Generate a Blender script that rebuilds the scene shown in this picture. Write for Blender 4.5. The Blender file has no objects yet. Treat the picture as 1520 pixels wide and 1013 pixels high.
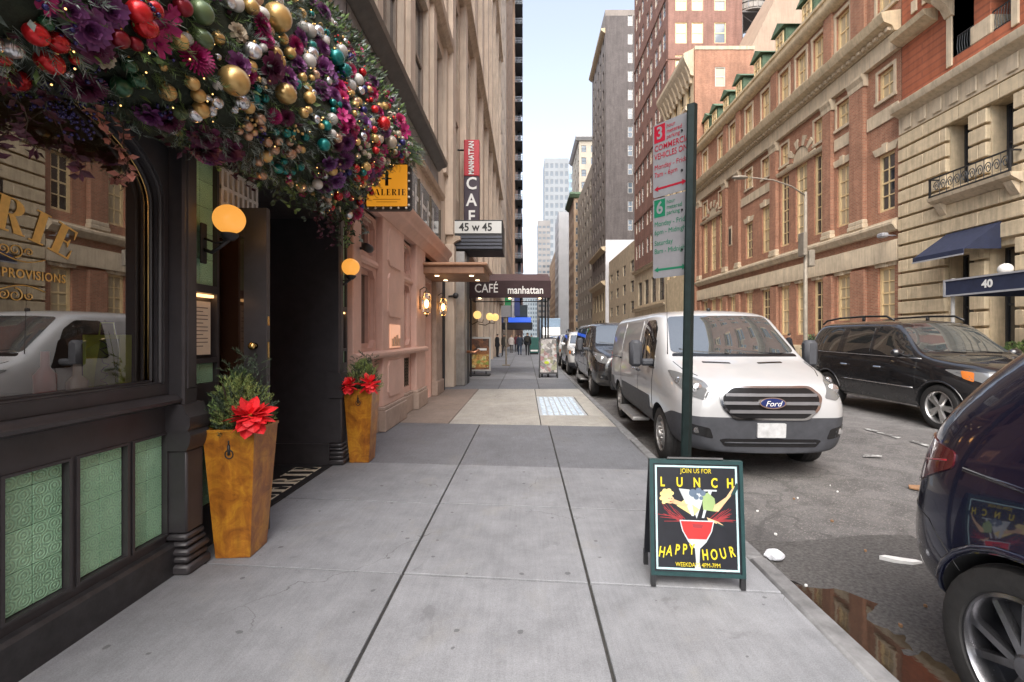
import bpy, bmesh, math, random
from mathutils import Vector, Matrix, noise
from mathutils.bvhtree import BVHTree

R = math.radians
rnd = random.Random(11)
SC = bpy.context.scene
COL = SC.collection

# ------------------------------------------------------------------ camera
CAM_H = 1.55
FPX = 675.6          # focal length of the 16 mm lens in photograph pixels
VPX, VPY = 780.0, 498.5
cam_data = bpy.data.cameras.new('camera')
cam_data.sensor_width = 36.0
cam_data.lens = 36.0 * FPX / 1520.0
cam_data.shift_x = -(VPX - 760.0) / 1520.0
cam_data.shift_y = (VPY - 506.5) / 1520.0
cam_data.clip_start = 0.05
cam_data.clip_end = 5000.0
cam = bpy.data.objects.new('camera', cam_data)
cam.location = (0, 0, CAM_H)
cam.rotation_euler = (R(90), 0, 0)
COL.objects.link(cam)
SC.camera = cam

# ------------------------------------------------------------------ sky, sun, exposure
SUN_TO = Vector((-0.10, -0.64, 0.76)).normalized()      # towards the sun
elev = math.asin(SUN_TO.z)
world = bpy.data.worlds.new('World')
SC.world = world
world.use_nodes = True
wn = world.node_tree
for n in list(wn.nodes):
    wn.nodes.remove(n)
sky = wn.nodes.new('ShaderNodeTexSky')
sky.sky_type = 'NISHITA'
sky.sun_disc = False
sky.sun_elevation = elev
sky.sun_rotation = math.atan2(SUN_TO.x, SUN_TO.y)
sky.air_density = 1.0
sky.dust_density = 3.0
sky.ozone_density = 1.2
bg = wn.nodes.new('ShaderNodeBackground')
bg.inputs['Strength'].default_value = 0.15
wo = wn.nodes.new('ShaderNodeOutputWorld')
hs = wn.nodes.new('ShaderNodeHueSaturation')      # thin high haze: a paler blue all over
hs.inputs['Saturation'].default_value = 0.54
wn.links.new(sky.outputs[0], hs.inputs['Color'])
wn.links.new(hs.outputs[0], bg.inputs['Color'])
wn.links.new(bg.outputs[0], wo.inputs['Surface'])

sun_data = bpy.data.lights.new('sun', 'SUN')
sun_data.energy = 1.2
sun_data.angle = R(60)
sun_data.color = (1.0, 0.92, 0.80)
sun = bpy.data.objects.new('sun', sun_data)
sun.rotation_euler = (-SUN_TO).to_track_quat('-Z', 'Y').to_euler()
sun.location = (0, -20, 40)
COL.objects.link(sun)

SC.view_settings.view_transform = 'Standard'
SC.view_settings.look = 'None'
SC.view_settings.exposure = 1.55
SC.view_settings.gamma = 1.0
SC.view_settings.use_curve_mapping = False
SC.cycles.use_denoising = True
SC.cycles.max_bounces = 8
SC.cycles.diffuse_bounces = 4
SC.cycles.glossy_bounces = 4
SC.cycles.transmission_bounces = 4
SC.cycles.transparent_max_bounces = 8
SC.cycles.sample_clamp_indirect = 4.0
SC.cycles.caustics_reflective = False
SC.cycles.caustics_refractive = False

# ------------------------------------------------------------------ object helpers
def wm(o):
    m = o.matrix_basis.copy()
    if o.parent:
        m = wm(o.parent) @ o.matrix_parent_inverse @ m
    return m

def link(o, parent=None):
    COL.objects.link(o)
    if parent is not None:
        o.parent = parent
        o.matrix_parent_inverse = wm(parent).inverted()
    return o

def tag(o, label=None, cat=None, group=None, kind=None):
    if label: o['label'] = label
    if cat: o['category'] = cat
    if group: o['group'] = group
    if kind: o['kind'] = kind
    return o

def thing(name, label, cat, loc=(0, 0, 0), rz=0.0, group=None):
    o = bpy.data.objects.new(name, None)
    o.empty_display_size = 0.2
    o.location = loc
    o.rotation_euler = (0, 0, rz)
    COL.objects.link(o)
    return tag(o, label, cat, group)

def inst(name, mesh, loc=(0, 0, 0), rot=(0, 0, 0), parent=None, scale=None):
    o = bpy.data.objects.new(name, mesh)
    o.location = loc
    o.rotation_euler = rot
    if scale is not None:
        o.scale = scale if hasattr(scale, '__len__') else (scale,) * 3
    return link(o, parent)

TMP = bpy.data.scenes.new('workbench')        # small scene in which modifiers and lettering are evaluated
def baked(o):
    for c in list(o.users_collection): c.objects.unlink(o)
    TMP.collection.objects.link(o)
    vl = TMP.view_layers[0]; vl.update()
    dg = vl.depsgraph
    me = bpy.data.meshes.new_from_object(o.evaluated_get(dg), depsgraph=dg)
    return me

def copy_tree(o, parent=None):
    c = o.copy()
    COL.objects.link(c)
    if parent is not None:
        c.parent = parent
    for ch in list(o.children):
        copy_tree(ch, c)
    return c

class MB:
    """collects faces for one mesh"""
    def __init__(self):
        self.v = []; self.f = []; self.m = []
    def add(self, vs, fs, mi=0):
        b = len(self.v)
        self.v.extend(tuple(p) for p in vs)
        for f in fs:
            self.f.append(tuple(b + i for i in f)); self.m.append(mi)
        return self
    def box(self, x0, x1, y0, y1, z0, z1, mi=0):
        x0, x1 = min(x0, x1), max(x0, x1); y0, y1 = min(y0, y1), max(y0, y1); z0, z1 = min(z0, z1), max(z0, z1)
        return self.add([(x0,y0,z0),(x1,y0,z0),(x1,y1,z0),(x0,y1,z0),(x0,y0,z1),(x1,y0,z1),(x1,y1,z1),(x0,y1,z1)],
            [(0,3,2,1),(4,5,6,7),(0,1,5,4),(1,2,6,5),(2,3,7,6),(3,0,4,7)], mi)
    def cbox(self, x0, x1, y0, y1, z0, z1, c=0.01, mi=0):
        """box with chamfered edges"""
        x0, x1 = min(x0, x1), max(x0, x1); y0, y1 = min(y0, y1), max(y0, y1); z0, z1 = min(z0, z1), max(z0, z1)
        c = min(c, (x1-x0)*.45, (y1-y0)*.45, (z1-z0)*.45)
        vs = []; idx = {}
        X = (x0, x1); Y = (y0, y1); Z = (z0, z1); s = (c, -c)
        for i in (0,1):
            for j in (0,1):
                for k in (0,1):
                    for a in range(3):
                        p = [X[i]+s[i], Y[j]+s[j], Z[k]+s[k]]
                        p[a] = (X, Y, Z)[a][(i, j, k)[a]]
                        idx[(i,j,k,a)] = len(vs); vs.append(tuple(p))
        fs = []
        for a in range(3):
            b, d = (a+1) % 3, (a+2) % 3
            for e in (0,1):
                q = []
                for (u, w) in ((0,0),(1,0),(1,1),(0,1)):
                    t = [0,0,0]; t[a] = e; t[b] = u; t[d] = w
                    q.append(idx[(t[0],t[1],t[2],a)])
                fs.append(q if e else q[::-1])
        for a in range(3):      # edge chamfers along axis a
            b, d = (a+1) % 3, (a+2) % 3
            for u in (0,1):
                for w in (0,1):
                    t0 = [0,0,0]; t0[a] = 0; t0[b] = u; t0[d] = w
                    t1 = list(t0); t1[a] = 1
                    q = [idx[(*t0, b)], idx[(*t1, b)], idx[(*t1, d)], idx[(*t0, d)]]
                    fs.append(q if (u ^ w) else q[::-1])
        for i in (0,1):
            for j in (0,1):
                for k in (0,1):
                    q = [idx[(i,j,k,0)], idx[(i,j,k,1)], idx[(i,j,k,2)]]
                    fs.append(q if ((i+j+k) % 2 == 1) else q[::-1])
        return self.add(vs, fs, mi)
    def poly(self, pts, mi=0):
        return self.add(pts, [tuple(range(len(pts)))], mi)
    def prism(self, pts, axis, a0, a1, mi=0):
        """polygon extruded along an axis; x: (y,z)  y: (x,z)  z: (x,y)"""
        def P(p, a):
            return (a, p[0], p[1]) if axis == 'x' else (p[0], a, p[1]) if axis == 'y' else (p[0], p[1], a)
        n = len(pts)
        vs = [P(p, a0) for p in pts] + [P(p, a1) for p in pts]
        fs = [tuple(range(n))[::-1], tuple(range(n, 2*n))]
        fs += [(i, (i+1) % n, n+(i+1) % n, n+i) for i in range(n)]
        return self.add(vs, fs, mi)
    def tube(self, pts, r, n=6, mi=0, caps=True):
        pts = [Vector(p) for p in pts]
        rr = r if hasattr(r, '__len__') else [r]*len(pts)
        vs = []; up = None
        for i, p in enumerate(pts):
            t = (pts[min(i+1, len(pts)-1)] - pts[max(i-1, 0)])
            if t.length < 1e-9: t = Vector((0,0,1))
            t.normalize()
            if up is None:
                a = Vector((0,0,1)) if abs(t.z) < .9 else Vector((1,0,0))
                up = t.cross(a).normalized()
            else:
                up = (up - t*up.dot(t))
                up = up.normalized() if up.length > 1e-6 else t.orthogonal().normalized()
            w = t.cross(up)
            for k in range(n):
                a = 2*math.pi*k/n
                vs.append(p + (up*math.cos(a) + w*math.sin(a))*rr[i])
        fs = []
        for i in range(len(pts)-1):
            for k in range(n):
                a, b = i*n+k, i*n+(k+1) % n
                fs.append((a, b, b+n, a+n))
        if caps:
            fs.append(tuple(range(n))[::-1]); fs.append(tuple(range((len(pts)-1)*n, len(pts)*n)))
        return self.add(vs, fs, mi)
    def lathe(self, prof, n=16, c=(0,0,0), mi=0, axis='z', cap=True):
        vs = []; c = Vector(c)
        for (r, h) in prof:
            for k in range(n):
                a = 2*math.pi*k/n
                u, w = r*math.cos(a), r*math.sin(a)
                p = (u, w, h) if axis == 'z' else (h, u, w) if axis == 'x' else (w, h, u)
                vs.append(c + Vector(p))
        fs = []
        m = len(prof)
        for i in range(m-1):
            for k in range(n):
                a, b = i*n+k, i*n+(k+1) % n
                fs.append((a, b, b+n, a+n))
        if cap:
            if prof[0][0] > 1e-6: fs.append(tuple(range(n))[::-1])
            if prof[-1][0] > 1e-6: fs.append(tuple(range((m-1)*n, m*n)))
        return self.add(vs, fs, mi)
    def sphere(self, c, r, n=12, m=8, mi=0, sc=(1,1,1)):
        prof = [(math.sin(math.pi*i/m), -math.cos(math.pi*i/m)) for i in range(m+1)]
        vs = []; c = Vector(c)
        for (q, h) in prof:
            for k in range(n):
                a = 2*math.pi*k/n
                vs.append(c + Vector((q*math.cos(a)*sc[0], q*math.sin(a)*sc[1], h*sc[2]))*r)
        fs = []
        for i in range(m):
            for k in range(n):
                a, b = i*n+k, i*n+(k+1) % n
                fs.append((a, b, b+n, a+n))
        return self.add(vs, fs, mi)
    def mesh(self, name, mats, smooth=False, fix=True, angle=None):
        me = bpy.data.meshes.new(name)
        me.from_pydata([tuple(p) for p in self.v], [], self.f)
        mats = mats if isinstance(mats, (list, tuple)) else [mats]
        for m in mats: me.materials.append(m)
        me.polygons.foreach_set('material_index', self.m)
        if fix:
            bm = bmesh.new(); bm.from_mesh(me)
            bmesh.ops.remove_doubles(bm, verts=bm.verts, dist=1e-5)
            bmesh.ops.recalc_face_normals(bm, faces=bm.faces)
            bm.to_mesh(me); bm.free()
        if smooth or angle:
            me.polygons.foreach_set('use_smooth', [True]*len(me.polygons))
            if angle: me.set_sharp_from_angle(angle=R(angle))
        me.update()
        return me
    def build(self, name, mats, parent=None, smooth=False, fix=True, angle=None):
        o = bpy.data.objects.new(name, self.mesh(name, mats, smooth, fix, angle))
        return link(o, parent)

def box_obj(name, mat, parent, x0, x1, y0, y1, z0, z1, c=0.0):
    mb = MB()
    (mb.cbox(x0, x1, y0, y1, z0, z1, c) if c else mb.box(x0, x1, y0, y1, z0, z1))
    return mb.build(name, mat, parent)

# pixel of the photograph -> place in the street, given the plane it lies in
def Yx(px, X): return X*FPX/(px - VPX)
def Xy(px, Y): return (px - VPX)*Y/FPX
def Zy(py, Y): return CAM_H + (VPY - py)*Y/FPX

# ------------------------------------------------------------------ text
def text_mesh(s, size, mat, bold=0.0, extrude=0.002, align='CENTER', shear=0.0, space=1.0, sx=1.0, line=1.0):
    cu = bpy.data.curves.new('text', 'FONT')
    cu.body = s; cu.size = size; cu.offset = bold; cu.extrude = extrude
    cu.align_x = align; cu.align_y = 'CENTER'; cu.shear = shear
    cu.space_character = space; cu.space_line = line
    cu.resolution_u = 3
    o = bpy.data.objects.new('text', cu)
    me = baked(o)
    bpy.data.objects.remove(o); bpy.data.curves.remove(cu)
    if sx != 1.0:
        for v in me.vertices: v.co.x *= sx
    me.materials.clear(); me.materials.append(mat)
    return me

def text_on(name, s, size, mat, origin, right, up, parent, **kw):
    """lettering laid on a surface: origin = centre, right/up = unit directions"""
    me = text_mesh(s, size, mat, **kw)
    r = Vector(right).normalized(); u = Vector(up).normalized(); n = r.cross(u)
    m = Matrix((r, u, n)).transposed().to_4x4()
    m.translation = Vector(origin)
    me.transform(m)
    o = bpy.data.objects.new(name, me)
    return link(o, parent)

# ------------------------------------------------------------------ materials
MATS = {}
def _new(name):
    m = bpy.data.materials.new(name); m.use_nodes = True
    nt = m.node_tree
    b = nt.nodes.get('Principled BSDF')
    MATS[name] = m
    return m, nt, b

def N(nt, t, **kw):
    n = nt.nodes.new(t)
    for k, v in kw.items(): setattr(n, k, v)
    return n

def math_n(nt, op, a, b=None, c=None):
    n = N(nt, 'ShaderNodeMath', operation=op)
    for i, v in enumerate((a, b, c)):
        if v is None: continue
        if isinstance(v, (int, float)): n.inputs[i].default_value = v
        else: nt.links.new(v, n.inputs[i])
    return n.outputs[0]

def mixc(nt, fac, a, b, mode='MIX'):
    n = N(nt, 'ShaderNodeMix', data_type='RGBA', blend_type=mode)
    for i, v in ((0, fac), (6, a), (7, b)):
        if isinstance(v, (int, float)): n.inputs[i].default_value = v
        elif isinstance(v, tuple): n.inputs[i].default_value = (*v, 1) if len(v) == 3 else v
        else: nt.links.new(v, n.inputs[i])
    return n.outputs[2]

def ramp(nt, fac, stops):
    n = N(nt, 'ShaderNodeValToRGB')
    cr = n.color_ramp
    while len(cr.elements) > 1: cr.elements.remove(cr.elements[0])
    for i, (p, c) in enumerate(stops):
        e = cr.elements[0] if i == 0 else cr.elements.new(p)
        e.position = p
        e.color = (c, c, c, 1) if isinstance(c, (int, float)) else (*c, 1)
    nt.links.new(fac, n.inputs[0])
    return n.outputs[0]

def noise_n(nt, vec, scale, detail=4, rough=.6, dist=0.0):
    n = N(nt, 'ShaderNodeTexNoise')
    n.inputs['Scale'].default_value = scale; n.inputs['Detail'].default_value = detail
    n.inputs['Roughness'].default_value = rough; n.inputs['Distortion'].default_value = dist
    if vec is not None: nt.links.new(vec, n.inputs['Vector'])
    return n.outputs[0]

def bump_n(nt, b, h, strength, dist=0.01, prev=None):
    n = N(nt, 'ShaderNodeBump')
    n.inputs['Strength'].default_value = strength; n.inputs['Distance'].default_value = dist
    nt.links.new(h, n.inputs['Height'])
    if prev is not None: nt.links.new(prev, n.inputs['Normal'])
    if b is not None: nt.links.new(n.outputs[0], b.inputs['Normal'])
    return n.outputs[0]

def pos(nt):
    return N(nt, 'ShaderNodeNewGeometry').outputs['Position']

def wall_uv(nt):
    """u along the wall, v up, for walls that face x or y"""
    g = N(nt, 'ShaderNodeNewGeometry')
    sp = N(nt, 'ShaderNodeSeparateXYZ'); nt.links.new(g.outputs['Position'], sp.inputs[0])
    sn = N(nt, 'ShaderNodeSeparateXYZ'); nt.links.new(g.outputs['True Normal'], sn.inputs[0])
    isx = math_n(nt, 'GREATER_THAN', math_n(nt, 'ABSOLUTE', sn.outputs[0]), 0.5)
    isz = math_n(nt, 'GREATER_THAN', math_n(nt, 'ABSOLUTE', sn.outputs[2]), 0.7)
    u = math_n(nt, 'ADD', math_n(nt, 'MULTIPLY', sp.outputs[1], isx), math_n(nt, 'MULTIPLY', sp.outputs[0], math_n(nt, 'SUBTRACT', 1.0, isx)))
    v = math_n(nt, 'ADD', math_n(nt, 'MULTIPLY', sp.outputs[2], math_n(nt, 'SUBTRACT', 1.0, isz)), math_n(nt, 'MULTIPLY', sp.outputs[1], isz))
    c = N(nt, 'ShaderNodeCombineXYZ')
    nt.links.new(u, c.inputs[0]); nt.links.new(v, c.inputs[1])
    return c.outputs[0]

def mat(name, col, rough=.6, metal=0.0, var=.15, scale=5.0, bump=0.0, bscale=60.0, spec=.5, coat=0.0, obj_rand=0.0, streak=0.0, grime=0.0, world_space=True):
    """plain surface with uneven tone, fine relief and optional rain streaks"""
    if name in MATS: return MATS[name]
    m, nt, b = _new(name)
    vec = pos(nt) if world_space else N(nt, 'ShaderNodeTexCoord').outputs['Object']
    c0 = tuple(max(0, x*(1-var)) for x in col); c1 = tuple(min(1, x*(1+var)) for x in col)
    f = noise_n(nt, vec, scale, 6, .65)
    c = mixc(nt, ramp(nt, f, [(.3, 0.0), (.7, 1.0)]), c0, c1)
    if streak:
        mp = N(nt, 'ShaderNodeMapping'); mp.inputs['Scale'].default_value = (3.0, 3.0, .25)
        nt.links.new(vec, mp.inputs[0])
        s = ramp(nt, noise_n(nt, mp.outputs[0], 2.2, 5, .7), [(.45, 1.0), (.75, 1-streak)])
        c = mixc(nt, 1.0, c, s, 'MULTIPLY')
    if grime:
        g = ramp(nt, noise_n(nt, vec, .8, 6, .75), [(.42, 1.0), (.7, 1-grime)])
        c = mixc(nt, 1.0, c, g, 'MULTIPLY')
    if obj_rand:
        oi = N(nt, 'ShaderNodeObjectInfo')
        r = ramp(nt, oi.outputs['Random'], [(0, 1-obj_rand), (1, 1+obj_rand*.3)])
        c = mixc(nt, 1.0, c, r, 'MULTIPLY')
    nt.links.new(c, b.inputs['Base Color'])
    rr = math_n(nt, 'ADD', math_n(nt, 'MULTIPLY', noise_n(nt, vec, scale*2.3, 4), .24*min(1, rough*2)), max(0.0, rough - .12*min(1, rough*2)))
    nt.links.new(rr, b.inputs['Roughness'])
    b.inputs['Metallic'].default_value = metal
    b.inputs['Specular IOR Level'].default_value = spec
    if coat:
        b.inputs['Coat Weight'].default_value = coat; b.inputs['Coat Roughness'].default_value = .03
    if bump:
        bump_n(nt, b, noise_n(nt, vec, bscale, 5, .7), bump, .01)
    return m

def brick_mat(name, c1, c2, mortar, bw=.215, bh=.075, var=.25, msize=.012, bump=.4, tint=None, stain=.36):
    if name in MATS: return MATS[name]
    m, nt, b = _new(name)
    uv = wall_uv(nt)
    t = N(nt, 'ShaderNodeTexBrick')
    t.offset = .5
    t.inputs['Scale'].default_value = 1.0
    t.inputs['Brick Width'].default_value = bw; t.inputs['Row Height'].default_value = bh
    t.inputs['Mortar Size'].default_value = msize; t.inputs['Mortar Smooth'].default_value = .3
    t.inputs['Color1'].default_value = (*c1, 1); t.inputs['Color2'].default_value = (*c2, 1); t.inputs['Mortar'].default_value = (*mortar, 1)
    nt.links.new(uv, t.inputs['Vector'])
    p = pos(nt)
    f = ramp(nt, noise_n(nt, p, .55, 6, .7), [(.3, 1-var), (.7, 1+var*.4)])
    c = mixc(nt, 1.0, t.outputs[0], f, 'MULTIPLY')
    mp = N(nt, 'ShaderNodeMapping'); mp.inputs['Scale'].default_value = (1.6, 1.6, .16)
    nt.links.new(p, mp.inputs[0])
    s = ramp(nt, noise_n(nt, mp.outputs[0], 1.6, 5, .7), [(.42, 1.0), (.75, 1-stain)])
    c = mixc(nt, 1.0, c, s, 'MULTIPLY')
    nt.links.new(c, b.inputs['Base Color'])
    b.inputs['Roughness'].default_value = .85
    bump_n(nt, b, math_n(nt, 'SUBTRACT', 1.0, t.outputs[1]), bump, .01)
    return m

def glass_dark(name, col=(.012, .014, .018), rough=.02, var=0.0, ior=1.5):
    """window glass seen from outside: dark behind a clear reflecting face"""
    if name in MATS: return MATS[name]
    m, nt, b = _new(name)
    b.inputs['Base Color'].default_value = (*col, 1)
    b.inputs['Roughness'].default_value = rough
    b.inputs['IOR'].default_value = ior
    b.inputs['Specular IOR Level'].default_value = .8
    b.inputs['Coat Weight'].default_value = .6; b.inputs['Coat Roughness'].default_value = .01
    if var:
        bump_n(nt, b, noise_n(nt, pos(nt), 1.6, 2), var, .02)
    return m

def emit(name, col, strength, base=None):
    if name in MATS: return MATS[name]
    m, nt, b = _new(name)
    b.inputs['Base Color'].default_value = (*(base or col), 1)
    b.inputs['Emission Color'].default_value = (*col, 1)
    b.inputs['Emission Strength'].default_value = strength
    b.inputs['Roughness'].default_value = .3
    return m

def clear_glass(name, refl=.12, tint=(1, 1, 1), rough=.0):
    """shop window pane: one sees through it and it mirrors the street"""
    if name in MATS: return MATS[name]
    m, nt, b = _new(name)
    out = nt.nodes.get('Material Output')
    tr = N(nt, 'ShaderNodeBsdfTransparent'); tr.inputs[0].default_value = (*tint, 1)
    gl = N(nt, 'ShaderNodeBsdfGlossy'); gl.inputs['Roughness'].default_value = rough
    fr = N(nt, 'ShaderNodeFresnel'); fr.inputs[0].default_value = 1.5
    fac = math_n(nt, 'MINIMUM', math_n(nt, 'ADD', math_n(nt, 'MULTIPLY', fr.outputs[0], 1.0), refl), 1.0)
    mx = N(nt, 'ShaderNodeMixShader')
    nt.links.new(fac, mx.inputs[0]); nt.links.new(tr.outputs[0], mx.inputs[1]); nt.links.new(gl.outputs[0], mx.inputs[2])
    nt.links.new(mx.outputs[0], out.inputs['Surface'])
    nt.nodes.remove(b)
    return m

def paint(name, col, rough=.25, coat=1.0, metal=0.0, dirt=.12):
    """car paint with a clear coat and a film of road dust"""
    if name in MATS: return MATS[name]
    m, nt, b = _new(name)
    vec = N(nt, 'ShaderNodeTexCoord').outputs['Object']
    sp = N(nt, 'ShaderNodeSeparateXYZ'); nt.links.new(vec, sp.inputs[0])
    low = ramp(nt, sp.outputs[2], [(.15, 1.0), (.9, .25)])
    f = math_n(nt, 'MULTIPLY', ramp(nt, noise_n(nt, vec, 3.5, 7, .7), [(.35, .0), (.75, 1.0)]), low)
    f2 = math_n(nt, 'MULTIPLY', f, dirt*2.2)
    c = mixc(nt, f2, col, (.22, .20, .18))
    nt.links.new(c, b.inputs['Base Color'])
    nt.links.new(math_n(nt, 'ADD', rough, math_n(nt, 'MULTIPLY', f, .25)), b.inputs['Roughness'])
    b.inputs['Metallic'].default_value = metal
    b.inputs['Coat Weight'].default_value = coat
    nt.links.new(math_n(nt, 'ADD', .02, math_n(nt, 'MULTIPLY', f, .12)), b.inputs['Coat Roughness'])
    return m
# ================================================================== GROUND
def concrete_mat(name, col, spots=True, rough=.8, agg=0.0):
    m, nt, b = _new(name)
    p = pos(nt)
    oi = N(nt, 'ShaderNodeObjectInfo')
    big = noise_n(nt, p, .9, 6, .7)
    mid = noise_n(nt, p, 5.0, 6, .7)
    fine = noise_n(nt, p, 160.0, 3, .6)
    c = mixc(nt, ramp(nt, big, [(.3, 0.0), (.72, 1.0)]), tuple(x*.80 for x in col), tuple(min(1, x*1.12) for x in col))
    c = mixc(nt, 1.0, c, ramp(nt, mid, [(.3, .80), (.7, 1.08)]), 'MULTIPLY')
    c = mixc(nt, 1.0, c, ramp(nt, fine, [(.3, .80-agg), (.7, 1.12+agg)]), 'MULTIPLY')
    c = mixc(nt, 1.0, c, ramp(nt, oi.outputs['Random'], [(0, .93), (1, 1.05)]), 'MULTIPLY')
    # warm dirt drifts
    d = ramp(nt, noise_n(nt, p, 1.7, 5, .65, .6), [(.56, 0.0), (.74, 1.0)])
    c = mixc(nt, math_n(nt, 'MULTIPLY', d, .35), c, (col[0]*1.08, col[1]*1.0, col[2]*.80))
    if spots:       # trodden gum
        v = N(nt, 'ShaderNodeTexVoronoi', voronoi_dimensions='2D'); v.inputs['Scale'].default_value = 3.4
        nz = N(nt, 'ShaderNodeTexNoise'); nz.inputs['Scale'].default_value = 18.0
        nt.links.new(p, nz.inputs['Vector'])
        mv = N(nt, 'ShaderNodeVectorMath', operation='MULTIPLY_ADD')
        mv.inputs[1].default_value = (.03, .03, 0)
        nt.links.new(nz.outputs['Color'], mv.inputs[0]); nt.links.new(p, mv.inputs[2])
        nt.links.new(mv.outputs[0], v.inputs['Vector'])
        wn_ = N(nt, 'ShaderNodeSeparateColor'); nt.links.new(v.outputs['Color'], wn_.inputs[0])
        rad = math_n(nt, 'MULTIPLY', ramp(nt, wn_.outputs[0], [(.52, 0.0), (1.0, 1.0)]), .062)
        g = math_n(nt, 'LESS_THAN', v.outputs['Distance'], rad)
        c = mixc(nt, math_n(nt, 'MULTIPLY', g, .55), c, (.05, .05, .052))
        # darker splashes
        s = ramp(nt, noise_n(nt, p, 1.25, 5, .75, 1.2), [(.64, 0.0), (.69, 1.0)])
        c = mixc(nt, math_n(nt, 'MULTIPLY', s, .30), c, (.09, .09, .095))
    v3 = N(nt, 'ShaderNodeTexVoronoi', feature='DISTANCE_TO_EDGE', voronoi_dimensions='2D'); v3.inputs['Scale'].default_value = .42
    n3 = N(nt, 'ShaderNodeTexNoise'); n3.inputs['Scale'].default_value = 3.0; n3.inputs['Detail'].default_value = 7; nt.links.new(p, n3.inputs['Vector'])
    m3 = N(nt, 'ShaderNodeVectorMath', operation='MULTIPLY_ADD'); m3.inputs[1].default_value = (.55, .55, 0)
    nt.links.new(n3.outputs['Color'], m3.inputs[0]); nt.links.new(p, m3.inputs[2]); nt.links.new(m3.outputs[0], v3.inputs['Vector'])
    ck = math_n(nt, 'MULTIPLY', math_n(nt, 'LESS_THAN', v3.outputs['Distance'], .0016), ramp(nt, noise_n(nt, p, .8, 2), [(.48, 0.0), (.56, .6)]))
    c = mixc(nt, ck, c, (.06, .06, .06))
    sc3 = N(nt, 'ShaderNodeMapping'); sc3.inputs['Scale'].default_value = (26, 1.3, 1); sc3.inputs['Rotation'].default_value = (0, 0, .6); nt.links.new(p, sc3.inputs[0])
    c = mixc(nt, 1.0, c, ramp(nt, noise_n(nt, sc3.outputs[0], 1.6, 4, .7), [(.35, .93), (.68, 1.05)]), 'MULTIPLY')
    nt.links.new(c, b.inputs['Base Color'])
    nt.links.new(math_n(nt, 'ADD', rough-.15, math_n(nt, 'MULTIPLY', mid, .25)), b.inputs['Roughness'])
    h = math_n(nt, 'ADD', math_n(nt, 'MULTIPLY', fine, .5), mid)
    bump_n(nt, b, h, .22, .006)
    return m

M_slab = concrete_mat('sidewalk concrete', (.265, .272, .29))
M_slab_dark = concrete_mat('dark aggregate paving', (.175, .18, .195), True, .7, .22)
M_slab_light = concrete_mat('pale new concrete', (.42, .40, .36), False)
M_slab_brown = concrete_mat('brownish old paving', (.27, .215, .18), False)
M_joint = mat('joint dirt', (.045, .043, .04), .95, var=.3, scale=20)
M_curb = mat('granite curb', (.21, .21, .215), .75, var=.3, scale=9, bump=.5, bscale=90, grime=.3)

def asphalt():
    m, nt, b = _new('asphalt')
    p = pos(nt)
    sp = N(nt, 'ShaderNodeSeparateXYZ'); nt.links.new(p, sp.inputs[0])
    big = noise_n(nt, p, .5, 6, .7)
    fine = noise_n(nt, p, 120, 3, .7)
    vor = N(nt, 'ShaderNodeTexVoronoi'); vor.inputs['Scale'].default_value = 95.0
    nt.links.new(p, vor.inputs['Vector'])
    c = mixc(nt, ramp(nt, big, [(.3, 0.0), (.7, 1.0)]), (.105, .101, .100), (.185, .177, .173))
    c = mixc(nt, 1.0, c, ramp(nt, fine, [(.3, .65), (.75, 1.5)]), 'MULTIPLY')
    c = mixc(nt, 1.0, c, ramp(nt, noise_n(nt, p, 2.5, 5, .7, .8), [(.35, .68), (.65, 1.15)]), 'MULTIPLY')
    sc_ = N(nt, 'ShaderNodeSeparateColor'); nt.links.new(vor.outputs['Color'], sc_.inputs[0])
    c = mixc(nt, math_n(nt, 'MULTIPLY', math_n(nt, 'GREATER_THAN', sc_.outputs[0], .90), .55), c, (.30, .28, .26))
    # worn pale scuffs and litter dust
    w = ramp(nt, noise_n(nt, p, 1.1, 6, .8, 1.5), [(.62, 0.0), (.72, 1.0)])
    c = mixc(nt, math_n(nt, 'MULTIPLY', w, .28), c, (.30, .26, .22))
    # cracks
    v2 = N(nt, 'ShaderNodeTexVoronoi', feature='DISTANCE_TO_EDGE'); v2.inputs['Scale'].default_value = .55
    nz = N(nt, 'ShaderNodeTexNoise'); nz.inputs['Scale'].default_value = 2.2; nz.inputs['Detail'].default_value = 6
    nt.links.new(p, nz.inputs['Vector'])
    mv = N(nt, 'ShaderNodeVectorMath', operation='MULTIPLY_ADD'); mv.inputs[1].default_value = (.9, .9, .0)
    nt.links.new(nz.outputs['Color'], mv.inputs[0]); nt.links.new(p, mv.inputs[2]); nt.links.new(mv.outputs[0], v2.inputs['Vector'])
    crack = math_n(nt, 'LESS_THAN', v2.outputs['Distance'], .009)
    c = mixc(nt, math_n(nt, 'MULTIPLY', crack, .28), c, (.02, .02, .02))
    # wet gutter: near the curb
    gx = math_n(nt, 'SUBTRACT', sp.outputs[0], 1.7)
    wob = math_n(nt, 'MULTIPLY', noise_n(nt, p, 1.6, 5, .7), 1.1)
    wet = ramp(nt, math_n(nt, 'SUBTRACT', wob, gx), [(.0, 0.0), (.18, 1.0)])
    near = ramp(nt, math_n(nt, 'MULTIPLY', sp.outputs[1], .1), [(.30, 1.0), (.50, 0.0)])
    wet = math_n(nt, 'MULTIPLY', wet, near)
    c = mixc(nt, math_n(nt, 'MULTIPLY', wet, .5), c, (.025, .025, .027))
    nt.links.new(c, b.inputs['Base Color'])
    nt.links.new(math_n(nt, 'SUBTRACT', .82, math_n(nt, 'MULTIPLY', wet, .52)), b.inputs['Roughness'])
    h = math_n(nt, 'ADD', fine, math_n(nt, 'MULTIPLY', vor.outputs['Distance'], 1.2))
    bump_n(nt, b, h, .55, .008)
    return m
M_asphalt = asphalt()

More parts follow.
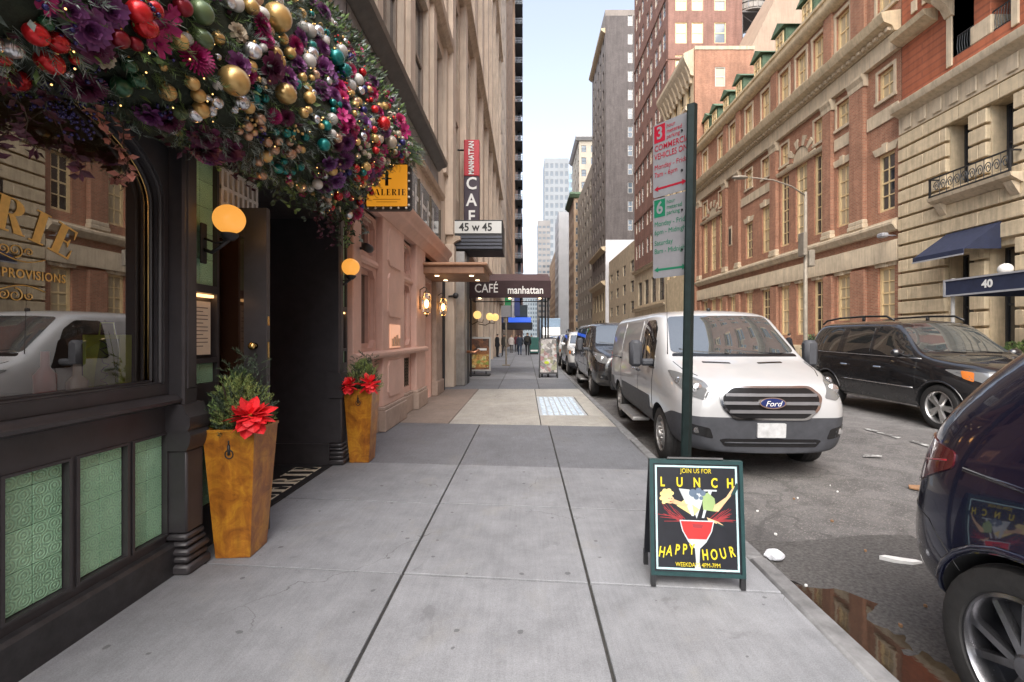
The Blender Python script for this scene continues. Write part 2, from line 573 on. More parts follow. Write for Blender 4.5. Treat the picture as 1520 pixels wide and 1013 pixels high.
g = MB(); g.poly([(-900, -300, -.32), (900, -300, -.32), (900, 2600, -.32), (-900, 2600, -.32)])
tag(g.build('ground', mat('far ground', (.12, .115, .11), .9)), kind='structure')

CURB_X = 1.70; FAR_CURB = 11.6
def road_z(x):
    t = (x - CURB_X)/(FAR_CURB - CURB_X)
    return -.15 + .11*4*t*(1-t)*1.0
mb = MB()
xs = [CURB_X - .02 + .10*i for i in range(12)]
while xs[-1] < FAR_CURB: xs.append(min(FAR_CURB, xs[-1] + .45))
ys = [-8, -4, -1] + [-.5 + .12*i for i in range(60)]
while ys[-1] < 30: ys.append(ys[-1] + .6)
ys += [40, 60, 90, 140, 220, 400, 800, 1500]
vs = []; fs = []
for y in ys:
    for x in xs:
        n = noise.noise((x*1.7, y*1.7, 3.3))*.010 + noise.noise((x*5, y*5, 1))*.005 if y < 30 else 0
        vs.append((x, y, road_z(max(x, CURB_X)) + n))
nx = len(xs)
for j in range(len(ys)-1):
    for i in range(nx-1):
        fs.append((j*nx+i, j*nx+i+1, (j+1)*nx+i+1, (j+1)*nx+i))
mb.add(vs, fs)
road = mb.build('road', M_asphalt, smooth=True, fix=False)
tag(road, kind='structure')

# coarser tarred patch by the gutter
mb = MB(); px_ = [1.715 + .05*i for i in range(30)]; py_ = [1.2 + .05*j for j in range(52)]
vs = []
for y in py_:
    for x in px_:
        n = noise.noise((x*1.7, y*1.7, 3.3))*.010 + noise.noise((x*5, y*5, 1))*.005 + noise.noise((x*16, y*16, 2))*.0025
        e = .25*noise.noise((x*1.1, y*1.1, 8))
        vs.append((x + (e*.3 if x > 3 else 0), y + (e*.4 if y > 3.5 else 0), road_z(x) + n + .005))
k_ = len(px_)
mb.add(vs, [(j*k_+i, j*k_+i+1, (j+1)*k_+i+1, (j+1)*k_+i) for j in range(len(py_)-1) for i in range(k_-1)])
tag(mb.build('asphalt_patch', mat('coarse tar', (.090, .086, .084), .75, var=.55, scale=45, bump=1.0, bscale=70), smooth=True, fix=False), kind='structure')

# ---- near sidewalk: bed, slabs, curb stones
WALL_X = -2.45
sidewalk = box_obj('sidewalk', M_joint, None, WALL_X, 1.56, -3, 900, -.30, -.022)
tag(sidewalk, kind='structure')
def slab(name, q, m, zt=0.0, gap=.009, ch=.003, parent=sidewalk):
    """one paving slab over the quad q, edges drawn in and chamfered"""
    c = Vector((sum(p[0] for p in q)/4, sum(p[1] for p in q)/4))
    def off(d, z):
        r = []
        for p in q:
            v = Vector(p)
            r.append((v.x + (d if v.x < c.x else -d), v.y + (d if v.y < c.y else -d), z))
        return r
    mb = MB()
    a = off(gap, -.03); b_ = off(gap, zt - ch); t = off(gap + ch, zt)
    mb.add(a + b_ + t, [(8,9,10,11)] + [(i, (i+1) % 4, 4+(i+1) % 4, 4+i) for i in range(4)] + [(4+i, 4+(i+1) % 4, 8+(i+1) % 4, 8+i) for i in range(4)])
    return mb.build(name, m, parent)
cols = [WALL_X, -.80, .40, 1.555]
def jy(y0, x): return y0 - .095*(x + .80)
rows = [-2.0, -.78, .46, 1.71, 2.965, 4.21, 5.47]
for a, b_ in zip(rows, rows[1:]):
    for x0, x1 in zip(cols, cols[1:]):
        q = [(x0, jy(a, x0)), (x1, jy(a, x1)), (x1, jy(b_, x1)), (x0, jy(b_, x0))]
        slab('paving_slab', q, M_slab, rnd.uniform(-.002, .002))
a, b_ = 5.47, 8.0
for x0, x1 in zip(cols, cols[1:]):
    q = [(x0, jy(a, x0)), (x1, jy(a, x1)), (x1, jy(b_, x1)*1.0), (x0, jy(b_, x0))]
    slab('paving_slab', q, M_slab_dark, -.004)
VX0, VX1, VY0, VY1 = .27, 1.22, 8.85, 11.6
def yy(x): return jy(8.0, x)
slab('paving_slab', [(WALL_X, yy(WALL_X)), (-1.36, yy(-1.36)), (-1.36, 13.2), (WALL_X, 13.2)], M_slab_brown, -.002)
slab('paving_slab', [(-1.36, yy(-1.36)), (VX0, yy(VX0)), (VX0, 13.2), (-1.36, 13.2)], M_slab_light, .001)
slab('paving_slab', [(VX0, yy(VX0)), (1.555, yy(1.555)), (1.555, VY0), (VX0, VY0)], M_slab_light, .001)
slab('paving_slab', [(VX1, VY0), (1.555, VY0), (1.555, VY1), (VX1, VY1)], M_slab_light, .001)
slab('paving_slab', [(VX0, VY1), (1.555, VY1), (1.555, 13.2), (VX0, 13.2)], M_slab_light, .001)
# glass vault lights let into the pavement
M_vault = mat('vault iron', (.42, .44, .46), .5, var=.2, scale=12)
M_vglass = mat('vault glass', (.50, .60, .70), .25, var=.35, scale=9, spec=.8)
vl = thing('vault_light', 'rectangular panel of pale blue glass pavement lights set flush in the pale concrete', 'pavement light', ((VX0+VX1)/2, VY0, 0))
box_obj('frame', M_vault, vl, VX0+.008, VX1-.008, VY0+.008, VY1-.008, -.03, -.004)
mb = MB()
nx_, ny_ = 7, 16
for i in range(nx_):
    for j in range(ny_):
        cx = VX0 + .05 + (VX1-VX0-.10)*(i+.5)/nx_; cy = VY0 + .06 + (VY1-VY0-.12)*(j+.5)/ny_
        w = (VX1-VX0-.1)/nx_*.40; h = (VY1-VY0-.12)/ny_*.40
        mb.cbox(cx-w, cx+w, cy-h, cy+h, -.012, .0015, .006)
tag(mb.build('glass_lens_grid', M_vglass, vl), kind='stuff')
y = 13.2
k = 0
while y < 62:
    st = 1.55
    for x0, x1 in zip(cols, cols[1:]):
        slab('paving_slab', [(x0, y), (x1, y), (x1, y+st), (x0, y+st)], (M_slab_dark if k in (0, 1) else M_slab), rnd.uniform(-.002, .002))
    y += st; k += 1
slab('paving_slab', [(WALL_X, y), (1.555, y), (1.555, 880), (WALL_X, 880)], M_slab)
curb = box_obj('curb', M_joint, None, 1.56, 1.69, -3, 900, -.30, -.03)
tag(curb, kind='structure')
y = -2.6
while y < 60:
    L = rnd.uniform(1.3, 2.1)
    if y < 3.1 and y + L > 3.2: L = 3.2 - y
    mb = MB(); d = rnd.uniform(-.006, .006)
    mb.cbox(1.562, CURB_X + d, y + .006, y + L - .006, -.26, -.003 + rnd.uniform(-.006, .002), .018)
    mb.build('curb_stone', M_curb, curb, angle=40)
    y += L
mb = MB(); mb.cbox(1.562, CURB_X, y, 880, -.26, -.003, .02); mb.build('curb_stone', M_curb, curb)

# ---- far side
fsw = box_obj('far_sidewalk', mat('far sidewalk concrete', (.34, .33, .32), .85, var=.2, scale=1.5), None, FAR_CURB, 19.0, -8, 900, -.30, .0, .02)
tag(fsw, kind='structure')

# ---- puddle, markings and litter
def water():
    m, nt, b = _new('puddle water')
    b.inputs['Base Color'].default_value = (.015, .012, .010, 1)
    b.inputs['Roughness'].default_value = .03
    b.inputs['Specular IOR Level'].default_value = 1.0
    b.inputs['IOR'].default_value = 1.9
    bump_n(nt, b, noise_n(nt, pos(nt), 9, 3), .02, .01)
    return m
M_water = water()
mb = MB()
out = []
for i in range(40):
    a = 2*math.pi*i/40
    r = 1 + .30*noise.noise((math.cos(a)*1.7, math.sin(a)*1.7, 5.1))
    out.append((2.0 + .34*r*math.cos(a) , 2.30 + .72*r*math.sin(a), -.1305))
mb.poly(out); tag(mb.build('puddle', M_water), kind='structure')
mb = MB()
out = [(1.79 + .07*(1+.3*noise.noise((math.cos(k*.35), math.sin(k*.35), 2)))*math.cos(k*.35), 3.02 + .13*math.sin(k*.35), -.130) for k in range(18)]
mb.poly(out); tag(mb.build('puddle', M_water), kind='structure')

def worn_white():
    m, nt, b = _new('worn road paint')
    p = pos(nt)
    f = ramp(nt, noise_n(nt, p, 9, 6, .75), [(.47, 0.0), (.62, 1.0)])
    nt.links.new(mixc(nt, f, (.10, .097, .094), (.55, .55, .54)), b.inputs['Base Color'])
    b.inputs['Roughness'].default_value = .8
    return m
M_mark = worn_white()
def mark(pts, name='road_marking'):
    mb = MB()
    n = len(pts)
    mb.poly([(x, y, road_z(x) + .016) for x, y in pts])
    return tag(mb.build(name, M_mark), kind='structure')
for (y0, y1) in ((6.3, 6.85), (7.0, 7.75), (9.6, 12.6), (16, 19), (23, 26), (30, 33)):
    x = 5.78
    mark([(x-.06, y0), (x+.05, y0+.05), (x+.06, y1), (x-.05, y1-.04)])
mark([(4.45, 6.0), (4.65, 5.95), (4.75, 6.06), (4.55, 6.13)])

M_foam = mat('white foam', (.78, .78, .77), .7, var=.08, scale=20)
mb = MB()
mb.prism([(2.62, 3.37), (2.68, 3.31), (2.78, 3.27), (2.86, 3.28), (2.84, 3.31), (2.76, 3.34), (2.67, 3.38)], 'z', road_z(2.7)+.004, road_z(2.7)+.032)
tag(mb.build('foam_scrap', M_foam), 'long white foam scrap lying on the asphalt beside the navy car', 'litter')
mb = MB()
mb.sphere((0, 0, 0), .065, 14, 9, sc=(1.1, .8, .55))
me = mb.mesh('plastic_bag', mat('crumpled plastic', (.74, .76, .82), .45, var=.2, scale=30, spec=.7))
for v in me.vertices:
    n = noise.noise_vector(v.co*26)
    v.co += n*.020
bag_o = inst('plastic_bag', me, (1.87, 3.42, -.10))
tag(bag_o, 'crumpled white plastic bag lying in the gutter by the curb', 'litter')
M_card = mat('wet cardboard', (.30, .17, .09), .8, var=.3, scale=12)
mb = MB()
mb.prism([(4.03, 4.78), (4.12, 4.66), (4.27, 4.64), (4.33, 4.74), (4.22, 4.84), (4.09, 4.86)], 'z', road_z(4.2)+.012, road_z(4.2)+.026)
tag(mb.build('cardboard_scrap', M_card), 'flattened torn brown cardboard scrap in the middle of the roadway', 'litter')
for i in range(14):
    x = rnd.uniform(1.85, 3.6); y = rnd.uniform(2.6, 5.0)
    mb = MB(); a = rnd.uniform(0, 6.28); s = rnd.uniform(.006, .014)
    z = road_z(x) + .012
    mb.prism([(x+s*math.cos(a+t)*rnd.uniform(.6, 1.2), y+s*math.sin(a+t)*rnd.uniform(.6, 1.2)) for t in (0, 1.2, 2.5, 3.8, 5.0)], 'z', z-.01, z+.004)
    tag(mb.build('paper_scrap', M_foam if i % 3 else M_card), 'tiny scrap of litter scattered on the asphalt near the gutter', 'litter', 'scraps of litter by the gutter')
# ================================================================== FACADE TOOLS
class Face:
    """a wall plane: u runs along it, d points out of it, z is up"""
    def __init__(s, kind, at): s.k = kind; s.at = at
    def p(s, u, d, z):
        if s.k == '+x': return (s.at + d, u, z)
        if s.k == '-x': return (s.at - d, u, z)
        return (u, s.at - d, z)
    def box(s, mb, u0, u1, d0, d1, z0, z1, c=0):
        a = s.p(u0, d0, z0); b = s.p(u1, d1, z1)
        (mb.cbox(a[0], b[0], a[1], b[1], a[2], b[2], c) if c else mb.box(a[0], b[0], a[1], b[1], a[2], b[2]))
        return mb
    def quad(s, mb, pts): mb.poly([s.p(*q) for q in pts])
    def prof(s, mb, pts, u0, u1):
        """section (d,z) swept along u"""
        n = len(pts)
        vs = [s.p(u0, d, z) for d, z in pts] + [s.p(u1, d, z) for d, z in pts]
        mb.add(vs, [tuple(range(n)), tuple(range(n, 2*n))] + [(i, (i+1) % n, n+(i+1) % n, n+i) for i in range(n)])
        return mb
    @property
    def rz(s): return {'+x': R(90), '-x': R(-90), '-y': 0.0}[s.k]
    def up(s): return (0, 0, 1)
    def right(s): return {'+x': (0,1,0), '-x': (0,-1,0), '-y': (1,0,0)}[s.k]

def wall(F, u0, u1, z0, z1, openings, reveal=.25, core=6.0, name='wall', m=None, parent=None):
    """wall face with rectangular openings (ua,ub,za,zb), reveals and a solid behind"""
    mb = MB()
    us = sorted(set([u0, u1] + [o[0] for o in openings] + [o[1] for o in openings]))
    us = [u for u in us if u0 - 1e-6 <= u <= u1 + 1e-6]
    for a, b in zip(us, us[1:]):
        cm = (a+b)/2
        spans = sorted((o[2], o[3]) for o in openings if o[0] < cm < o[1])
        z = z0
        for (p, q) in spans + [(z1, z1)]:
            if p > z + 1e-6: F.quad(mb, [(a, 0, z), (b, 0, z), (b, 0, p), (a, 0, p)])
            z = max(z, q)
    for (a, b, p, q) in openings:
        F.quad(mb, [(a, 0, p), (a, 0, q), (a, -reveal, q), (a, -reveal, p)])
        F.quad(mb, [(b, 0, p), (b, 0, q), (b, -reveal, q), (b, -reveal, p)])
        F.quad(mb, [(a, 0, p), (b, 0, p), (b, -reveal, p), (a, -reveal, p)])
        F.quad(mb, [(a, 0, q), (b, 0, q), (b, -reveal, q), (a, -reveal, q)])
    F.box(mb, u0, u1, -core, -reveal-.004, z0, z1)
    # ends and top of the outer leaf
    for u in (u0, u1): F.quad(mb, [(u, 0, z0), (u, 0, z1), (u, -reveal-.004, z1), (u, -reveal-.004, z0)])
    F.quad(mb, [(u0, 0, z1), (u1, 0, z1), (u1, -reveal-.004, z1), (u0, -reveal-.004, z1)])
    return mb.build(name, m, parent, fix=False)

_wm = {}
def window_meshes(w, h, nx, nz, fw, bar, m_frame, m_pane, meet=True):
    key = (round(w, 3), round(h, 3), nx, nz, fw, bar, m_frame.name, m_pane.name, meet)
    if key in _wm: return _wm[key]
    mb = MB()
    mb.box(-w/2, -w/2+fw, -.05, .03, 0, h); mb.box(w/2-fw, w/2, -.05, .03, 0, h)
    mb.box(-w/2+fw, w/2-fw, -.05, .03, 0, fw); mb.box(-w/2+fw, w/2-fw, -.05, .03, h-fw, h)
    for i in range(1, nx):
        x = -w/2 + fw + (w-2*fw)*i/nx; mb.box(x-bar/2, x+bar/2, -.025, .02, fw, h-fw)
    for j in range(1, nz):
        z = fw + (h-2*fw)*j/nz
        b = bar*1.6 if (meet and j == nz//2) else bar
        mb.box(-w/2+fw, w/2-fw, -.032, .022, z-b/2, z+b/2)
    f = mb.mesh('window', m_frame, fix=False)
    q = MB(); q.poly([(-w/2+.01, .008, .01), (w/2-.01, .008, .01), (w/2-.01, .008, h-.01), (-w/2+.01, .008, h-.01)])
    p = q.mesh('pane', m_pane, fix=False)
    _wm[key] = (f, p)
    return f, p

def window(F, uc, z0, w, h, m_frame, m_pane, parent, nx=1, nz=2, fw=.07, bar=.035, depth=.2, pane=True, meet=True):
    f, p = window_meshes(w, h, nx, nz, fw, bar, m_frame, m_pane, meet)
    o = inst('window', f, F.p(uc, -depth, z0), (0, 0, F.rz), parent)
    if pane:
        q = bpy.data.objects.new('pane', p)
        q.location = (0, 0, 0)
        COL.objects.link(q); q.parent = o
    return o

M_stone = mat('limestone', (.61, .49, .325), .85, var=.18, scale=2.5, bump=.25, bscale=40, streak=.35)
M_stone2 = mat('pale limestone', (.60, .49, .35), .85, var=.16, scale=1.5, bump=.2, bscale=30, streak=.35)
M_beige = mat('beige masonry', (.56, .46, .37), .85, var=.14, scale=1.2, bump=.2, bscale=30, streak=.3)
M_beige2 = mat('tan terracotta', (.50, .40, .31), .85, var=.16, scale=1.2, bump=.2, bscale=30, streak=.35)
M_brick_red = brick_mat('club brick', (.51, .225, .135), (.36, .140, .085), (.42, .30, .20))
M_brick_brown = brick_mat('tower brick', (.33, .165, .125), (.26, .125, .095), (.28, .18, .15))
M_brick_side = brick_mat('party wall brick', (.50, .22, .125), (.38, .155, .09), (.42, .29, .21))
M_brick_grey = brick_mat('grey brick', (.145, .125, .12), (.105, .09, .088), (.15, .13, .125))
M_cream = mat('cream window paint', (.76, .58, .32), .55, var=.12, scale=6)
M_white_frame = mat('white window paint', (.62, .58, .52), .6, var=.12, scale=6)
M_dark_frame = mat('dark window paint', (.035, .035, .038), .5, var=.2, scale=6)
M_bronze = mat('bronze frame', (.10, .075, .05), .45, metal=.6, var=.25, scale=9)
M_pane = glass_dark('window pane', (.02, .022, .026), .03, .03, 1.8)
M_pane_warm = glass_dark('lit blind pane', (.52, .42, .27), .12, .03)
M_pane_sky = glass_dark('sky pane', (.10, .125, .15), .05, .03)
M_copper = mat('green copper', (.115, .185, .115), .7, var=.35, scale=4, streak=.4)
M_iron = mat('black iron', (.018, .018, .02), .5, var=.3, scale=10)
M_roof = mat('roof felt', (.06, .058, .056), .9, var=.3)

# ================================================================== RESTAURANT STOREFRONT (black, arched window, green tin)
M_black = mat('charcoal shopfront paint', (.048, .044, .047), .38, var=.18, scale=7, bump=.05, bscale=25, grime=.15)
M_blackbase = mat('black stone plinth', (.030, .029, .031), .42, var=.45, scale=14, bump=.12, bscale=60)
def tin_mat():
    m, nt, b = _new('embossed green tin')
    tc = N(nt, 'ShaderNodeTexCoord').outputs['Object']
    p = pos(nt)
    oi = N(nt, 'ShaderNodeObjectInfo')
    sp = N(nt, 'ShaderNodeSeparateXYZ'); nt.links.new(tc, sp.inputs[0])
    ay = math_n(nt, 'ABSOLUTE', sp.outputs[1]); az = math_n(nt, 'ABSOLUTE', sp.outputs[2])
    cv = N(nt, 'ShaderNodeCombineXYZ'); nt.links.new(ay, cv.inputs[0]); nt.links.new(az, cv.inputs[1])
    def ring(cx, cy, k):
        dv = N(nt, 'ShaderNodeVectorMath', operation='DISTANCE'); dv.inputs[1].default_value = (cx, cy, 0)
        nt.links.new(cv.outputs[0], dv.inputs[0])
        d = dv.outputs['Value']
        s = math_n(nt, 'SINE', math_n(nt, 'MULTIPLY', d, k))
        f = ramp(nt, math_n(nt, 'MULTIPLY', d, 10), [(.30, 1.0), (.50, 0.0)])
        return math_n(nt, 'MULTIPLY', s, f)
    h = math_n(nt, 'ADD', ring(.033, .060, 420.0), ring(.0, .0, 330.0))
    h = math_n(nt, 'ADD', h, ring(.060, .018, 480.0))
    lea = noise_n(nt, cv.outputs[0], 55, 2, .5, 2.5)
    h = math_n(nt, 'ADD', h, math_n(nt, 'MULTIPLY', lea, 1.6))
    c = mixc(nt, ramp(nt, noise_n(nt, p, 5, 6, .7), [(.3, 0.0), (.7, 1.0)]), (.29, .54, .345), (.41, .69, .46))
    low = ramp(nt, h, [(-.2, .84), (.9, 1.06)])
    c = mixc(nt, 1.0, c, low, 'MULTIPLY')
    d = ramp(nt, noise_n(nt, p, 9, 5, .8, 1.0), [(.66, 0.0), (.78, 1.0)])
    c = mixc(nt, math_n(nt, 'MULTIPLY', d, .5), c, (.10, .17, .13))
    c = mixc(nt, 1.0, c, ramp(nt, oi.outputs['Random'], [(0, .90), (1, 1.06)]), 'MULTIPLY')
    nt.links.new(c, b.inputs['Base Color'])
    b.inputs['Roughness'].default_value = .42
    b.inputs['Specular IOR Level'].default_value = .6
    bump_n(nt, b, h, .55, .004)
    return m
M_tin = tin_mat()
M_gold = mat('gold leaf', (.80, .50, .14), .35, metal=.0, var=.12, scale=30)
M_brass = mat('brass', (.75, .50, .18), .22, metal=1.0, var=.1, scale=20)
M_shop_glass = clear_glass('shop window glass', .30)

SF = thing('restaurant_storefront', 'black restaurant storefront with arched window, green tin panels and recessed entrance', 'storefront', (-2.40, 2.5, 0))
XF = -2.33
F = Face('+x', XF)

def tiles(u0, u1, z0, z1, nu, hz, parent, d=-.022, Fx=F, ztop_first=True):
    """embossed tin tiles laid from the bottom up, top row cut"""
    w = (u1-u0)/nu
    z = z0; 
    while z < z1 - .01:
        zt = min(z + hz, z1)
        for i in range(nu):
            a = u0 + w*i
            hh = zt - z
            mb = MB(); g_ = .0014
            mb.cbox(-.008, 0, -w/2+g_, w/2-g_, -hz/2+g_, -hz/2+hh-g_, .0028)
            inst('tile', mb.mesh('tile', M_tin, fix=False), Fx.p(a + w/2, d, z + hz/2), (0, 0, 0), parent)
        z = zt

# plinth and bulkhead
Y_START = -.4
mb = MB(); F.prof(mb, [(-.10, 0.001), (.06, 0.001), (.06, .185), (.045, .205), (-.10, .205)], Y_START, 2.97)
mb.build('plinth', M_blackbase, SF)
panels = [(2.030, 2.315), (2.372, 2.656), (2.706, 2.948)]
pan_all = [(.20, .56), (.62, .98), (1.035, 1.31), (1.367, 1.642), (1.698, 1.975)] + panels
bw = wall(F, Y_START, 2.95, .205, 1.09, [(a, b_, .265, .91) for a, b_ in pan_all], .03, .25, 'bulkhead', M_black, SF)
for (a, b_) in pan_all:
    tiles(a+.003, b_-.003, .268, .907, 2, .19, bw)
    mb = MB()      # raised bead round each panel
    F.box(mb, a-.016, b_+.016, .0, .010, .910, .924); F.box(mb, a-.016, b_+.016, .0, .010, .250, .264)
    F.box(mb, a-.016, a, .0, .010, .264, .910); F.box(mb, b_, b_+.016, .0, .010, .264, .910)
    mb.build('panel_bead', M_black, bw)
mb = MB(); F.prof(mb, [(-.13, 1.092), (.03, 1.092), (.055, 1.105), (.085, 1.115), (.09, 1.135), (.07, 1.145), (.05, 1.165), (-.13, 1.17)], Y_START, 2.975)
mb.build('ledge', M_black, SF, angle=50)

# arched window
WY0, WY1, WZ0, WSP, WRI = 1.06, 2.94, 1.24, 2.40, .50
WC, WA = (WY0+WY1)/2, (WY1-WY0)/2
ZT = 3.30
GD = -.10
def arch(n=28, s=0.0):
    return [(WC - (WA-s)*math.cos(math.pi*i/n), WSP + (WRI-s)*math.sin(math.pi*i/n)) for i in range(n+1)]
mb = MB()
F.quad(mb, [(Y_START, 0, 1.17), (WY0, 0, 1.17), (WY0, 0, ZT), (Y_START, 0, ZT)])
F.quad(mb, [(WY1, 0, 1.17), (2.97, 0, 1.17), (2.97, 0, ZT), (WY1, 0, ZT)])
F.quad(mb, [(WY0, 0, 1.17), (WY1, 0, 1.17), (WY1, 0, WZ0), (WY0, 0, WZ0)])
ar = arch()
for (p, q) in zip(ar, ar[1:]):
    F.quad(mb, [(p[0], 0, p[1]), (q[0], 0, q[1]), (q[0], 0, ZT), (p[0], 0, ZT)])
    F.quad(mb, [(p[0], 0, p[1]), (q[0], 0, q[1]), (q[0], GD-.03, q[1]), (p[0], GD-.03, p[1])])
for y in (WY0, WY1): F.quad(mb, [(y, 0, WZ0), (y, 0, WSP), (y, GD-.03, WSP), (y, GD-.03, WZ0)])
F.quad(mb, [(WY0, 0, WZ0), (WY1, 0, WZ0), (WY1, GD-.03, WZ0-.0), (WY0, GD-.03, WZ0)])
wf = mb.build('window_surround', M_black, SF)
mb = MB()
loop = [(WY1, WZ0)] + [(y, z) for y, z in reversed(ar)] + [(WY0, WZ0)]
for s, d, r in ((.0, -.028, .014), (.012, GD+.02, .012)):
    l2 = [(WC + (y-WC)*(1-s/WA), z - (s if z > WZ0 else -s)) for y, z in loop]
    mb.tube([F.p(y, d, z) for y, z in l2 + [l2[0]]], r, 6)
mb.build('window_bead', M_black, wf, angle=60)
mb = MB(); mb.tube([F.p(y, GD+.012, z) for y, z in [(WC+(y-WC)*.976, z-.02 if z > WZ0 else z+.02) for y, z in loop]], .004, 5)
mb.build('gilt_line', M_brass, wf, smooth=True)
mb = MB(); mb.poly([F.p(y, GD, z) for y, z in loop])
mb.build('window_glass', M_shop_glass, SF)

# interior behind the glass
M_inner = mat('dark interior', (.035, .020, .013), .7, var=.4, scale=3)
mb = MB()
mb.poly([(-6.0, -1.0, -.0), (-6.0, 3.4, 0), (-6.0, 3.4, 3.4), (-6.0, -1.0, 3.4)])
mb.poly([(-6.0, -1.0, 3.3), (-6.0, 3.4, 3.3), (-2.46, 3.4, 3.3), (-2.46, -1.0, 3.3)])
mb.poly([(-6.0, -1.0, 1.12), (-6.0, 3.4, 1.12), (-2.44, 3.4, 1.12), (-2.44, -1.0, 1.12)])
mb.poly([(-6.0, 3.4, 0), (-2.46, 3.4, 0), (-2.46, 3.4, 3.4), (-6.0, 3.4, 3.4)])
mb.poly([(-6.0, -1.0, 0), (-2.46, -1.0, 0), (-2.46, -1.0, 3.4), (-6.0, -1.0, 3.4)])
mb.build('interior_wall', M_inner, SF, fix=False)
mb = MB()
for j in range(3):
    z = 1.62 + .42*j
    mb.box(-5.99, -5.7, .4, 3.0, z-.02, z)
sh = mb.build('back_bar_shelf', mat('bar wood', (.10, .045, .02), .5), SF)
M_bulb = emit('warm bulb', (1.0, .50, .16), 5.0)
bulbs = [(-4.6, 2.75, 2.62), (-5.2, 2.2, 2.50), (-4.2, 1.9, 2.72), (-5.4, 3.0, 2.35), (-3.7, 2.6, 2.85)]
for b_ in bulbs:
    mb = MB(); mb.sphere(b_, .05, 10, 8)
    o = mb.build('pendant_bulb', M_bulb, None, smooth=True)
    mb = MB(); mb.tube([(b_[0], b_[1], b_[2]+.045), (b_[0], b_[1], 3.3)], .006, 5); mb.build('cord', M_iron, o)
    tag(o, 'small warm bulb on a cord glowing deep inside the arched window', 'lamp', 'pendant bulbs inside the restaurant')

# fat-face serif letters
def serif(ch):
    S = []
    def bx(a, b, c, d): S.append([(a, c), (b, c), (b, d), (a, d)])
    if ch in 'IELR':
        bx(.13, .38, .0, 1.0); bx(.03, .48, 0, .05); bx(.03, .48, .95, 1.0)
    if ch == 'I': return S, .52
    if ch in 'EL':
        bx(.38, .74, 0, .055); S.append([(.66, .055), (.74, .055), (.74, .33), (.71, .33)])
    if ch == 'E':
        bx(.38, .70, .945, 1.0); S.append([(.62, .945), (.67, .70), (.70, .70), (.70, .945)])
        bx(.38, .55, .475, .525); S.append([(.50, .475), (.55, .36), (.58, .36), (.58, .64), (.55, .64), (.50, .525)])
    if ch in 'EL': return S, .80
    if ch == 'R':
        n = 10; o_, i_ = [], []
        for k in range(n+1):
            a = math.pi*(k/n) - math.pi/2
            o_.append((.45 + .35*math.cos(a), .745 + .255*math.sin(a))); i_.append((.45 + .12*math.cos(a), .745 + .215*math.sin(a)))
        for k in range(n): S.append([i_[k], o_[k], o_[k+1], i_[k+1]])
        bx(.38, .45, .96, 1.0); bx(.38, .45, .49, .53)
        S.append([(.40, .50), (.58, .50), (.86, .04), (.60, .04)]); bx(.60, .92, 0, .045)
        return S, .94
    if ch == 'A':
        S.append([(.40, 1), (.60, 1), (.95, .04), (.66, .04)]); S.append([(.40, 1), (.46, 1), (.14, .04), (.08, .04)])
        bx(.22, .70, .30, .345); bx(.0, .24, 0, .045); bx(.58, 1.02, 0, .045); return S, 1.02
    if ch == 'V':
        S.append([(.06, .96), (.36, .96), (.60, 0), (.44, 0)]); S.append([(.86, .96), (.92, .96), (.58, 0), (.52, 0)])
        bx(.0, .44, .955, 1.0); bx(.76, 1.0, .955, 1.0); return S, 1.0
    return S, .5
def serif_word(word, h, curve, thick):
    """letter outlines as (list of prisms); curve(s) -> (x, y, angle) along the word"""
    W = []; x = 0
    for ch in word:
        S, w = serif(ch); W.append((S, x, w)); x += w + .10
    tot = x - .10
    polys = []
    for S, x0, w in W:
        cx = (x0 + w/2 - tot/2)*h*.95
        px, py, a = curve(cx)
        for poly in S:
            polys.append([(px + ((q[0]-w/2)*h*.95)*math.cos(a) - (q[1]*h)*math.sin(a), py + ((q[0]-w/2)*h*.95)*math.sin(a) + (q[1]*h)*math.cos(a)) for q in poly])
    return polys
mb = MB()
for i, pl in enumerate(serif_word('VALERIE', .165, lambda s: (1.955 + s*.92, 2.055 - .42*s*s, -.84*s), .002)):
    d = GD + .003 + .00015*(i % 7)
    F.quad(mb, [(y, d, z) for y, z in pl])
mb.build('gold_lettering', M_gold, SF, fix=False)
text_on('gold_lettering', 'PROVISIONS', .062, M_gold, F.p(2.255, GD+.003, 1.845), (0, 1, 0), (0, 0, 1), SF, extrude=.0005, sx=.78, space=1.12, bold=.0008)
text_on('gold_lettering', 'COCKTAILS &', .062, M_gold, F.p(1.95, GD+.003, 1.845), (0, 1, 0), (0, 0, 1), SF, extrude=.0005, sx=.62, space=1.12, bold=.0008)
mb = MB()
def spiral(cy, cz, r, turns, a0, sgn, n=26):
    return [(cy + r*(1-.85*k/n)*math.cos(a0+sgn*turns*6.283*k/n), cz + r*(1-.85*k/n)*math.sin(a0+sgn*turns*6.283*k/n)) for k in range(n+1)]
for zz, sg in ((1.945, 1), (1.755, -1)):
    for (cy, r, a0, s2) in ((2.165, .034, R(-90), 1), (2.225, .020, R(200), -1), (2.115, .024, R(-60), 1)):
        pts = spiral(cy, zz + sg*.012, r, 1.4, a0*sg, s2*sg)
        mb.tube([F.p(y, GD+.004, z) for y, z in pts], [.0035*(1-.5*k/len(pts)) for k in range(len(pts))], 4)
    mb.tube([F.p(2.10 + .20*t/10, GD+.004, zz - sg*(.028*math.sin(t/10*3.0)+.01)) for t in range(11)], .0028, 4)
mb.build('gold_scrollwork', M_gold, SF, smooth=True)

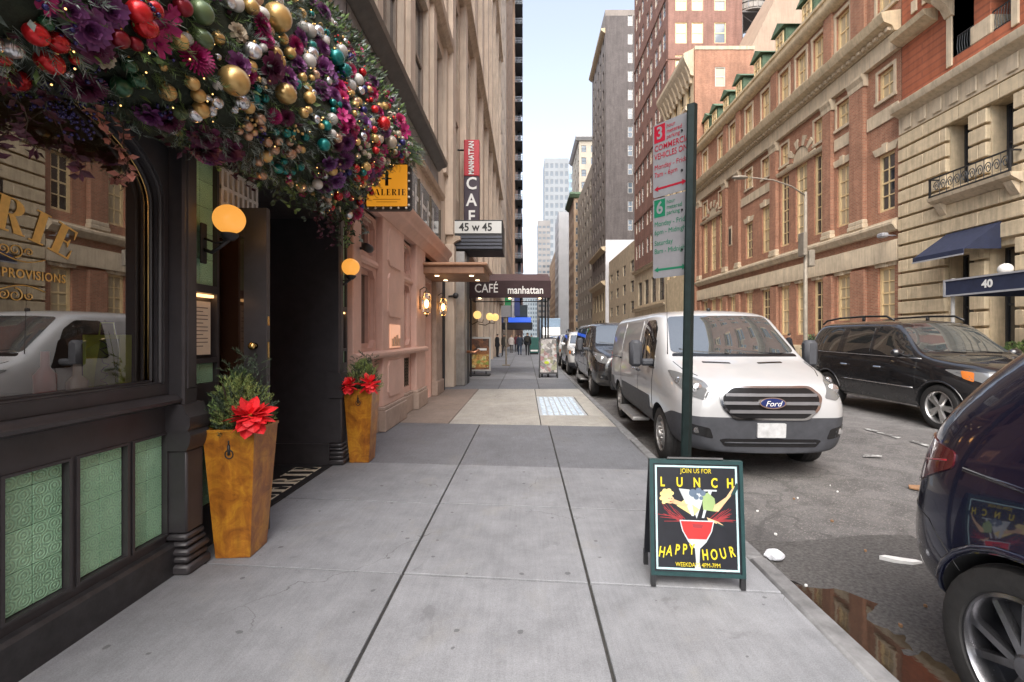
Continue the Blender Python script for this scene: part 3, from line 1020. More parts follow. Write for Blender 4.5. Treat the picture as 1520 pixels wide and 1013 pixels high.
# lime shopping bag on the window deck
gb = thing('gift_bag', 'lime green paper shopping bag with dark script standing inside the arched window', 'bag', (-2.60, 2.84, 1.122))
M_lime = mat('lime paper', (.42, .52, .03), .5, var=.12, scale=9)
M_lime2 = mat('dark green print', (.14, .22, .01), .5)
mb = MB(); mb.prism([(-2.72, 1.124), (-2.50, 1.124), (-2.495, 1.555), (-2.725, 1.555)], 'y', 2.80, 2.885); mb.build('bag_body', M_lime, gb)
mb = MB(); mb.prism([(-2.66, 1.15), (-2.505, 1.15), (-2.50, 1.53), (-2.61, 1.53), (-2.64, 1.36)], 'y', 2.7965, 2.799); mb.build('print_panel', M_lime2, gb)
mb = MB()
sq = [(-2.585 + .022*math.sin(k*.95) + .010*math.sin(k*2.1), 2.795, 1.17 + .35*k/38) for k in range(39)]
mb.tube(sq, .003, 4); mb.build('script_print', mat('black print', (.01, .01, .01), .5), gb, smooth=True)
mb = MB(); mb.tube([(-2.66, 2.84, 1.55), (-2.65, 2.84, 1.63), (-2.57, 2.84, 1.63), (-2.56, 2.84, 1.55)], .004, 5); mb.build('handle', M_lime, gb)
# a bottle crate and small display figures beside the bag
for (y, x, h, c, lab) in ((2.66, -2.62, .26, (.55, .50, .44), 'pale cream jar on the window deck beside the lime bag'), (2.52, -2.66, .34, (.40, .06, .04), 'dark red bottle on the window deck left of the cream jar')):
    mb = MB(); mb.lathe([(.045, 0), (.048, h*.62), (.02, h*.75), (.018, h), (.0, h)], 14, (x, y, 1.122))
    tag(mb.build('jar' if c[0] > .5 else 'bottle', mat('ware %.2f' % c[0], c, .3), smooth=True), lab, 'jar' if c[0] > .5 else 'bottle')

# pilasters either side of the entrance
def pilaster(y0, y1, ztop=3.3):
    p = MB()
    p.cbox(XF-.05, -2.235, y0+.02, y1-.02, .98, ztop, .012)
    p.cbox(XF-.05, -2.228, y0+.05, y1-.05, 1.2, ztop, .004)
    o = p.build('pilaster', M_black, SF)
    q = MB()
    q.prism([(XF-.05, .93), (-2.19, .93), (-2.17, .96), (-2.17, 1.02), (-2.20, 1.05), (-2.215, 1.10), (XF-.05, 1.12)], 'y', y0-.012, y1+.012)
    q.prism([(XF-.05, .80), (-2.20, .80), (-2.18, .84), (-2.17, .90), (-2.19, .93), (XF-.05, .93)], 'y', y0-.006, y1+.006)
    q.cbox(XF-.05, -2.205, y0+.006, y1-.006, .26, .80, .01)
    q.build('pedestal', M_black, o, angle=40)
    b_ = MB()
    for (z0, z1, e) in ((.0, .065, .035), (.07, .115, .022), (.12, .165, .03), (.17, .205, .014), (.21, .255, .006)):
        b_.cbox(XF-.05, -2.205+e, y0-e*.7, y1+e*.7, z0+.001, z1, .014)
    b_.build('base_moulding', M_black, o, angle=40)
    return o
pilaster(2.955, 3.125)
pilaster(5.45, 5.62)

# tin strips with menu boxes, beside the door and beyond it
M_menu = mat('menu paper', (.80, .70, .55), .8, var=.08, scale=12)
M_menuline = mat('menu print', (.22, .18, .14), .8)
M_glow = emit('menu box lamp', (1.0, .52, .20), 1.2)
def tin_strip(y0, y1):
    o = wall(F, y0-.025, y1+.025, .0, ZT, [(y0, y1, .30, .78), (y0, y1, 1.20, 1.35), (y0, y1, 1.385, 1.86), (y0, y1, 1.92, 3.2)], .05, .12, 'door_jamb_panel', M_black, SF)
    tiles(y0+.002, y1-.002, .302, .778, 2, .19, o, -.03)
    tiles(y0+.002, y1-.002, 1.202, 1.348, 2, .19, o, -.03)
    tiles(y0+.002, y1-.002, 1.922, 3.198, 2, .19, o, -.03)
    mb = MB(); F.box(mb, y0+.03, y1-.03, -.035, -.03, 1.41, 1.80); s_ = mb.build('menu_sheet', M_menu, o)
    mb = MB()
    for k in range(11):
        F.box(mb, y0+.06, y1-.06-.05*(k % 3 == 1), -.03, -.0285, 1.75-.028*k, 1.757-.028*k)
    mb.build('menu_print', M_menuline, o)
    mb = MB(); F.box(mb, y0+.02, y1-.02, -.045, -.012, 1.832, 1.852); mb.build('menu_lamp', M_glow, o)
    return o
tin_strip(3.155, 3.44)
tin_strip(5.645, 5.93)

# globe wall lamps
M_globe = emit('amber globe', (1.0, .42, .07), .30, (.45, .22, .06))
def globe_lamp(y, lab):
    L = thing('globe_lamp', lab, 'lamp', (XF, y, 2.2), group='amber globe lamps on the storefront')
    x = -2.135
    mb = MB(); F.box(mb, y-.03, y+.03, 0, .018, 2.07, 2.36, .006); mb.build('wall_plate', M_iron, L)
    mb = MB(); mb.tube([F.p(y, .015, 2.17), F.p(y, .07, 2.15), F.p(y, .13, 2.19), (x, y, 2.24)], .014, 8)
    mb.tube([F.p(y, .015, 2.25), F.p(y, .10, 2.22), (x, y, 2.235)], .009, 6); mb.build('bracket', M_iron, L, smooth=True)
    mb = MB(); mb.lathe([(.0, 0), (.03, .0), (.05, .02), (.062, .035), (.062, .05), (.04, .055)], 18, (x, y, 2.235)); mb.build('cup', M_iron, L, angle=40)
    mb = MB(); mb.sphere((x, y, 2.388), .104, 24, 16); mb.build('globe', M_globe, L, smooth=True)
    ld = bpy.data.lights.new('globe_light', 'POINT'); ld.energy = 4.5; ld.color = (1.0, .50, .16); ld.shadow_soft_size = .112
    lo = bpy.data.objects.new('globe_light', ld); lo.location = (x, y, 2.388); link(lo, L)
globe_lamp(3.28, 'large amber globe lamp on an iron bracket nearest the arched window')
globe_lamp(5.56, 'amber globe lamp beyond the entrance beside the pink facade')

# recessed entrance
mb = MB()
mb.poly([(-3.6, 5.45, 0), (XF-.02, 5.45, 0), (XF-.02, 5.45, 2.95), (-3.6, 5.45, 2.95)])
mb.poly([(-3.6, 3.46, 0), (-3.6, 5.45, 0), (-3.6, 5.45, 2.95), (-3.6, 3.46, 2.95)])
mb.poly([(-3.6, 3.465, 0), (XF-.02, 3.465, 0), (XF-.02, 3.465, 2.95), (-3.6, 3.465, 2.95)])
mb.poly([(-3.6, 3.46, 2.95), (XF, 3.46, 2.95), (XF, 5.45, 2.95), (-3.6, 5.45, 2.95)])
mb.build('recess_wall', M_black, SF, fix=False)
mb = MB(); mb.box(-3.59, XF-.01, 5.425, 5.447, .002, .24); mb.box(-3.59, XF-.01, 5.418, 5.447, .24, .262)
mb.build('skirting', M_black, SF)
mb = MB(); F.box(mb, 3.465, 6.05, -.05, .0, 2.95, ZT); mb.build('lintel', M_black, SF)
# white fret over the door
M_fret = mat('white fretwork', (.68, .64, .60), .5, var=.1)
mb = MB()
y0, y1, z0, z1 = 3.50, 3.98, 2.56, 2.86
F.box(mb, y0, y1, -.03, -.01, z0, z0+.03); F.box(mb, y0, y1, -.03, -.01, z1-.03, z1)
for k in range(8):
    a = y0 + (y1-y0-.028)*k/7; F.box(mb, a, a+.028, -.032, -.008, z0+.03, z1-.03)
F.box(mb, y0, y1, -.034, -.006, z0+.125, z0+.15)
mb.build('white_fret', M_fret, SF)
# door leaf standing open over the sidewalk
DR = thing('entrance_door', 'open black restaurant door with brass knob between the planter and the dark recess', 'door', (-2.95, 3.58, 0))
DY = 3.56
Fd = Face('-y', DY)
dw = MB()
DX0, DX1, DZ0, DZ1 = -2.98, -2.025, .02, 2.55
gx0, gx1, gz0, gz1 = -2.86, -2.205, 1.02, 2.32
dw.cbox(DX0, gx0, DY, DY+.05, DZ0, DZ1, .003); dw.cbox(gx1, DX1, DY, DY+.05, DZ0, DZ1, .003)
dw.box(gx0, gx1, DY+.001, DY+.049, DZ0, gz0); dw.box(gx0, gx1, DY+.001, DY+.049, gz1, DZ1)
dw.build('leaf', M_black, DR)
mb = MB(); mb.box(gx0, gx1, DY+.02, DY+.028, gz0, gz1); mb.build('glass', glass_dark('door glass', (.03, .014, .008), .04, .1), DR)
mb = MB(); mb.lathe([(.0, -.062), (.022, -.060), (.030, -.045), (.022, -.028), (.010, -.022), (.010, 0), (.024, 0.0)], 14, (-2.115, DY, 1.47), axis='y'); mb.build('knob', M_brass, DR, smooth=True)
mb = MB(); mb.box(DX1+.0005, DX1+.002, DY+.012, DY+.038, 1.36, 1.50); mb.box(DX1+.0005, DX1+.002, DY+.012, DY+.038, 1.63, 1.70); mb.build('latch_plate', M_brass, DR)
mb = MB(); mb.tube([(-2.13, DY-.004, 1.20), (-2.13, DY-.05, 1.20), (-2.13, DY-.05, 1.02), (-2.13, DY-.004, 1.02)], .011, 8); mb.build('pull_handle', M_brass, DR, smooth=True)
# mosaic threshold with the name
mb = MB(); mb.box(-3.58, -2.30, 3.63, 5.43, .002, .012); th = mb.build('threshold', mat('black mosaic', (.022, .021, .022), .5, var=.4, scale=40), SF)
mb = MB()
for i, pl in enumerate(serif_word('VALERIE', .30, lambda s: (s, 0, 0), .002)):
    mb.poly([(-2.36 - .02 - z, 4.48 + y*.92, .0135 + .0001*(i % 5)) for y, z in pl])
mb.build('mosaic_lettering', mat('cream mosaic', (.62, .55, .42), .6, var=.15, scale=60), th, fix=False)

# projecting lit sign
PS = thing('hanging_sign', 'glowing amber square sign in a black bulb studded frame under the garland', 'sign', (-2.33, 5.72, 3.1))
Fs = Face('-y', 5.68)
mb = MB(); mb.cbox(-2.02, -1.44, 5.69, 5.83, 3.13, 3.72, .03); mb.build('sign_case', M_iron, PS)
M_amber = emit('amber sign face', (1.0, .40, .03), .20, (.25, .10, .01))
mb = MB(); mb.cbox(-1.985, -1.475, 5.676, 5.69, 3.165, 3.685, .006); mb.build('sign_face', M_amber, PS)
M_signink = mat('dark sign ink', (.03, .012, .004), .6)
mb = MB()
for pl in serif_word('VALERIE', .078, lambda s: (s, 0, 0), .002): Fs.quad(mb, [(-1.73 + a, .0055, 3.30 + b_) for a, b_ in pl])
Fs.box(mb, -1.90, -1.56, .004, .0058, 3.247, 3.253); Fs.box(mb, -1.86, -1.60, .004, .0058, 3.215, 3.220)
Fs.box(mb, -1.75, -1.71, .004, .0058, 3.42, 3.60); Fs.box(mb, -1.79, -1.67, .004, .0058, 3.50, 3.515)
mb.build('sign_lettering', M_signink, PS, fix=False)
M_pearl_bulb = mat('unlit pearl bulb', (.75, .70, .60), .2, spec=.8)
pb = MB(); pb.sphere((0, 0, 0), .016, 8, 6); pbm = pb.mesh('bulb', M_pearl_bulb, smooth=True)
for k in range(6):
    inst('bulb', pbm, (-1.97 + .096*k, 5.683, 3.145), parent=PS)
    inst('bulb', pbm, (-1.456, 5.683, 3.18 + .10*k), parent=PS)
mb = MB(); mb.tube([(-2.33, 5.76, 3.66), (-2.0, 5.76, 3.66)], .016, 8); mb.build('arm', M_iron, PS)
# ================================================================== LEFT SIDE OF THE STREET
# ---- building over the restaurant and the pink shop
XA = -2.42
FA = Face('+x', XA)
BA = thing('office_building', 'beige masonry building with tall windows above the restaurant and the pink shop', 'building', (XA-2, 7, 0))
wins = []
z = 6.75
while z < 9:
    for (a, b_) in ((.3, 1.7), (2.2, 3.6), (4.1, 5.5), (6.2, 7.45), (7.75, 9.05), (9.75, 11.35), (12.2, 13.3)):
        wins.append((a, b_, z, z+2.9))
    z += 3.9
wall(FA, -.4, 13.8, 3.302, 12.4, wins, .26, 8, 'upper_wall', M_beige, BA)
M_glass_up = glass_dark('upper window glass', (.05, .055, .065), .03, .06)
for (a, b_, z0, z1) in wins:
    if z0 < 30:
        window(FA, (a+b_)/2, z0, b_-a, z1-z0, M_bronze if z0 > 9 else mat('taupe window frame', (.25, .20, .16), .6), M_glass_up, BA, 2, 2, .09, .06, .18)
mb = MB(); FA.prof(mb, [(-.02, 5.98), (.10, 5.98), (.18, 6.06), (.30, 6.10), (.32, 6.20), (.26, 6.24), (.20, 6.30), (-.02, 6.34)], -.4, 12.3)
mb.build('cornice', mat('dark bronze gutter', (.085, .078, .07), .4, var=.25, scale=6), BA, angle=50)
mb = MB(); FA.prof(mb, [(-.02, 10.0), (.14, 10.0), (.26, 10.12), (.28, 10.30), (-.02, 10.36)], 11.4, 13.8); mb.build('string_course', M_beige2, BA)
for y in (5.85, 9.4, 11.75, 13.55):
    mb = MB(); FA.box(mb, y-.2, y+.2, -.02, .10, 6.342, 12.3); mb.build('pier', M_beige, BA)
# metal band under the cornice
M_zinc = mat('zinc panel', (.22, .225, .235), .45, metal=.4, var=.2, scale=3)
mb = MB(); FA.box(mb, -.4, 12.3, -.01, .05, 5.50, 5.98); band = mb.build('metal_band', M_zinc, BA)
y = -.3
while y < 12.2:
    mb = MB(); FA.box(mb, y, y+1.0, .05, .075, 5.53, 5.95, .01); mb.build('panel', M_zinc, band); y += 1.05
mb = MB(); FA.prof(mb, [(-.01, 5.38), (.10, 5.40), (.14, 5.50), (-.01, 5.50)], -.4, 13.0); mb.build('sill_moulding', M_beige2, BA)
mb = MB(); FA.prof(mb, [(-.01, 3.98), (.06, 3.98), (.10, 4.04), (-.01, 4.06)], 6.05, 13.6); mb.build('lower_moulding', M_beige2, BA)
# upper glazing with a washed-out graphic, above the pink shop
FAo = Face('+x', XA)
mb = MB(); FA.box(mb, 8.9, 12.7, .0, .03, 4.08, 5.05); gl = mb.build('sign_glazing', glass_dark('sign glazing', (.16, .17, .17), .12, .1), BA)
mb = MB()
for k in range(5):
    y0 = 9.2 + .62*k
    FA.quad(mb, [(y0, .034, 4.25), (y0+.13, .034, 4.25), (y0+.16, .034, 4.85), (y0+.03, .034, 4.85)])
for k in range(4):
    FA.quad(mb, [(9.2+.62*k+.05, .035, 4.52), (9.2+.62*k+.55, .035, 4.52), (9.2+.62*k+.55, .035, 4.62), (9.2+.62*k+.05, .035, 4.62)])
mb.build('faded_graphic', mat('faded white film', (.60, .60, .58), .6, var=.25, scale=6), gl, fix=False)
for y in (8.9, 10.15, 11.4, 12.66):
    mb = MB(); FA.box(mb, y, y+.05, .03, .06, 4.08, 5.05); mb.build('mullion', M_bronze, gl)
# clapboard strip above the garland
M_clap = mat('grey clapboard', (.16, .14, .125), .7, var=.2, scale=4)
for k in range(8):
    mb = MB(); FA.prof(mb, [(.0, 4.40+.12*k), (.035, 4.40+.12*k), (.015, 4.515+.12*k), (.0, 4.515+.12*k)], -.35, 6.0); mb.build('clapboard', M_clap, BA)

# ---- pink shop
M_pink = mat('dusty pink paint', (.64, .42, .345), .55, var=.10, scale=2.5, bump=.06, bscale=30, grime=.12)
M_pinkdark = mat('deep pink paint', (.55, .34, .275), .55, var=.12, scale=3)
M_pinkbase = mat('pinkish stone base', (.43, .33, .27), .7, var=.15, scale=5, grime=.25)
XP = -2.42
FP = Face('+x', XP)
PK = thing('pink_storefront', 'dusty pink panelled shopfront with rounded windows beyond the black restaurant', 'storefront', (XP, 8, 0))
op = [(6.50, 7.22, 1.36, 2.56), (6.50, 7.22, 2.78, 3.34), (8.72, 9.42, 1.36, 2.56), (8.72, 9.42, 2.78, 3.34), (8.72, 9.46, .52, 1.10), (10.55, 11.62, 0, 2.86)]
wall(FP, 6.05, 12.75, 0, 3.62, op, .16, .9, 'wall', M_pink, PK)
M_pinkglass = glass_dark('pink shop glass', (.07, .06, .05), .05, .08)
for (a, b_, z0, z1) in op[:4]:
    window(FP, (a+b_)/2, z0, b_-a, z1-z0, M_pinkdark, M_pinkglass, PK, 1, 1, .07, .03, .10)
    mb = MB()      # moulded surround with cut corners
    for (ua, ub, za, zb) in ((a-.06, b_+.06, z1, z1+.06), (a-.06, b_+.06, z0-.06, z0), (a-.06, a, z0, z1), (b_, b_+.06, z0, z1)):
        FP.box(mb, ua, ub, .0, .03, za, zb)
    for (u, v, s, t) in ((a, z0, 1, 1), (b_, z0, -1, 1), (a, z1, 1, -1), (b_, z1, -1, -1)):
        pts = [(u, v), (u+s*.12, v), (u+s*.085, v+t*.035), (u+s*.035, v+t*.085), (u, v+t*.12)]
        vs = [FP.p(p[0], .028, p[1]) for p in pts] + [FP.p(p[0], -.09, p[1]) for p in pts]
        mb.add(vs, [(0,1,2,3,4), (1,6,7,2), (2,7,8,3), (3,8,9,4)])
    mb.build('window_surround', M_pinkdark, PK, fix=False)
# louvre vent
mb = MB(); FP.box(mb, 8.70, 9.48, -.12, -.10, .50, 1.12); vt = mb.build('vent', M_iron, PK)
for k in range(9):
    mb = MB(); FP.box(mb, 8.73, 9.45, -.10, -.02, .545+.062*k, .575+.062*k); mb.build('slat', M_bronze, vt)
for k in range(6):
    mb = MB(); FP.box(mb, 8.76+.13*k, 8.785+.13*k, -.02, -.005, .53, 1.09); mb.build('slat', M_bronze, vt)
def pink_pier(y0, y1, panels=True):
    mb = MB(); FP.box(mb, y0, y1, .0, .13, .40, 3.5, .012); o = mb.build('pier', M_pink, PK)
    if panels:
        for (z0, z1) in ((2.72, 3.36), (1.86, 2.60), (.52, 1.14)):
            c = .09; a, b_ = y0+.22, y1-.22
            pts = [(a+c, z0), (b_-c, z0), (b_, z0+c), (b_, z1-c), (b_-c, z1), (a+c, z1), (a, z1-c), (a, z0+c)]
            q = MB(); vs = [FP.p(p[0], .13, p[1]) for p in pts] + [FP.p(p[0]*.97+(a+b_)/2*.03, .155, p[1]*.97+(z0+z1)/2*.03) for p in pts]
            q.add(vs, [tuple(range(8, 16))] + [(i, (i+1) % 8, 8+(i+1) % 8, 8+i) for i in range(8)])
            q.build('raised_panel', M_pink, o)
    return o
pink_pier(6.06, 6.36, False); p2 = pink_pier(7.32, 8.60); pink_pier(9.56, 10.42, False)
mb = MB(); FP.box(mb, 7.66, 8.26, .131, .15, 1.34, 1.74); mb.build('display_niche', emit('lit niche', (1.0, .50, .30), .20, (.6, .35, .25)), p2)
mb = MB()
for k in range(4): FP.box(mb, 7.72+.13*k, 7.80+.13*k, .152, .17, 1.37, 1.50+.03*(k % 3))
mb.build('niche_jars', mat('niche jar', (.55, .35, .22), .4), p2)
mb = MB(); FP.prof(mb, [(-.02, 1.20), (.17, 1.20), (.20, 1.24), (.20, 1.28), (.15, 1.31), (-.02, 1.31)], 6.05, 10.45); mb.build('sill', M_pink, PK)
mb = MB(); FP.prof(mb, [(-.02, 2.62), (.05, 2.62), (.07, 2.66), (.05, 2.72), (-.02, 2.72)], 6.37, 7.31); FP.prof(mb, [(-.02, 2.62), (.05, 2.62), (.07, 2.66), (.05, 2.72), (-.02, 2.72)], 8.61, 9.55); mb.build('transom_rail', M_pink, PK)
for (a, b_) in ((6.052, 7.30), (7.305, 8.62), (8.625, 9.55), (9.555, 10.44)):
    e = .16 if (a in (7.305, 9.555)) else .05
    mb = MB(); FP.box(mb, a, b_, -.01, e+.02, .001, .34, .01); FP.box(mb, a, b_, -.01, e, .34, .40, .012); mb.build('base_block', M_pinkbase, PK)
mb = MB(); FP.prof(mb, [(-.05, 3.46), (.14, 3.46), (.18, 3.54), (.28, 3.62), (.30, 3.72), (.36, 3.78), (.37, 3.86), (.30, 3.90), (-.05, 3.96)], 6.05, 12.75); mb.build('cornice', M_pink, PK, angle=40)
# entrance recess walls, floor line and the stone pier
mb = MB()
mb.box(-3.1, XP-.162, 11.62, 11.70, 0, 2.9); mb.box(-3.1, -3.04, 10.5, 11.62, 0, 2.9)
mb.build('entrance_wall', mat('salmon plaster', (.55, .27, .16), .6, var=.1, scale=4), PK)
mb = MB(); FP.box(mb, 11.75, 12.6, .0, .12, .0, 3.3, .015); FP.box(mb, 11.70, 12.65, .0, .16, .001, .36, .015); mb.build('stone_pier', M_pinkbase, PK)
mb = MB(); mb.tube([FP.p(12.95, .08, 0), FP.p(12.95, .08, 3.4)], .05, 8); mb.build('drain_pipe', M_iron, PK)
# canopy over that entrance
CP = thing('entrance_canopy', 'flat wooden canopy with small downlights over the pink shop entrance', 'canopy', (-1.65, 11, 2.9))
M_wood = mat('brown canopy boards', (.24, .125, .07), .45, var=.2, scale=3, streak=.2)
M_woodlit = mat('lit canopy wood', (.36, .20, .12), .45, var=.15, scale=3)  # lighter copy of the canopy wood, light put into its colour
mb = MB(); mb.cbox(-2.40, -.93, 10.22, 11.8, 2.94, 3.12, .015); mb.build('slab', M_wood, CP)
mb = MB(); mb.cbox(-2.40, -.86, 10.15, 11.87, 3.121, 3.19, .02); mb.build('top_trim', M_woodlit, CP)
M_down = emit('downlight', (1.0, .72, .42), 2.5)
for (x, y) in ((-2.05, 10.55), (-1.25, 10.55), (-2.0, 11.4), (-1.2, 11.4)):
    mb = MB(); mb.lathe([(.0, 0), (.05, 0), (.05, .012)], 12, (x, y, 2.928)); mb.build('downlight', M_down, CP)
# glass lanterns
M_flame = emit('lantern filament', (1.0, .48, .14), 4.0)
M_lgl = clear_glass('lantern glass', .05)
def lantern(x, y, zc, lab):
    L = thing('wall_lantern', lab, 'lantern', (x, y, zc), group='wall lanterns at the pink entrance')
    mb = MB(); mb.cbox(x-.16, x-.13, y-.05, y+.05, zc-.12, zc+.16, .01); mb.tube([(x-.14, y, zc+.30), (x-.05, y, zc+.36), (x, y, zc+.33), (x, y, zc+.27)], .012, 6); mb.tube([(x-.145, y, zc+.1), (x-.14, y, zc+.31)], .012, 6); mb.build('bracket', M_bronze, L)
    mb = MB(); mb.lathe([(.03, -.24), (.085, -.18), (.11, .10), (.06, .24)], 8, (x, y, zc), cap=False); mb.build('glass', M_lgl, L)
    mb = MB(); mb.lathe([(.0, .30), (.03, .28), (.075, .235), (.06, .225)], 8, (x, y, zc)); mb.lathe([(.0, -.29), (.02, -.26), (.04, -.235), (.03, -.22)], 8, (x, y, zc)); mb.build('cap', M_bronze, L)
    mb = MB(); mb.sphere((x, y, zc), .05, 10, 8, sc=(1, 1, 1.9)); mb.build('bulb', M_flame, L, smooth=True)
lantern(-2.14, 9.85, 2.24, 'glass wall lantern glowing on the pink pier under the wooden canopy')
lantern(-2.16, 11.95, 2.30, 'glass wall lantern glowing on the pale stone pier beyond the canopy recess')
# security camera
SCm = thing('security_camera', 'black security camera high on the pink facade beside the amber globe', 'camera', (-2.30, 6.3, 2.75))
mb = MB(); mb.tube([(-2.40, 6.30, 2.76), (-2.20, 6.30, 2.76)], .02, 8); mb.build('bracket', M_iron, SCm)
mb = MB(); mb.lathe([(.0, -.10), (.055, -.095), (.06, .07), (.045, .09), (.0, .09)], 14, (-2.17, 6.26, 2.755), axis='y'); mb.build('housing', M_iron, SCm, smooth=True)
mb = MB(); mb.tube([(-2.30, 13.6, 2.72), (-2.12, 13.6, 2.74)], .03, 8); mb.sphere((-2.08, 13.55, 2.74), .09, 12, 8)
tag(mb.build('security_camera', M_iron), 'small black dome camera by the drain pipe near the marquee', 'camera')

# ---- building with the marquee and the cafe
XB = -2.40
FB = Face('+x', XB)
BB = thing('hotel_building', 'tall tan building with pilasters carrying the marquee and the cafe awning', 'building', (XB-3, 26, 0))
wins = []
z = 6.3
while z < 30:
    for (a, b_) in ((14.5, 16.3), (17.6, 19.4), (20.7, 22.5), (24.2, 26.0), (27.6, 29.4), (31, 32.8), (34.4, 36.2), (37.8, 39.6)):
        wins.append((a, b_, z, z+2.7))
    z += 4.0
shop = [(15.2, 16.6, .4, 3.4), (17.5, 19.2, .4, 3.4), (20.4, 22.4, .4, 3.4), (24.2, 26.4, .4, 3.6), (28, 31, .4, 3.6), (33, 36, .4, 3.6)]
wall(FB, 13.8, 41, 0, 33.5, wins + shop, .3, 9, 'wall', M_beige2, BB)
for (a, b_, z0, z1) in wins:
    if z0 < 34: window(FB, (a+b_)/2, z0, b_-a, z1-z0, M_bronze, M_glass_up, BB, 1, 2, .09, .06, .2)
for (a, b_, z0, z1) in shop:
    window(FB, (a+b_)/2, z0, b_-a, z1-z0, M_dark_frame, M_pane, BB, 2, 2, .09, .06, .2, meet=False)
for y in (13.98, 16.95, 20.05, 23.35, 26.8, 30.2, 33.6, 37.0, 40.6):
    mb = MB(); FB.box(mb, y-.28, y+.28, -.02, .22, 4.6, 32); mb.build('pilaster', M_beige, BB)
    mb = MB(); FB.box(mb, y-.34, y+.34, -.02, .26, 0, 4.3, .02); mb.build('pier', M_beige, BB)
for (z, h, e) in ((4.3, .3, .42), (13.6, .35, .40), (26.0, .4, .4), (32.5, 1.0, .9)):
    mb = MB(); FB.prof(mb, [(-.02, z), (e*.4, z), (e*.7, z+h*.4), (e, z+h*.55), (e, z+h*.9), (-.02, z+h)], 13.8, 41); mb.build('cornice', M_beige2, BB, angle=40)
# steel portal of the marquee entrance
M_steel = mat('brushed steel', (.36, .34, .32), .35, metal=.85, var=.2, scale=3, streak=.25)
mb = MB(); mb.cbox(-2.38, -1.86, 14.02, 14.5, .001, 4.16, .02); mb.build('steel_column', M_steel, BB)
mb = MB(); mb.box(-1.98, -1.86, 14.52, 15.1, .001, 4.15); mb.build('door_jamb', M_iron, BB)
mb = MB(); mb.tube([(-1.84, 14.25, 1.05), (-1.6, 14.25, 1.02), (-1.45, 14.3, 1.10)], .045, 8); mb.build('standpipe', mat('standpipe brass', (.45, .22, .13), .35, metal=.8), BB, smooth=True)

# marquee
MQ = thing('marquee', 'projecting theatre style marquee box with white face over the steel column', 'marquee', (-1.5, 14.5, 4.2))
mb = MB(); mb.cbox(-2.36, -.70, 14.02, 15.3, 4.18, 5.12, .02); mb.build('box', M_iron, MQ)
Fm = Face('-y', 14.02)
M_mface = emit('marquee face', (.80, .80, .76), .05, (.46, .46, .44))
mb = MB(); Fm.box(mb, -2.32, -.74, .002, .03, 4.70, 5.07); mb.build('white_face', M_mface, MQ)
for k in range(4):
    mb = MB(); Fm.box(mb, -2.33, -.72, .002, .05-.01*k, 4.22+.11*k, 4.29+.11*k); mb.build('rib', mat('marquee rib', (.05, .055, .075), .4), MQ)
M_ink = mat('black lettering', (.012, .012, .012), .5)
text_on('lettering', '45 w 45', .34, M_ink, (-1.53, 13.985, 4.875), (1, 0, 0), (0, 0, 1), MQ, bold=.008, sx=.92)
# blade sign
BS = thing('blade_sign', 'tall vertical blade sign, red above dark purple, over the marquee', 'sign', (-1.9, 16, 6))
M_redsign = mat('red sign face', (.42, .012, .025), .4, var=.1)
M_purple = mat('dark purple sign face', (.028, .012, .026), .4, var=.15)
mb = MB(); mb.cbox(-2.16, -1.62, 15.95, 16.2, 7.15, 8.42, .015); mb.build('red_panel', M_redsign, BS)
mb = MB(); mb.cbox(-2.16, -1.62, 15.95, 16.2, 4.75, 7.14, .015); mb.build('purple_panel', M_purple, BS)
M_white_let = mat('white lettering', (.75, .74, .72), .5, var=.05)
text_on('lettering', 'MANHATTAN', .26, M_white_let, (-1.89, 15.93, 7.78), (0, 0, 1), (-1, 0, 0), BS, bold=.006, sx=.72)
for i, ch in enumerate('CAF\u00c9'):
    text_on('lettering', ch, .60, M_white_let, (-1.89, 15.93, 6.86 - .58*i), (1, 0, 0), (0, 0, 1), BS, bold=.012, sx=.9)
mb = MB(); mb.tube([(-2.4, 16.08, 8.1), (-2.15, 16.08, 8.1)], .03, 6); mb.tube([(-2.4, 16.08, 5.2), (-2.15, 16.08, 5.2)], .03, 6); mb.build('bracket', M_iron, BS)

# cafe awning on posts
AW = thing('cafe_awning', 'maroon fabric awning on posts reaching across the sidewalk', 'awning', (-.6, 18, 0))
M_maroon = mat('maroon canvas', (.034, .015, .017), .8, var=.2, scale=3, bump=.1, bscale=60)
M_maroon2 = mat('faded maroon canvas', (.075, .040, .039), .8, var=.2, scale=3, bump=.1, bscale=60)
ax0, ax1, ay0, ay1 = -2.14, .93, 17.0, 19.6
mb = MB()
mb.add([(ax0, ay0, 3.60), (ax1, ay0, 3.60), (ax1, ay1-.9, 4.08), (ax0, ay1-.9, 4.08), (ax1, ay1, 3.60), (ax0, ay1, 3.60)], [(0,1,2,3), (3,2,4,5), (1,4,2), (0,3,5)])
mb.build('roof_canvas', M_maroon2, AW, fix=False)
mb = MB(); mb.box(ax0, ax1, ay0-.02, ay0, 2.96, 3.60); mb.box(ax1, ax1+.02, ay0, ay1, 2.96, 3.60); mb.box(ax0-.02, ax0, ay0, ay1, 2.96, 3.6)
mb.build('valance', M_maroon, AW)
text_on('lettering', 'CAF\u00c9', .46, M_white_let, (-1.46, ay0-.028, 3.30), (1, 0, 0), (0, 0, 1), AW, sx=.82, bold=.004)
text_on('lettering', 'manhattan', .40, M_white_let, (.0, ay0-.028, 3.24), (1, 0, 0), (0, 0, 1), AW, sx=.80, bold=.006)
for (x, y) in ((.62, 17.1), (.85, 17.1), (.85, 19.4), (-2.05, 17.1)):
    mb = MB(); mb.tube([(x, y, 0), (x, y, 3.55)], .035, 8); mb.build('post', M_iron, AW)
mb = MB(); mb.box(ax0, ax1, 17.02, 17.08, 2.98, 3.02); mb.box(ax0, ax1, 19.4, 19.46, 2.98, 3.02); mb.build('frame', M_iron, AW)
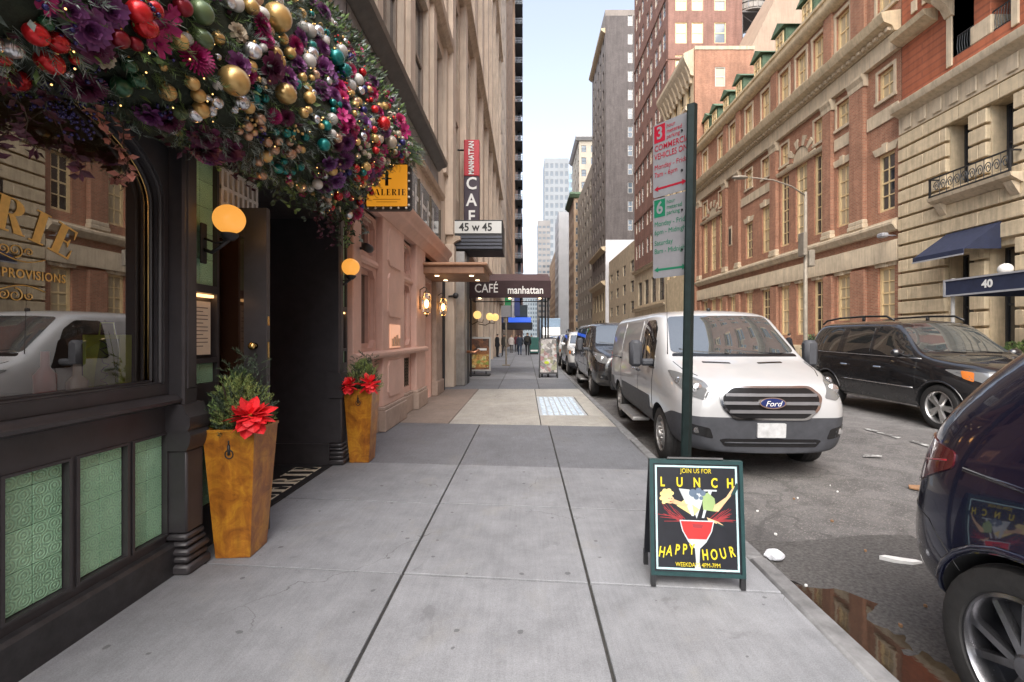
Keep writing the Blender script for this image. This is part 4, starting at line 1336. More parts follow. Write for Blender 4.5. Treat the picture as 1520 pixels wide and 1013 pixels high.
for x in (-1.75, -.6, .55):
    mb = MB(); mb.lathe([(.0, 0), (.06, 0), (.05, .04)], 10, (x, 17.4, 2.955)); mb.build('downlight', M_down, AW)

# twin globe lamps on the cafe wall
M_globe2 = emit('yellow globe', (1.0, .60, .20), .45, (.45, .3, .12))
for i, (y, xg, lab) in enumerate(((18.9, -2.0, 'nearer pair of yellow globes on the cafe wall'), (20.6, -1.62, 'brighter yellow globes on the bracket farther along the cafe wall'))):
    L = thing('globe_lamp', lab, 'lamp', (-2.3, y, 2.3), group='yellow globe lamps by the cafe')
    mb = MB(); mb.tube([(-2.35, y, 2.12), (xg-.2, y, 2.02), (xg, y, 2.12), (xg, y, 2.25)], .025, 6); mb.tube([(xg, y, 2.12), (xg+.22, y, 2.10), (xg+.25, y, 2.22)], .02, 6); mb.build('bracket', M_bronze, L, smooth=True)
    for dx in ((0,) if i == 0 else (0, .25)):
        mb = MB(); mb.sphere((xg+dx, y, 2.41-.03*(dx > 0)), .17, 16, 12); mb.build('globe', M_globe2, L, smooth=True)

# ---- farther along the left: brick block, fire escapes
FC = Face('+x', -2.36)
def left_block(name, lab, y0, y1, ztop, m, fw, fh, m_fr=M_white_frame, first=5.0, wy=1.2, gap=2.6, X=-2.36):
    Fx = Face('+x', X)
    B = thing(name, lab, 'building', (X-3, (y0+y1)/2, 0))
    wins = []
    z = first
    while z < ztop-4:
        y = y0 + 1.0
        while y + wy < y1 - .5:
            wins.append((y, y+wy, z, z+2.1)); y += gap
        z += 3.7
    wall(Fx, y0, y1, 0, ztop, wins, .2, 9, 'wall', m, B)
    for (a, b_, p, q) in wins:
        if p < 1.55 + 505*a/675.6: window(Fx, (a+b_)/2, p, b_-a, q-p, m_fr, M_pane_sky, B, 1, 2, .08, .05, .12)
    mb = MB(); Fx.prof(mb, [(-.02, ztop-1), (.3, ztop-.8), (.7, ztop-.4), (.7, ztop-.1), (-.02, ztop)], y0, y1); mb.build('cornice', m, B)
    mb = MB(); Fx.prof(mb, [(-.02, 4.1), (.25, 4.2), (.35, 4.4), (-.02, 4.5)], y0, y1); mb.build('string_course', M_stone, B)
    return B
left_block('apartment_building', 'pale stone building beyond the cafe on the left side', 41, 56, 43.5, M_beige, 1.2, 2.0)
left_block('apartment_building', 'warm tan brick building just before the iron fire escapes', 56, 84, 64.5, brick_mat('tan brick', (.40, .26, .17), (.33, .21, .13), (.35, .26, .2)), 1.2, 2.0)
left_block('apartment_building', 'dark far building behind the stacked fire escapes', 100, 190, 70, M_brick_brown, 1.2, 2.0, gap=4.0)
left_block('apartment_building', 'most distant brown building closing the left side of the street', 190, 420, 60, M_brick_brown, 1.2, 2.0, gap=12.0)
FE = thing('fire_escape', 'tall black iron fire escape stacked floor on floor at the far left', 'fire escape', (-1.5, 90, 4))
M_feblock = mat('fire escape wall', (.40, .28, .20), .85, var=.2)
B2 = left_block('apartment_building', 'narrow building carrying the black fire escape', 84, 100, 76, M_feblock, 1.2, 2.0, X=-2.0)
z = 5.0; i = 0
M_fe = mat('fire escape iron', (.05, .058, .07), .6, var=.3)
while z < 74:
    for yy0 in (86.0,):
        fl = MB(); fl.box(-2.0, -.55, yy0, yy0+6, z, z+.10); pf = fl.build('platform', M_fe, FE)
        rl = MB()
        for zz in (.5, 1.0): 
            rl.box(-.62, -.55, yy0, yy0+6, z+zz, z+zz+.06); rl.box(-2.0, -.55, yy0, yy0+.06, z+zz, z+zz+.06); rl.box(-2.0, -.55, yy0+5.94, yy0+6, z+zz, z+zz+.06)
        for k in range(7): rl.box(-1.9+.21*k, -1.86+.21*k, yy0, yy0+.05, z+.1, z+1.0)
        for k in range(12): rl.box(-.61, -.56, yy0+.5*k, yy0+.5*k+.05, z+.1, z+1.0)
        rl.build('railing', mat('pale railing', (.34, .37, .42), .6), pf)
        st = MB(); st.add([(-1.5, yy0+.8, z), (-.9, yy0+.8, z), (-.9, yy0+4.6, z+3.7), (-1.5, yy0+4.6, z+3.7), (-1.5, yy0+.8, z+.2), (-.9, yy0+.8, z+.2), (-.9, yy0+4.6, z+3.9), (-1.5, yy0+4.6, z+3.9)], [(0,1,2,3), (4,5,6,7), (0,4,7,3), (1,5,6,2)])
        st.build('stair', M_fe, pf)
    z += 3.7
# ================================================================== RIGHT SIDE OF THE STREET
XR = 17.0
FR = Face('-x', XR)
# ---- limestone hotel (number 40)
HT = thing('limestone_building', 'rusticated limestone building with navy awnings at the right edge', 'building', (XR+3, 13, 0))
hy0, hy1 = 3.0, 20.55
course_h = .62
Z_TOP = 10.55
openings = []       # (y0,y1,z0,z1)
for yc in (16.15, 17.75): openings.append((yc-.45, yc+.45, 7.15, 9.95))
for yc in (14.3, 16.15, 17.75): openings.append((yc-.50, yc+.50, .62, 4.75))
for yc in (7.2, 9.0, 11.0, 12.6): openings += [(yc-.5, yc+.5, 6.55, 9.35), (yc-.5, yc+.5, .62, 4.6)]
inner = wall(FR, hy0, hy1, 0, 11.945, openings, .75, 7, 'wall', M_stone, HT)
# rustic blocks, one object each
blk_cache = {}
def block(y0, y1, z0, z1, d):
    key = (round(y1-y0, 2), round(z1-z0, 2), d)
    if key not in blk_cache:
        w, h = y1-y0, z1-z0
        mb = MB(); mb.cbox(-d, .0, 0.004, w-.004, .048, h-.048, .022)
        blk_cache[key] = mb.mesh('block', M_stone, fix=False)
    inst('block', blk_cache[key], (XR, y0, z0), (0, 0, 0), inner)
row = 0; z = .62
while z < Z_TOP - .1:
    z1 = z + course_h
    y = hy0
    cuts = [hy0]
    off = .75 if row % 2 else 0.0
    yy_ = hy0 + 1.5 - off
    while yy_ < hy1 - .4: cuts.append(yy_); yy_ += 1.55
    cuts.append(hy1)
    segs = []
    for a, b_ in zip(cuts, cuts[1:]):
        parts = [(a, b_)]
        for (oa, ob, oz0, oz1) in openings:
            if oz0 < z + course_h*.5 < oz1:
                new = []
                for (p, q) in parts:
                    if ob <= p or oa >= q: new.append((p, q)); continue
                    if oa - p > .12: new.append((p, oa))
                    if q - ob > .12: new.append((ob, q))
                parts = new
        segs += parts
    for (p, q) in segs: block(p, q, z, z1, .20)
    z = z1; row += 1
mb = MB(); FR.prof(mb, [(-.02, 0), (.30, 0), (.30, .5), (.22, .60), (-.02, .62)], hy0, hy1); mb.build('plinth', M_stone, HT)
mb = MB(); FR.prof(mb, [(-.02, 10.58), (.14, 10.58), (.14, 11.3), (.22, 11.36), (.34, 11.42), (.55, 11.50), (.60, 11.62), (.62, 11.78), (.50, 11.86), (-.02, 11.95)], hy0, hy1); mb.build('cornice', M_stone2, HT, angle=40)
for k in range(24):
    y = hy1 - .5 - .72*k
    if y < hy0 + .4: break
    mb = MB(); FR.box(mb, y-.20, y+.20, .14, .20, 10.68, 11.28, .03); mb.build('frieze_flute', M_stone2, HT)
for (a, b_, z0, z1) in openings:
    window(FR, (a+b_)/2, z0, b_-a, z1-z0, M_dark_frame, M_pane, HT, 1, 2, .08, .05, .60)
# red upper storeys with a loggia
M_redblock = brick_mat('red banded brick', (.48, .15, .075), (.42, .125, .06), (.34, .11, .06), bh=.30, bw=3.0, msize=.05)
ups = [(15.9, 18.1, 12.6, 15.0), (9.0, 11.5, 12.6, 15.0)]
wall(FR, hy0, hy1, 11.95, 18, ups, .9, 7, 'upper_wall', M_redblock, HT)
hi_ = [(yc-.6, yc+.6, z, z+2.3) for z in (19, 23, 27, 31, 35, 39) for yc in (4.6, 7.0, 9.4, 11.8, 14.2, 16.6, 19.0)]
wall(FR, hy0, hy1, 18, 43, hi_, .3, 7, 'upper_wall', M_brick_side, HT)
for (a, b_, z0, z1) in hi_: window(FR, (a+b_)/2, z0, 1.2, 2.3, M_cream, M_pane, HT, 1, 2, .12, .08, .2)
for z in (18, 26.2, 42):
    mb = MB(); FR.prof(mb, [(-.01, z), (.4, z+.1), (.6, z+.4), (.6, z+.6), (-.01, z+.7)], hy0, hy1); mb.build('string_course', M_stone2, HT)
for (a, b_, z0, z1) in ups:
    window(FR, a+.42, z0, .7, z1-z0, M_copper, M_pane, HT, 1, 2, .08, .05, .85)
    window(FR, b_-.42, z0, .7, z1-z0, M_copper, M_pane, HT, 1, 2, .08, .05, .85)
    mb = MB(); FR.box(mb, (a+b_)/2-.32, (a+b_)/2+.32, -.85, -.05, z0+.7, z1, .02); mb.build('loggia_pier', M_redblock, HT)
    mb = MB(); FR.box(mb, (a+b_)/2-.40, (a+b_)/2+.40, -.86, .02, z0, z0+.7, .03); mb.build('pier_base', M_stone2, HT)
    mb = MB(); FR.box(mb, a-.25, a, -.9, .06, z0-.3, z1+.2, .02); FR.box(mb, b_, b_+.25, -.9, .06, z0-.3, z1+.2, .02); mb.build('loggia_jamb', M_stone2, HT)
    mb = MB(); FR.prof(mb, [(-.02, z1), (.5, z1+.1), (.95, z1+.35), (1.05, z1+.6), (-.02, z1+.62)], a-.5, b_+.5); mb.build('balcony_slab', M_stone2, HT)
    for y in (a-.1, b_+.1):
        mb = MB(); FR.prof(mb, [(.0, z1-.75), (.12, z1-.7), (.30, z1-.35), (.62, z1-.1), (.66, z1+.05), (.0, z1+.05)], y-.16, y+.16); mb.build('bracket', M_stone2, HT, angle=40)
    rail = MB()
    FR.box(rail, a-.45, b_+.45, .92, .97, z1+1.55, z1+1.62); FR.box(rail, a-.45, b_+.45, .92, .97, z1+.66, z1+.72)
    y = a-.45
    while y < b_+.45:
        rail.tube([FR.p(y, .945, z1+.7), FR.p(y+.07, .945, z1+.95), FR.p(y-.02, .945, z1+1.2), FR.p(y+.05, .945, z1+1.56)], .018, 5); y += .14
    rail.build('balcony_railing', M_iron, HT)
    r2 = MB()
    for y in (a+.42, b_-.42):
        FR.box(r2, y-.33, y+.33, -.10, -.07, z0+.75, z0+.80); FR.box(r2, y-.33, y+.33, -.10, -.07, z0+.05, z0+.1)
        for k in range(7): r2.tube([FR.p(y-.3+.1*k, -.085, z0+.06), FR.p(y-.26+.1*k, -.085, z0+.4), FR.p(y-.3+.1*k, -.085, z0+.78)], .014, 4)
    r2.build('window_guard', M_iron, HT)
mb = MB(); FR.prof(mb, [(-.02, 14.55), (.20, 14.60), (.55, 14.80), (.62, 15.02), (-.02, 15.1)], 18.75, hy1); mb.build('band_cornice', M_stone, HT)
for y, zz in ((19.9, 15.9), (19.35, 15.9), (18.9, 15.9)):
    mb = MB(); FR.box(mb, y-.18, y+.12, .0, .07, zz-.25, zz+.3, .02); mb.build('carved_block', M_stone2, HT)
# balconet with scrolled ironwork
mb = MB(); FR.prof(mb, [(-.02, 6.75), (.25, 6.77), (.62, 6.97), (.66, 7.10), (-.02, 7.11)], 15.35, 18.55); bl = mb.build('balconet', M_stone2, HT)
for y in (15.6, 18.3):
    mb = MB(); FR.prof(mb, [(.0, 6.20), (.12, 6.25), (.36, 6.60), (.50, 6.83), (.0, 6.83)], y-.14, y+.14); mb.build('bracket', M_stone2, bl, angle=40)
rail = MB()
for zz in (7.13, 7.83): FR.box(rail, 15.40, 18.5, .58, .63, zz, zz+.05)
for y in (15.40, 18.45): FR.box(rail, y, y+.05, .0, .58, 7.83, 7.88); FR.box(rail, y, y+.05, .55, .62, 7.11, 7.85)
y = 15.55
while y < 18.4:
    pts = [FR.p(y + .13*(1-.8*k/16)*math.cos(k*.62), .605, 7.50 + .22*(1-.8*k/16)*math.sin(k*.62)) for k in range(17)]
    rail.tube(pts, .020, 4); rail.tube([FR.p(y-.14, .605, 7.15), FR.p(y-.14, .605, 7.85)], .014, 4); y += .29
rail.build('ironwork', M_iron, bl)
# sloped navy awning over the door
M_navy = mat('navy canvas', (.018, .024, .055), .75, var=.2, scale=3, bump=.1, bscale=50)
M_greytrim = mat('grey awning edge', (.34, .34, .36), .6)
NA = thing('window_awning', 'sloped navy canvas awning over the limestone doorway', 'awning', (XR-.8, 17, 4))
ya, yb = 16.1, 18.2
mb = MB()
pA = [FR.p(ya, .17, 5.600), FR.p(yb, .17, 5.600), FR.p(yb, 1.5, 4.630), FR.p(ya, 1.5, 4.630), FR.p(ya, .17, 4.630), FR.p(yb, .17, 4.630)]
mb.add(pA, [(0,1,2,3), (0,3,4), (1,5,2)])
mb.build('canvas', M_navy, NA, fix=False)
mb = MB(); FR.box(mb, ya, yb, 1.49, 1.52, 4.430, 4.640); mb.build('valance', M_navy, NA)
mb = MB(); FR.box(mb, ya-.01, yb+.01, 1.525, 1.545, 4.415, 4.470); mb.build('trim', M_greytrim, NA)
# flat entrance canopy with the street number
EC = thing('street_canopy', 'navy entrance canopy with grey border reaching to the far curb', 'canopy', (14, 14, 0))
cy0, cy1 = 11.45, 14.05
mb = MB(); mb.box(XR-4.0, XR-.2, cy0, cy1, 3.18, 3.22); mb.build('roof', M_navy, EC)
mb = MB(); mb.box(XR-4.05, XR-4.0, cy0-.02, cy1+.02, 2.76, 3.24); mb.box(XR-4.0, XR-.2, cy0-.02, cy0+.03, 2.76, 3.24); mb.box(XR-4.0, XR-.2, cy1-.03, cy1+.02, 2.76, 3.24); mb.build('fascia', M_navy, EC)
mb = MB()
for (z0, z1) in ((2.74, 2.79), (3.21, 3.26)):
    mb.box(XR-4.06, XR-.2, cy0-.045, cy0-.02, z0, z1); mb.box(XR-4.075, XR-4.05, cy0-.045, cy1+.04, z0, z1)
mb.box(XR-4.075, XR-4.02, cy0-.045, cy0-.021, 2.79, 3.21)
mb.box(XR-4.075, XR-4.051, cy1-.02, cy1+.04, 2.79, 3.21)
mb.build('border', M_greytrim, EC)
text_on('lettering', '40', .30, M_white_let, (XR-4.06, 12.76, 3.0), (0, -1, 0), (0, 0, 1), EC, bold=.012)
text_on('lettering', '40', .30, M_white_let, (XR-2.9, cy0-.03, 3.0), (1, 0, 0), (0, 0, 1), EC, bold=.012)
for (x, y) in ((XR-3.9, cy0+.1), (XR-3.9, cy1-.1)):
    mb = MB(); mb.tube([(x, y, 0), (x, y, 3.3)], .05, 10); mb.build('post', mat('pale post', (.45, .44, .42), .4), EC)
GLb = thing('globe_lamp', 'white globe lamp over the navy canopy at the right edge', 'lamp', (XR-.4, 15.6, 3.6))
mb = MB(); mb.sphere((XR-.55, 15.6, 3.82), .21, 18, 12); mb.build('globe', mat('opal glass', (.80, .78, .74), .2, spec=.7), GLb, smooth=True)
mb = MB(); mb.tube([(XR-.14, 15.6, 3.45), (XR-.55, 15.6, 3.45), (XR-.55, 15.6, 3.62)], .03, 6); mb.build('bracket', M_iron, GLb)

# ---- red brick club house
CL = thing('brick_club_house', 'long red brick building with limestone bands, cream windows and green dormers', 'building', (XR+3, 32, 0))
c0, c1 = 20.6, 44.8
D_CAP = 16.2
win = []; wlist = []
def addw(yc, z0, w, h, nx, nz, depth=.28, pm=None):
    wlist.append((yc, z0, w, h, nx, nz, depth)); win.append((yc-w/2, yc+w/2, z0, z0+h))
regular = (21.45, 24.35, 32.2, 34.6)
for yc in regular:
    addw(yc, 2.35, 1.0, 2.45, 2, 4); addw(yc, 7.42, 1.0, 2.75 if yc < 22 or yc > 34 else 3.3, 2, 4); addw(yc, 12.75, .95, 1.35, 2, 2)
for t0 in ((26.35, 28.05, 29.85), (39.55, 41.2, 43.0)):
    for i, yc in enumerate(t0):
        addw(yc, 7.42, 1.15 if i == 1 else .95, 4.7, 2, 6); addw(yc, 1.6, 1.0, 3.2, 2, 4)
    for yc in (t0[0], t0[2]): addw(yc, 12.75, .85, 1.35, 2, 2)
addw(37.3, 2.35, .95, 2.4, 2, 4)
for yc in (21.45, 24.35, 26.35, 28.05, 29.85, 32.2, 34.6, 37.3, 39.55, 43.0): addw(yc, 16.95, 1.05, 1.95, 2, 2)
wall(FR, c0, c1, 0, 19.6, win, .3, 7, 'wall', M_brick_red, CL)
for (yc, z0, w, h, nx, nz, dep) in wlist:
    o = window(FR, yc, z0, w, h, M_cream, M_pane_warm if z0 > 12 or rnd.random() < .55 else M_pane, CL, nx, nz, .13, .05, .16)
# stone heads, keystones, sills
hd = MB()
for (yc, z0, w, h, nx, nz, dep) in wlist:
    if z0 > 16:
        q = MB(); FR.box(q, yc-w/2-.16, yc+w/2+.16, .0, .07, z0+h, z0+h+.20); FR.box(q, yc-w/2-.14, yc-w/2, .0, .06, z0, z0+h); FR.box(q, yc+w/2, yc+w/2+.14, .0, .06, z0, z0+h); FR.box(q, yc-w/2-.2, yc+w/2+.2, .0, .12, z0-.15, z0)
        q.build('window_surround', M_stone2, CL)
    elif z0 > 12:
        q = MB(); FR.box(q, yc-w/2-.12, yc+w/2+.12, .0, .05, z0+h, z0+h+.14); FR.box(q, yc-w/2-.12, yc-w/2, .0, .05, z0, z0+h); FR.box(q, yc+w/2, yc+w/2+.12, .0, .05, z0, z0+h); FR.box(q, yc-w/2-.16, yc+w/2+.16, .0, .10, z0-.14, z0)
        q.build('window_surround', M_stone2, CL)
    else:
        q = MB()
        pts = [(yc-w/2-.10, z0+h), (yc+w/2+.10, z0+h), (yc+w/2+.28, z0+h+.36), (yc-w/2-.28, z0+h+.36)]
        vs = [FR.p(p[0], 0, p[1]) for p in pts] + [FR.p(p[0], .06, p[1]) for p in pts]
        q.add(vs, [(4,5,6,7), (0,1,5,4), (1,2,6,5), (2,3,7,6), (3,0,4,7)])
        FR.box(q, yc-.13, yc+.13, .0, .12, z0+h-.02, z0+h+.44)
        if z0 < 6 or h < 4: q.build('window_head', M_stone2, CL)
# fan arches over the triple windows
for t0 in ((28.05), (41.2)):
    for k in range(11):
        a = math.pi*k/10
        r0, r1 = .86, 1.22 + (.22 if k % 2 == 0 else 0)
        a0, a1 = a-.135, a+.135
        pts = [(t0+r0*math.cos(a0), 12.35+r0*math.sin(a0)), (t0+r1*math.cos(a0), 12.35+r1*math.sin(a0)), (t0+r1*math.cos(a1), 12.35+r1*math.sin(a1)), (t0+r0*math.cos(a1), 12.35+r0*math.sin(a1))]
        q = MB(); vs = [FR.p(p[0], .01, p[1]) for p in pts] + [FR.p(p[0], .10, p[1]) for p in pts]
        q.add(vs, [(4,5,6,7), (0,1,5,4), (1,2,6,5), (2,3,7,6), (3,0,4,7)])
        q.build('voussoir', M_stone2 if k % 2 == 0 else M_brick_red, CL)
    q = MB(); n = 16
    pts = [FR.p(t0+.82*math.cos(math.pi*k/n), .03, 12.35+.82*math.sin(math.pi*k/n)) for k in range(n+1)]
    q.poly(pts); q.build('carved_tympanum', M_stone2, CL, fix=False)
    q = MB(); FR.prof(q, [(.0, 12.12), (.14, 12.12), (.20, 12.24), (.22, 12.34), (.0, 12.36)], t0-2.55, t0+2.55); q.build('entablature', M_stone2, CL)
# pilasters with capitals and bases
for (a, b_) in ((22.65, 23.60), (25.05, 25.75), (30.55, 31.3), (35.9, 36.5), (38.2, 38.85), (43.9, 44.6)):
    q = MB(); FR.box(q, a, b_, -.01, .22, 7.3, 13.95); o = q.build('pilaster', M_brick_red, CL)
    q = MB(); FR.box(q, a-.08, b_+.08, -.01, .30, 6.9, 7.12, .03); FR.box(q, a-.04, b_+.04, -.01, .27, 7.12, 7.34, .03); q.build('base', M_stone2, o)
    q = MB(); FR.prof(q, [(-.01, 13.95), (.24, 13.95), (.26, 14.2), (.36, 14.42), (.36, 14.55), (-.01, 14.55)], a-.08, b_+.08); q.build('capital', M_stone2, o)
    q = MB(); FR.box(q, a, b_, -.01, .18, .9, 4.85); q.build('lower_pier', M_brick_red, CL)
    q = MB(); FR.box(q, a, b_, -.01, .16, 16.75, 19.4); q.build('attic_pier', M_brick_red, CL)
def band(name, prof, m=M_stone2):
    q = MB(); FR.prof(q, prof, c0, c1); return q.build(name, m, CL, angle=40)
band('base_course', [(-.01, 0), (.26, 0), (.26, .8), (.18, .95), (-.01, .98)], M_stone)
band('stone_band', [(-.01, 4.98), (.20, 4.98), (.22, 5.85), (.14, 5.95), (-.01, 5.97)])
band('belt_course', [(-.01, 6.35), (.24, 6.38), (.32, 6.52), (.42, 6.62), (.42, 6.74), (.26, 6.82), (.24, 6.90), (-.01, 6.92)])
for (a, b_) in ((20.7, 22.6), (23.65, 25.0), (31.35, 35.85)):
    q = MB(); FR.box(q, a, b_, .0, .07, 11.6, 12.25, .02); q.build('stone_panel', M_stone2, CL)
band('frieze', [(-.01, 14.56), (.24, 14.56), (.26, 15.35), (-.01, 15.36)])
band('cornice', [(-.01, 15.37), (.30, 15.40), (.40, 15.62), (.78, 15.78), (.86, 15.98), (.90, 16.18), (.60, 16.26), (-.01, 16.34)], M_stone)
dent = MB(); FR.box(dent, -.09, .09, .30, .52, 15.44, 15.60)
dmesh = MB(); dmesh.box(-.22, 0, -.09, .09, 0, .15); dm = dmesh.mesh('dentil', M_stone2, fix=False)
y = c0 + .2
while y < c1 - .1:
    inst('dentil', dm, (XR-.31, y, 15.46), parent=CL); y += .36
band('parapet', [(-.01, 19.3), (.22, 19.35), (.42, 19.55), (.45, 19.75), (.10, 19.85), (.10, 20.4), (.18, 20.44), (.18, 20.6), (-.25, 20.62), (-.25, 19.3)], M_stone)
# mansard and dormers
q = MB(); q.add([FR.p(c0, -.6, 19.6), FR.p(c1, -.6, 19.6), FR.p(c1, -3.2, 24.2), FR.p(c0, -3.2, 24.2), FR.p(c0, -7, 24.2), FR.p(c1, -7, 24.2)], [(0,1,2,3), (3,2,5,4), (0,3,4), (1,5,2)])
q.build('mansard_roof', mat('slate', (.12, .10, .095), .7, var=.3, scale=6), CL, fix=False)
for yc in (22.6, 25.4, 28.2, 31.2, 34.2, 37.2, 39.6, 42.0, 43.8):
    q = MB(); FR.box(q, yc-.62, yc+.62, -2.2, -.5, 20.3, 22.35); o = q.build('dormer', M_copper, CL)
    q = MB(); pts = [(yc-.85, 22.36), (yc+.85, 22.36), (yc, 22.95)]
    vs = [FR.p(p[0], -.25, p[1]) for p in pts] + [FR.p(p[0], -2.6, p[1]) for p in pts]
    q.add(vs, [(0,1,2), (3,4,5), (0,1,4,3), (1,2,5,4), (2,0,3,5)]); q.build('pediment', M_copper, o)
    w_ = window(FR, yc, 20.5, .9, 1.7, M_cream, M_pane_warm, o, 2, 3, .1, .05, .44)
# niche with its shade put in as a dark panel, wall bracket light near the ground
q = MB(); FR.box(q, 37.45, 38.0, .0, .05, 9.0, 10.6); q.build('niche', M_stone2, CL)
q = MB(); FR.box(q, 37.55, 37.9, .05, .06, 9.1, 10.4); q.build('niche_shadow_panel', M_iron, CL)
WL = thing('wall_floodlight', 'small pale floodlight on an arm low on the brick club wall', 'lamp', (XR, 20.9, 5.9))
q = MB(); q.tube([FR.p(20.9, .0, 6.15), FR.p(20.9, .5, 6.15)], .03, 6); q.build('arm', M_greytrim, WL)
q = MB(); FR.box(q, 20.7, 21.1, .45, .75, 6.05, 6.25, .05); q.build('head', M_greytrim, WL)

# ---- party-wall building with bracketed cornice
PB = thing('brick_apartment_building', 'mid-rise orange brick building with heavy white bracketed cornice behind the club', 'building', (XR+4, 50, 0))
FRb = Face('-x', 16.6); FRs = Face('-y', 44.65)
wv = []
for z in (8, 12, 16.2, 20.4, 24.6):
    for yc in (46.4, 48.4, 50.4, 52.6): wv.append((yc-.6, yc+.6, z, z+2.6))
wall(FRb, 45.0, 54.2, 0, 30, wv, .3, 5, 'front_wall', M_stone, PB)
for (a, b_, p, q_) in wv: window(FRb, (a+b_)/2, p, b_-a, q_-p, M_cream, M_pane, PB, 1, 2, .1, .06, .2)
sw_ = [(18.6, 19.6, 26.0, 27.9), (18.6, 19.6, 21.6, 23.6), (18.6, 19.6, 17.2, 19.2)]
wall(FRs, 16.62, 22.4, 0, 29.6, sw_, .15, .6, 'side_wall', M_brick_side, PB)
for (a, b_, p, q_) in sw_: window(FRs, (a+b_)/2, p, b_-a, q_-p, M_white_frame, M_pane_warm if p > 25 else M_pane, PB, 1, 2, .07, .06, .08)
q = MB(); q.box(16.6, 22.45, 44.60, 45.0, 29.6, 29.95); q.build('coping', M_stone2, PB)
q = MB(); FRb.prof(q, [(-.02, 27.2), (.3, 27.3), (.45, 27.8), (.85, 28.6), (1.0, 29.0), (1.0, 29.4), (-.02, 29.9)], 44.9, 54.2); q.build('cornice', M_stone2, PB)
for k in range(9):
    y = 45.4 + 1.02*k
    q = MB(); FRb.prof(q, [(.02, 26.6), (.25, 26.7), (.4, 27.3), (.75, 28.3), (.75, 28.5), (.02, 28.5)], y-.16, y+.16); q.build('bracket', M_stone2, PB)
q = MB(); FRb.prof(q, [(-.02, 23.4), (.5, 23.6), (.8, 23.9), (.8, 24.2), (-.02, 24.3)], 44.95, 54.2); q.build('belt_course', M_stone2, PB)

# ---- brown brick tower
TW = thing('brown_brick_tower', 'tall brown brick tower with rows of pale windows behind the mid-rise', 'building', (XR+5, 63, 0))
FRt = Face('-x', 17.0); FRts = Face('-y', 54.25)
wv = []
for k in range(3, 14):
    z = 1.4 + 3.9*k
    for i, yc in enumerate((55.9, 57.6, 59.3, 61.6, 63.4, 66.0, 67.8, 69.6)): wv.append((yc-.55, yc+.55, z, z+2.2))
low = [(yc-1.1, yc+1.1, z, z+3.4) for z in (1.0, 6.0) for yc in (57, 60.5, 64, 67.5)]
wall(FRt, 54.6, 71, 11.3, 58, wv, .3, 9, 'wall', M_brick_brown, TW)
wall(FRt, 54.6, 71, 0, 11.3, low, .4, 9, 'stone_base', M_stone2, TW)
for (a, b_, p, q_) in wv:
    if p < 1.55 + 510*b_/675.6: window(FRt, (a+b_)/2, p, b_-a, q_-p, M_white_frame, M_pane_warm if rnd.random() < .45 else M_pane_sky, TW, 1, 2, .1, .07, .12)
for (a, b_, p, q_) in low: window(FRt, (a+b_)/2, p, b_-a, q_-p, M_dark_frame, M_pane, TW, 3, 3, .1, .08, .25)
sv = []
for z in (32.5, 36.4, 40.3, 44.2):
    for xc in (18.55, 20.5, 23.2): sv.append((xc-.68, xc+.68, z, z+2.5))
wall(FRts, 17.02, 24.9, 11.3, 58, sv, .2, .6, 'side_wall', M_brick_brown, TW)
for (a, b_, p, q_) in sv: window(FRts, (a+b_)/2, p, b_-a, q_-p, M_cream, M_pane_warm if a < 22 else M_pane_sky, TW, 1, 2, .09, .08, .1)
for z in (19.0, 26.8, 34.6, 42.4):
    q = MB(); FRt.prof(q, [(-.01, z-.15), (.10, z-.12), (.12, z+.05), (-.01, z+.08)], 54.55, 71); q.build('string_course', M_brick_brown, TW)
    q = MB(); FRts.prof(q, [(-.01, z-.15), (.10, z-.12), (.12, z+.05), (-.01, z+.08)], 17.0, 24.9); q.build('string_course', M_brick_brown, TW)
for z in (5.2, 10.9):
    q = MB(); FRt.prof(q, [(-.01, z), (.35, z+.1), (.5, z+.35), (-.01, z+.4)], 54.6, 71); q.build('cornice', M_stone2, TW)
# plastered party wall and water tank farther back
BW = thing('plaster_party_wall', 'plain beige plastered building wall rising behind the club dormers', 'building', (26, 50, 0))
q = MB(); q.prism([(22.5, 0), (30, 0), (30, 44), (25.6, 36.5), (22.5, 30.2)], 'y', 45.6, 54.0); q.build('wall', mat('pinkish plaster', (.42, .31, .23), .85, var=.1, scale=.8, streak=.2), BW)
WT = thing('water_tank', 'round wooden rooftop water tank on steel legs at the top right', 'water tank', (28.6, 59, 38))
M_tank = mat('tank planks', (.36, .33, .30), .85, var=.25, scale=5, streak=.3)
for k in range(28):
    a0 = 2*math.pi*k/28; a1 = 2*math.pi*(k+1)/28 - .012
    q = MB(); pts = [(r*math.cos(a), r*math.sin(a)) for r, a in ((2.4, a0), (2.52, a0), (2.52, a1), (2.4, a1))]
    q.prism([(28.9+p[0], 59+p[1]) for p in pts], 'z', 42.5, 47.5); q.build('plank', M_tank, WT)
q = MB(); q.lathe([(0, 0), (2.45, 0), (2.45, .2), (0, .2)], 24, (28.9, 59, 42.3)); q.build('floor', M_tank, WT)
for z in (43.2, 44.4, 45.8):
    q = MB(); q.lathe([(2.525, z), (2.56, z), (2.56, z+.12), (2.525, z+.12)], 28, (28.9, 59, 0), cap=False); q.build('hoop', M_iron, WT)
M_steelw = mat('rusty grey steel', (.13, .12, .115), .6, var=.3)
for (dx, dy) in ((-1.7, -1.7), (1.7, -1.7), (1.7, 1.7), (-1.7, 1.7)):
    q = MB(); q.box(28.9+dx-.12, 28.9+dx+.12, 59+dy-.12, 59+dy+.12, 34, 42.2); q.build('leg', M_steelw, WT)
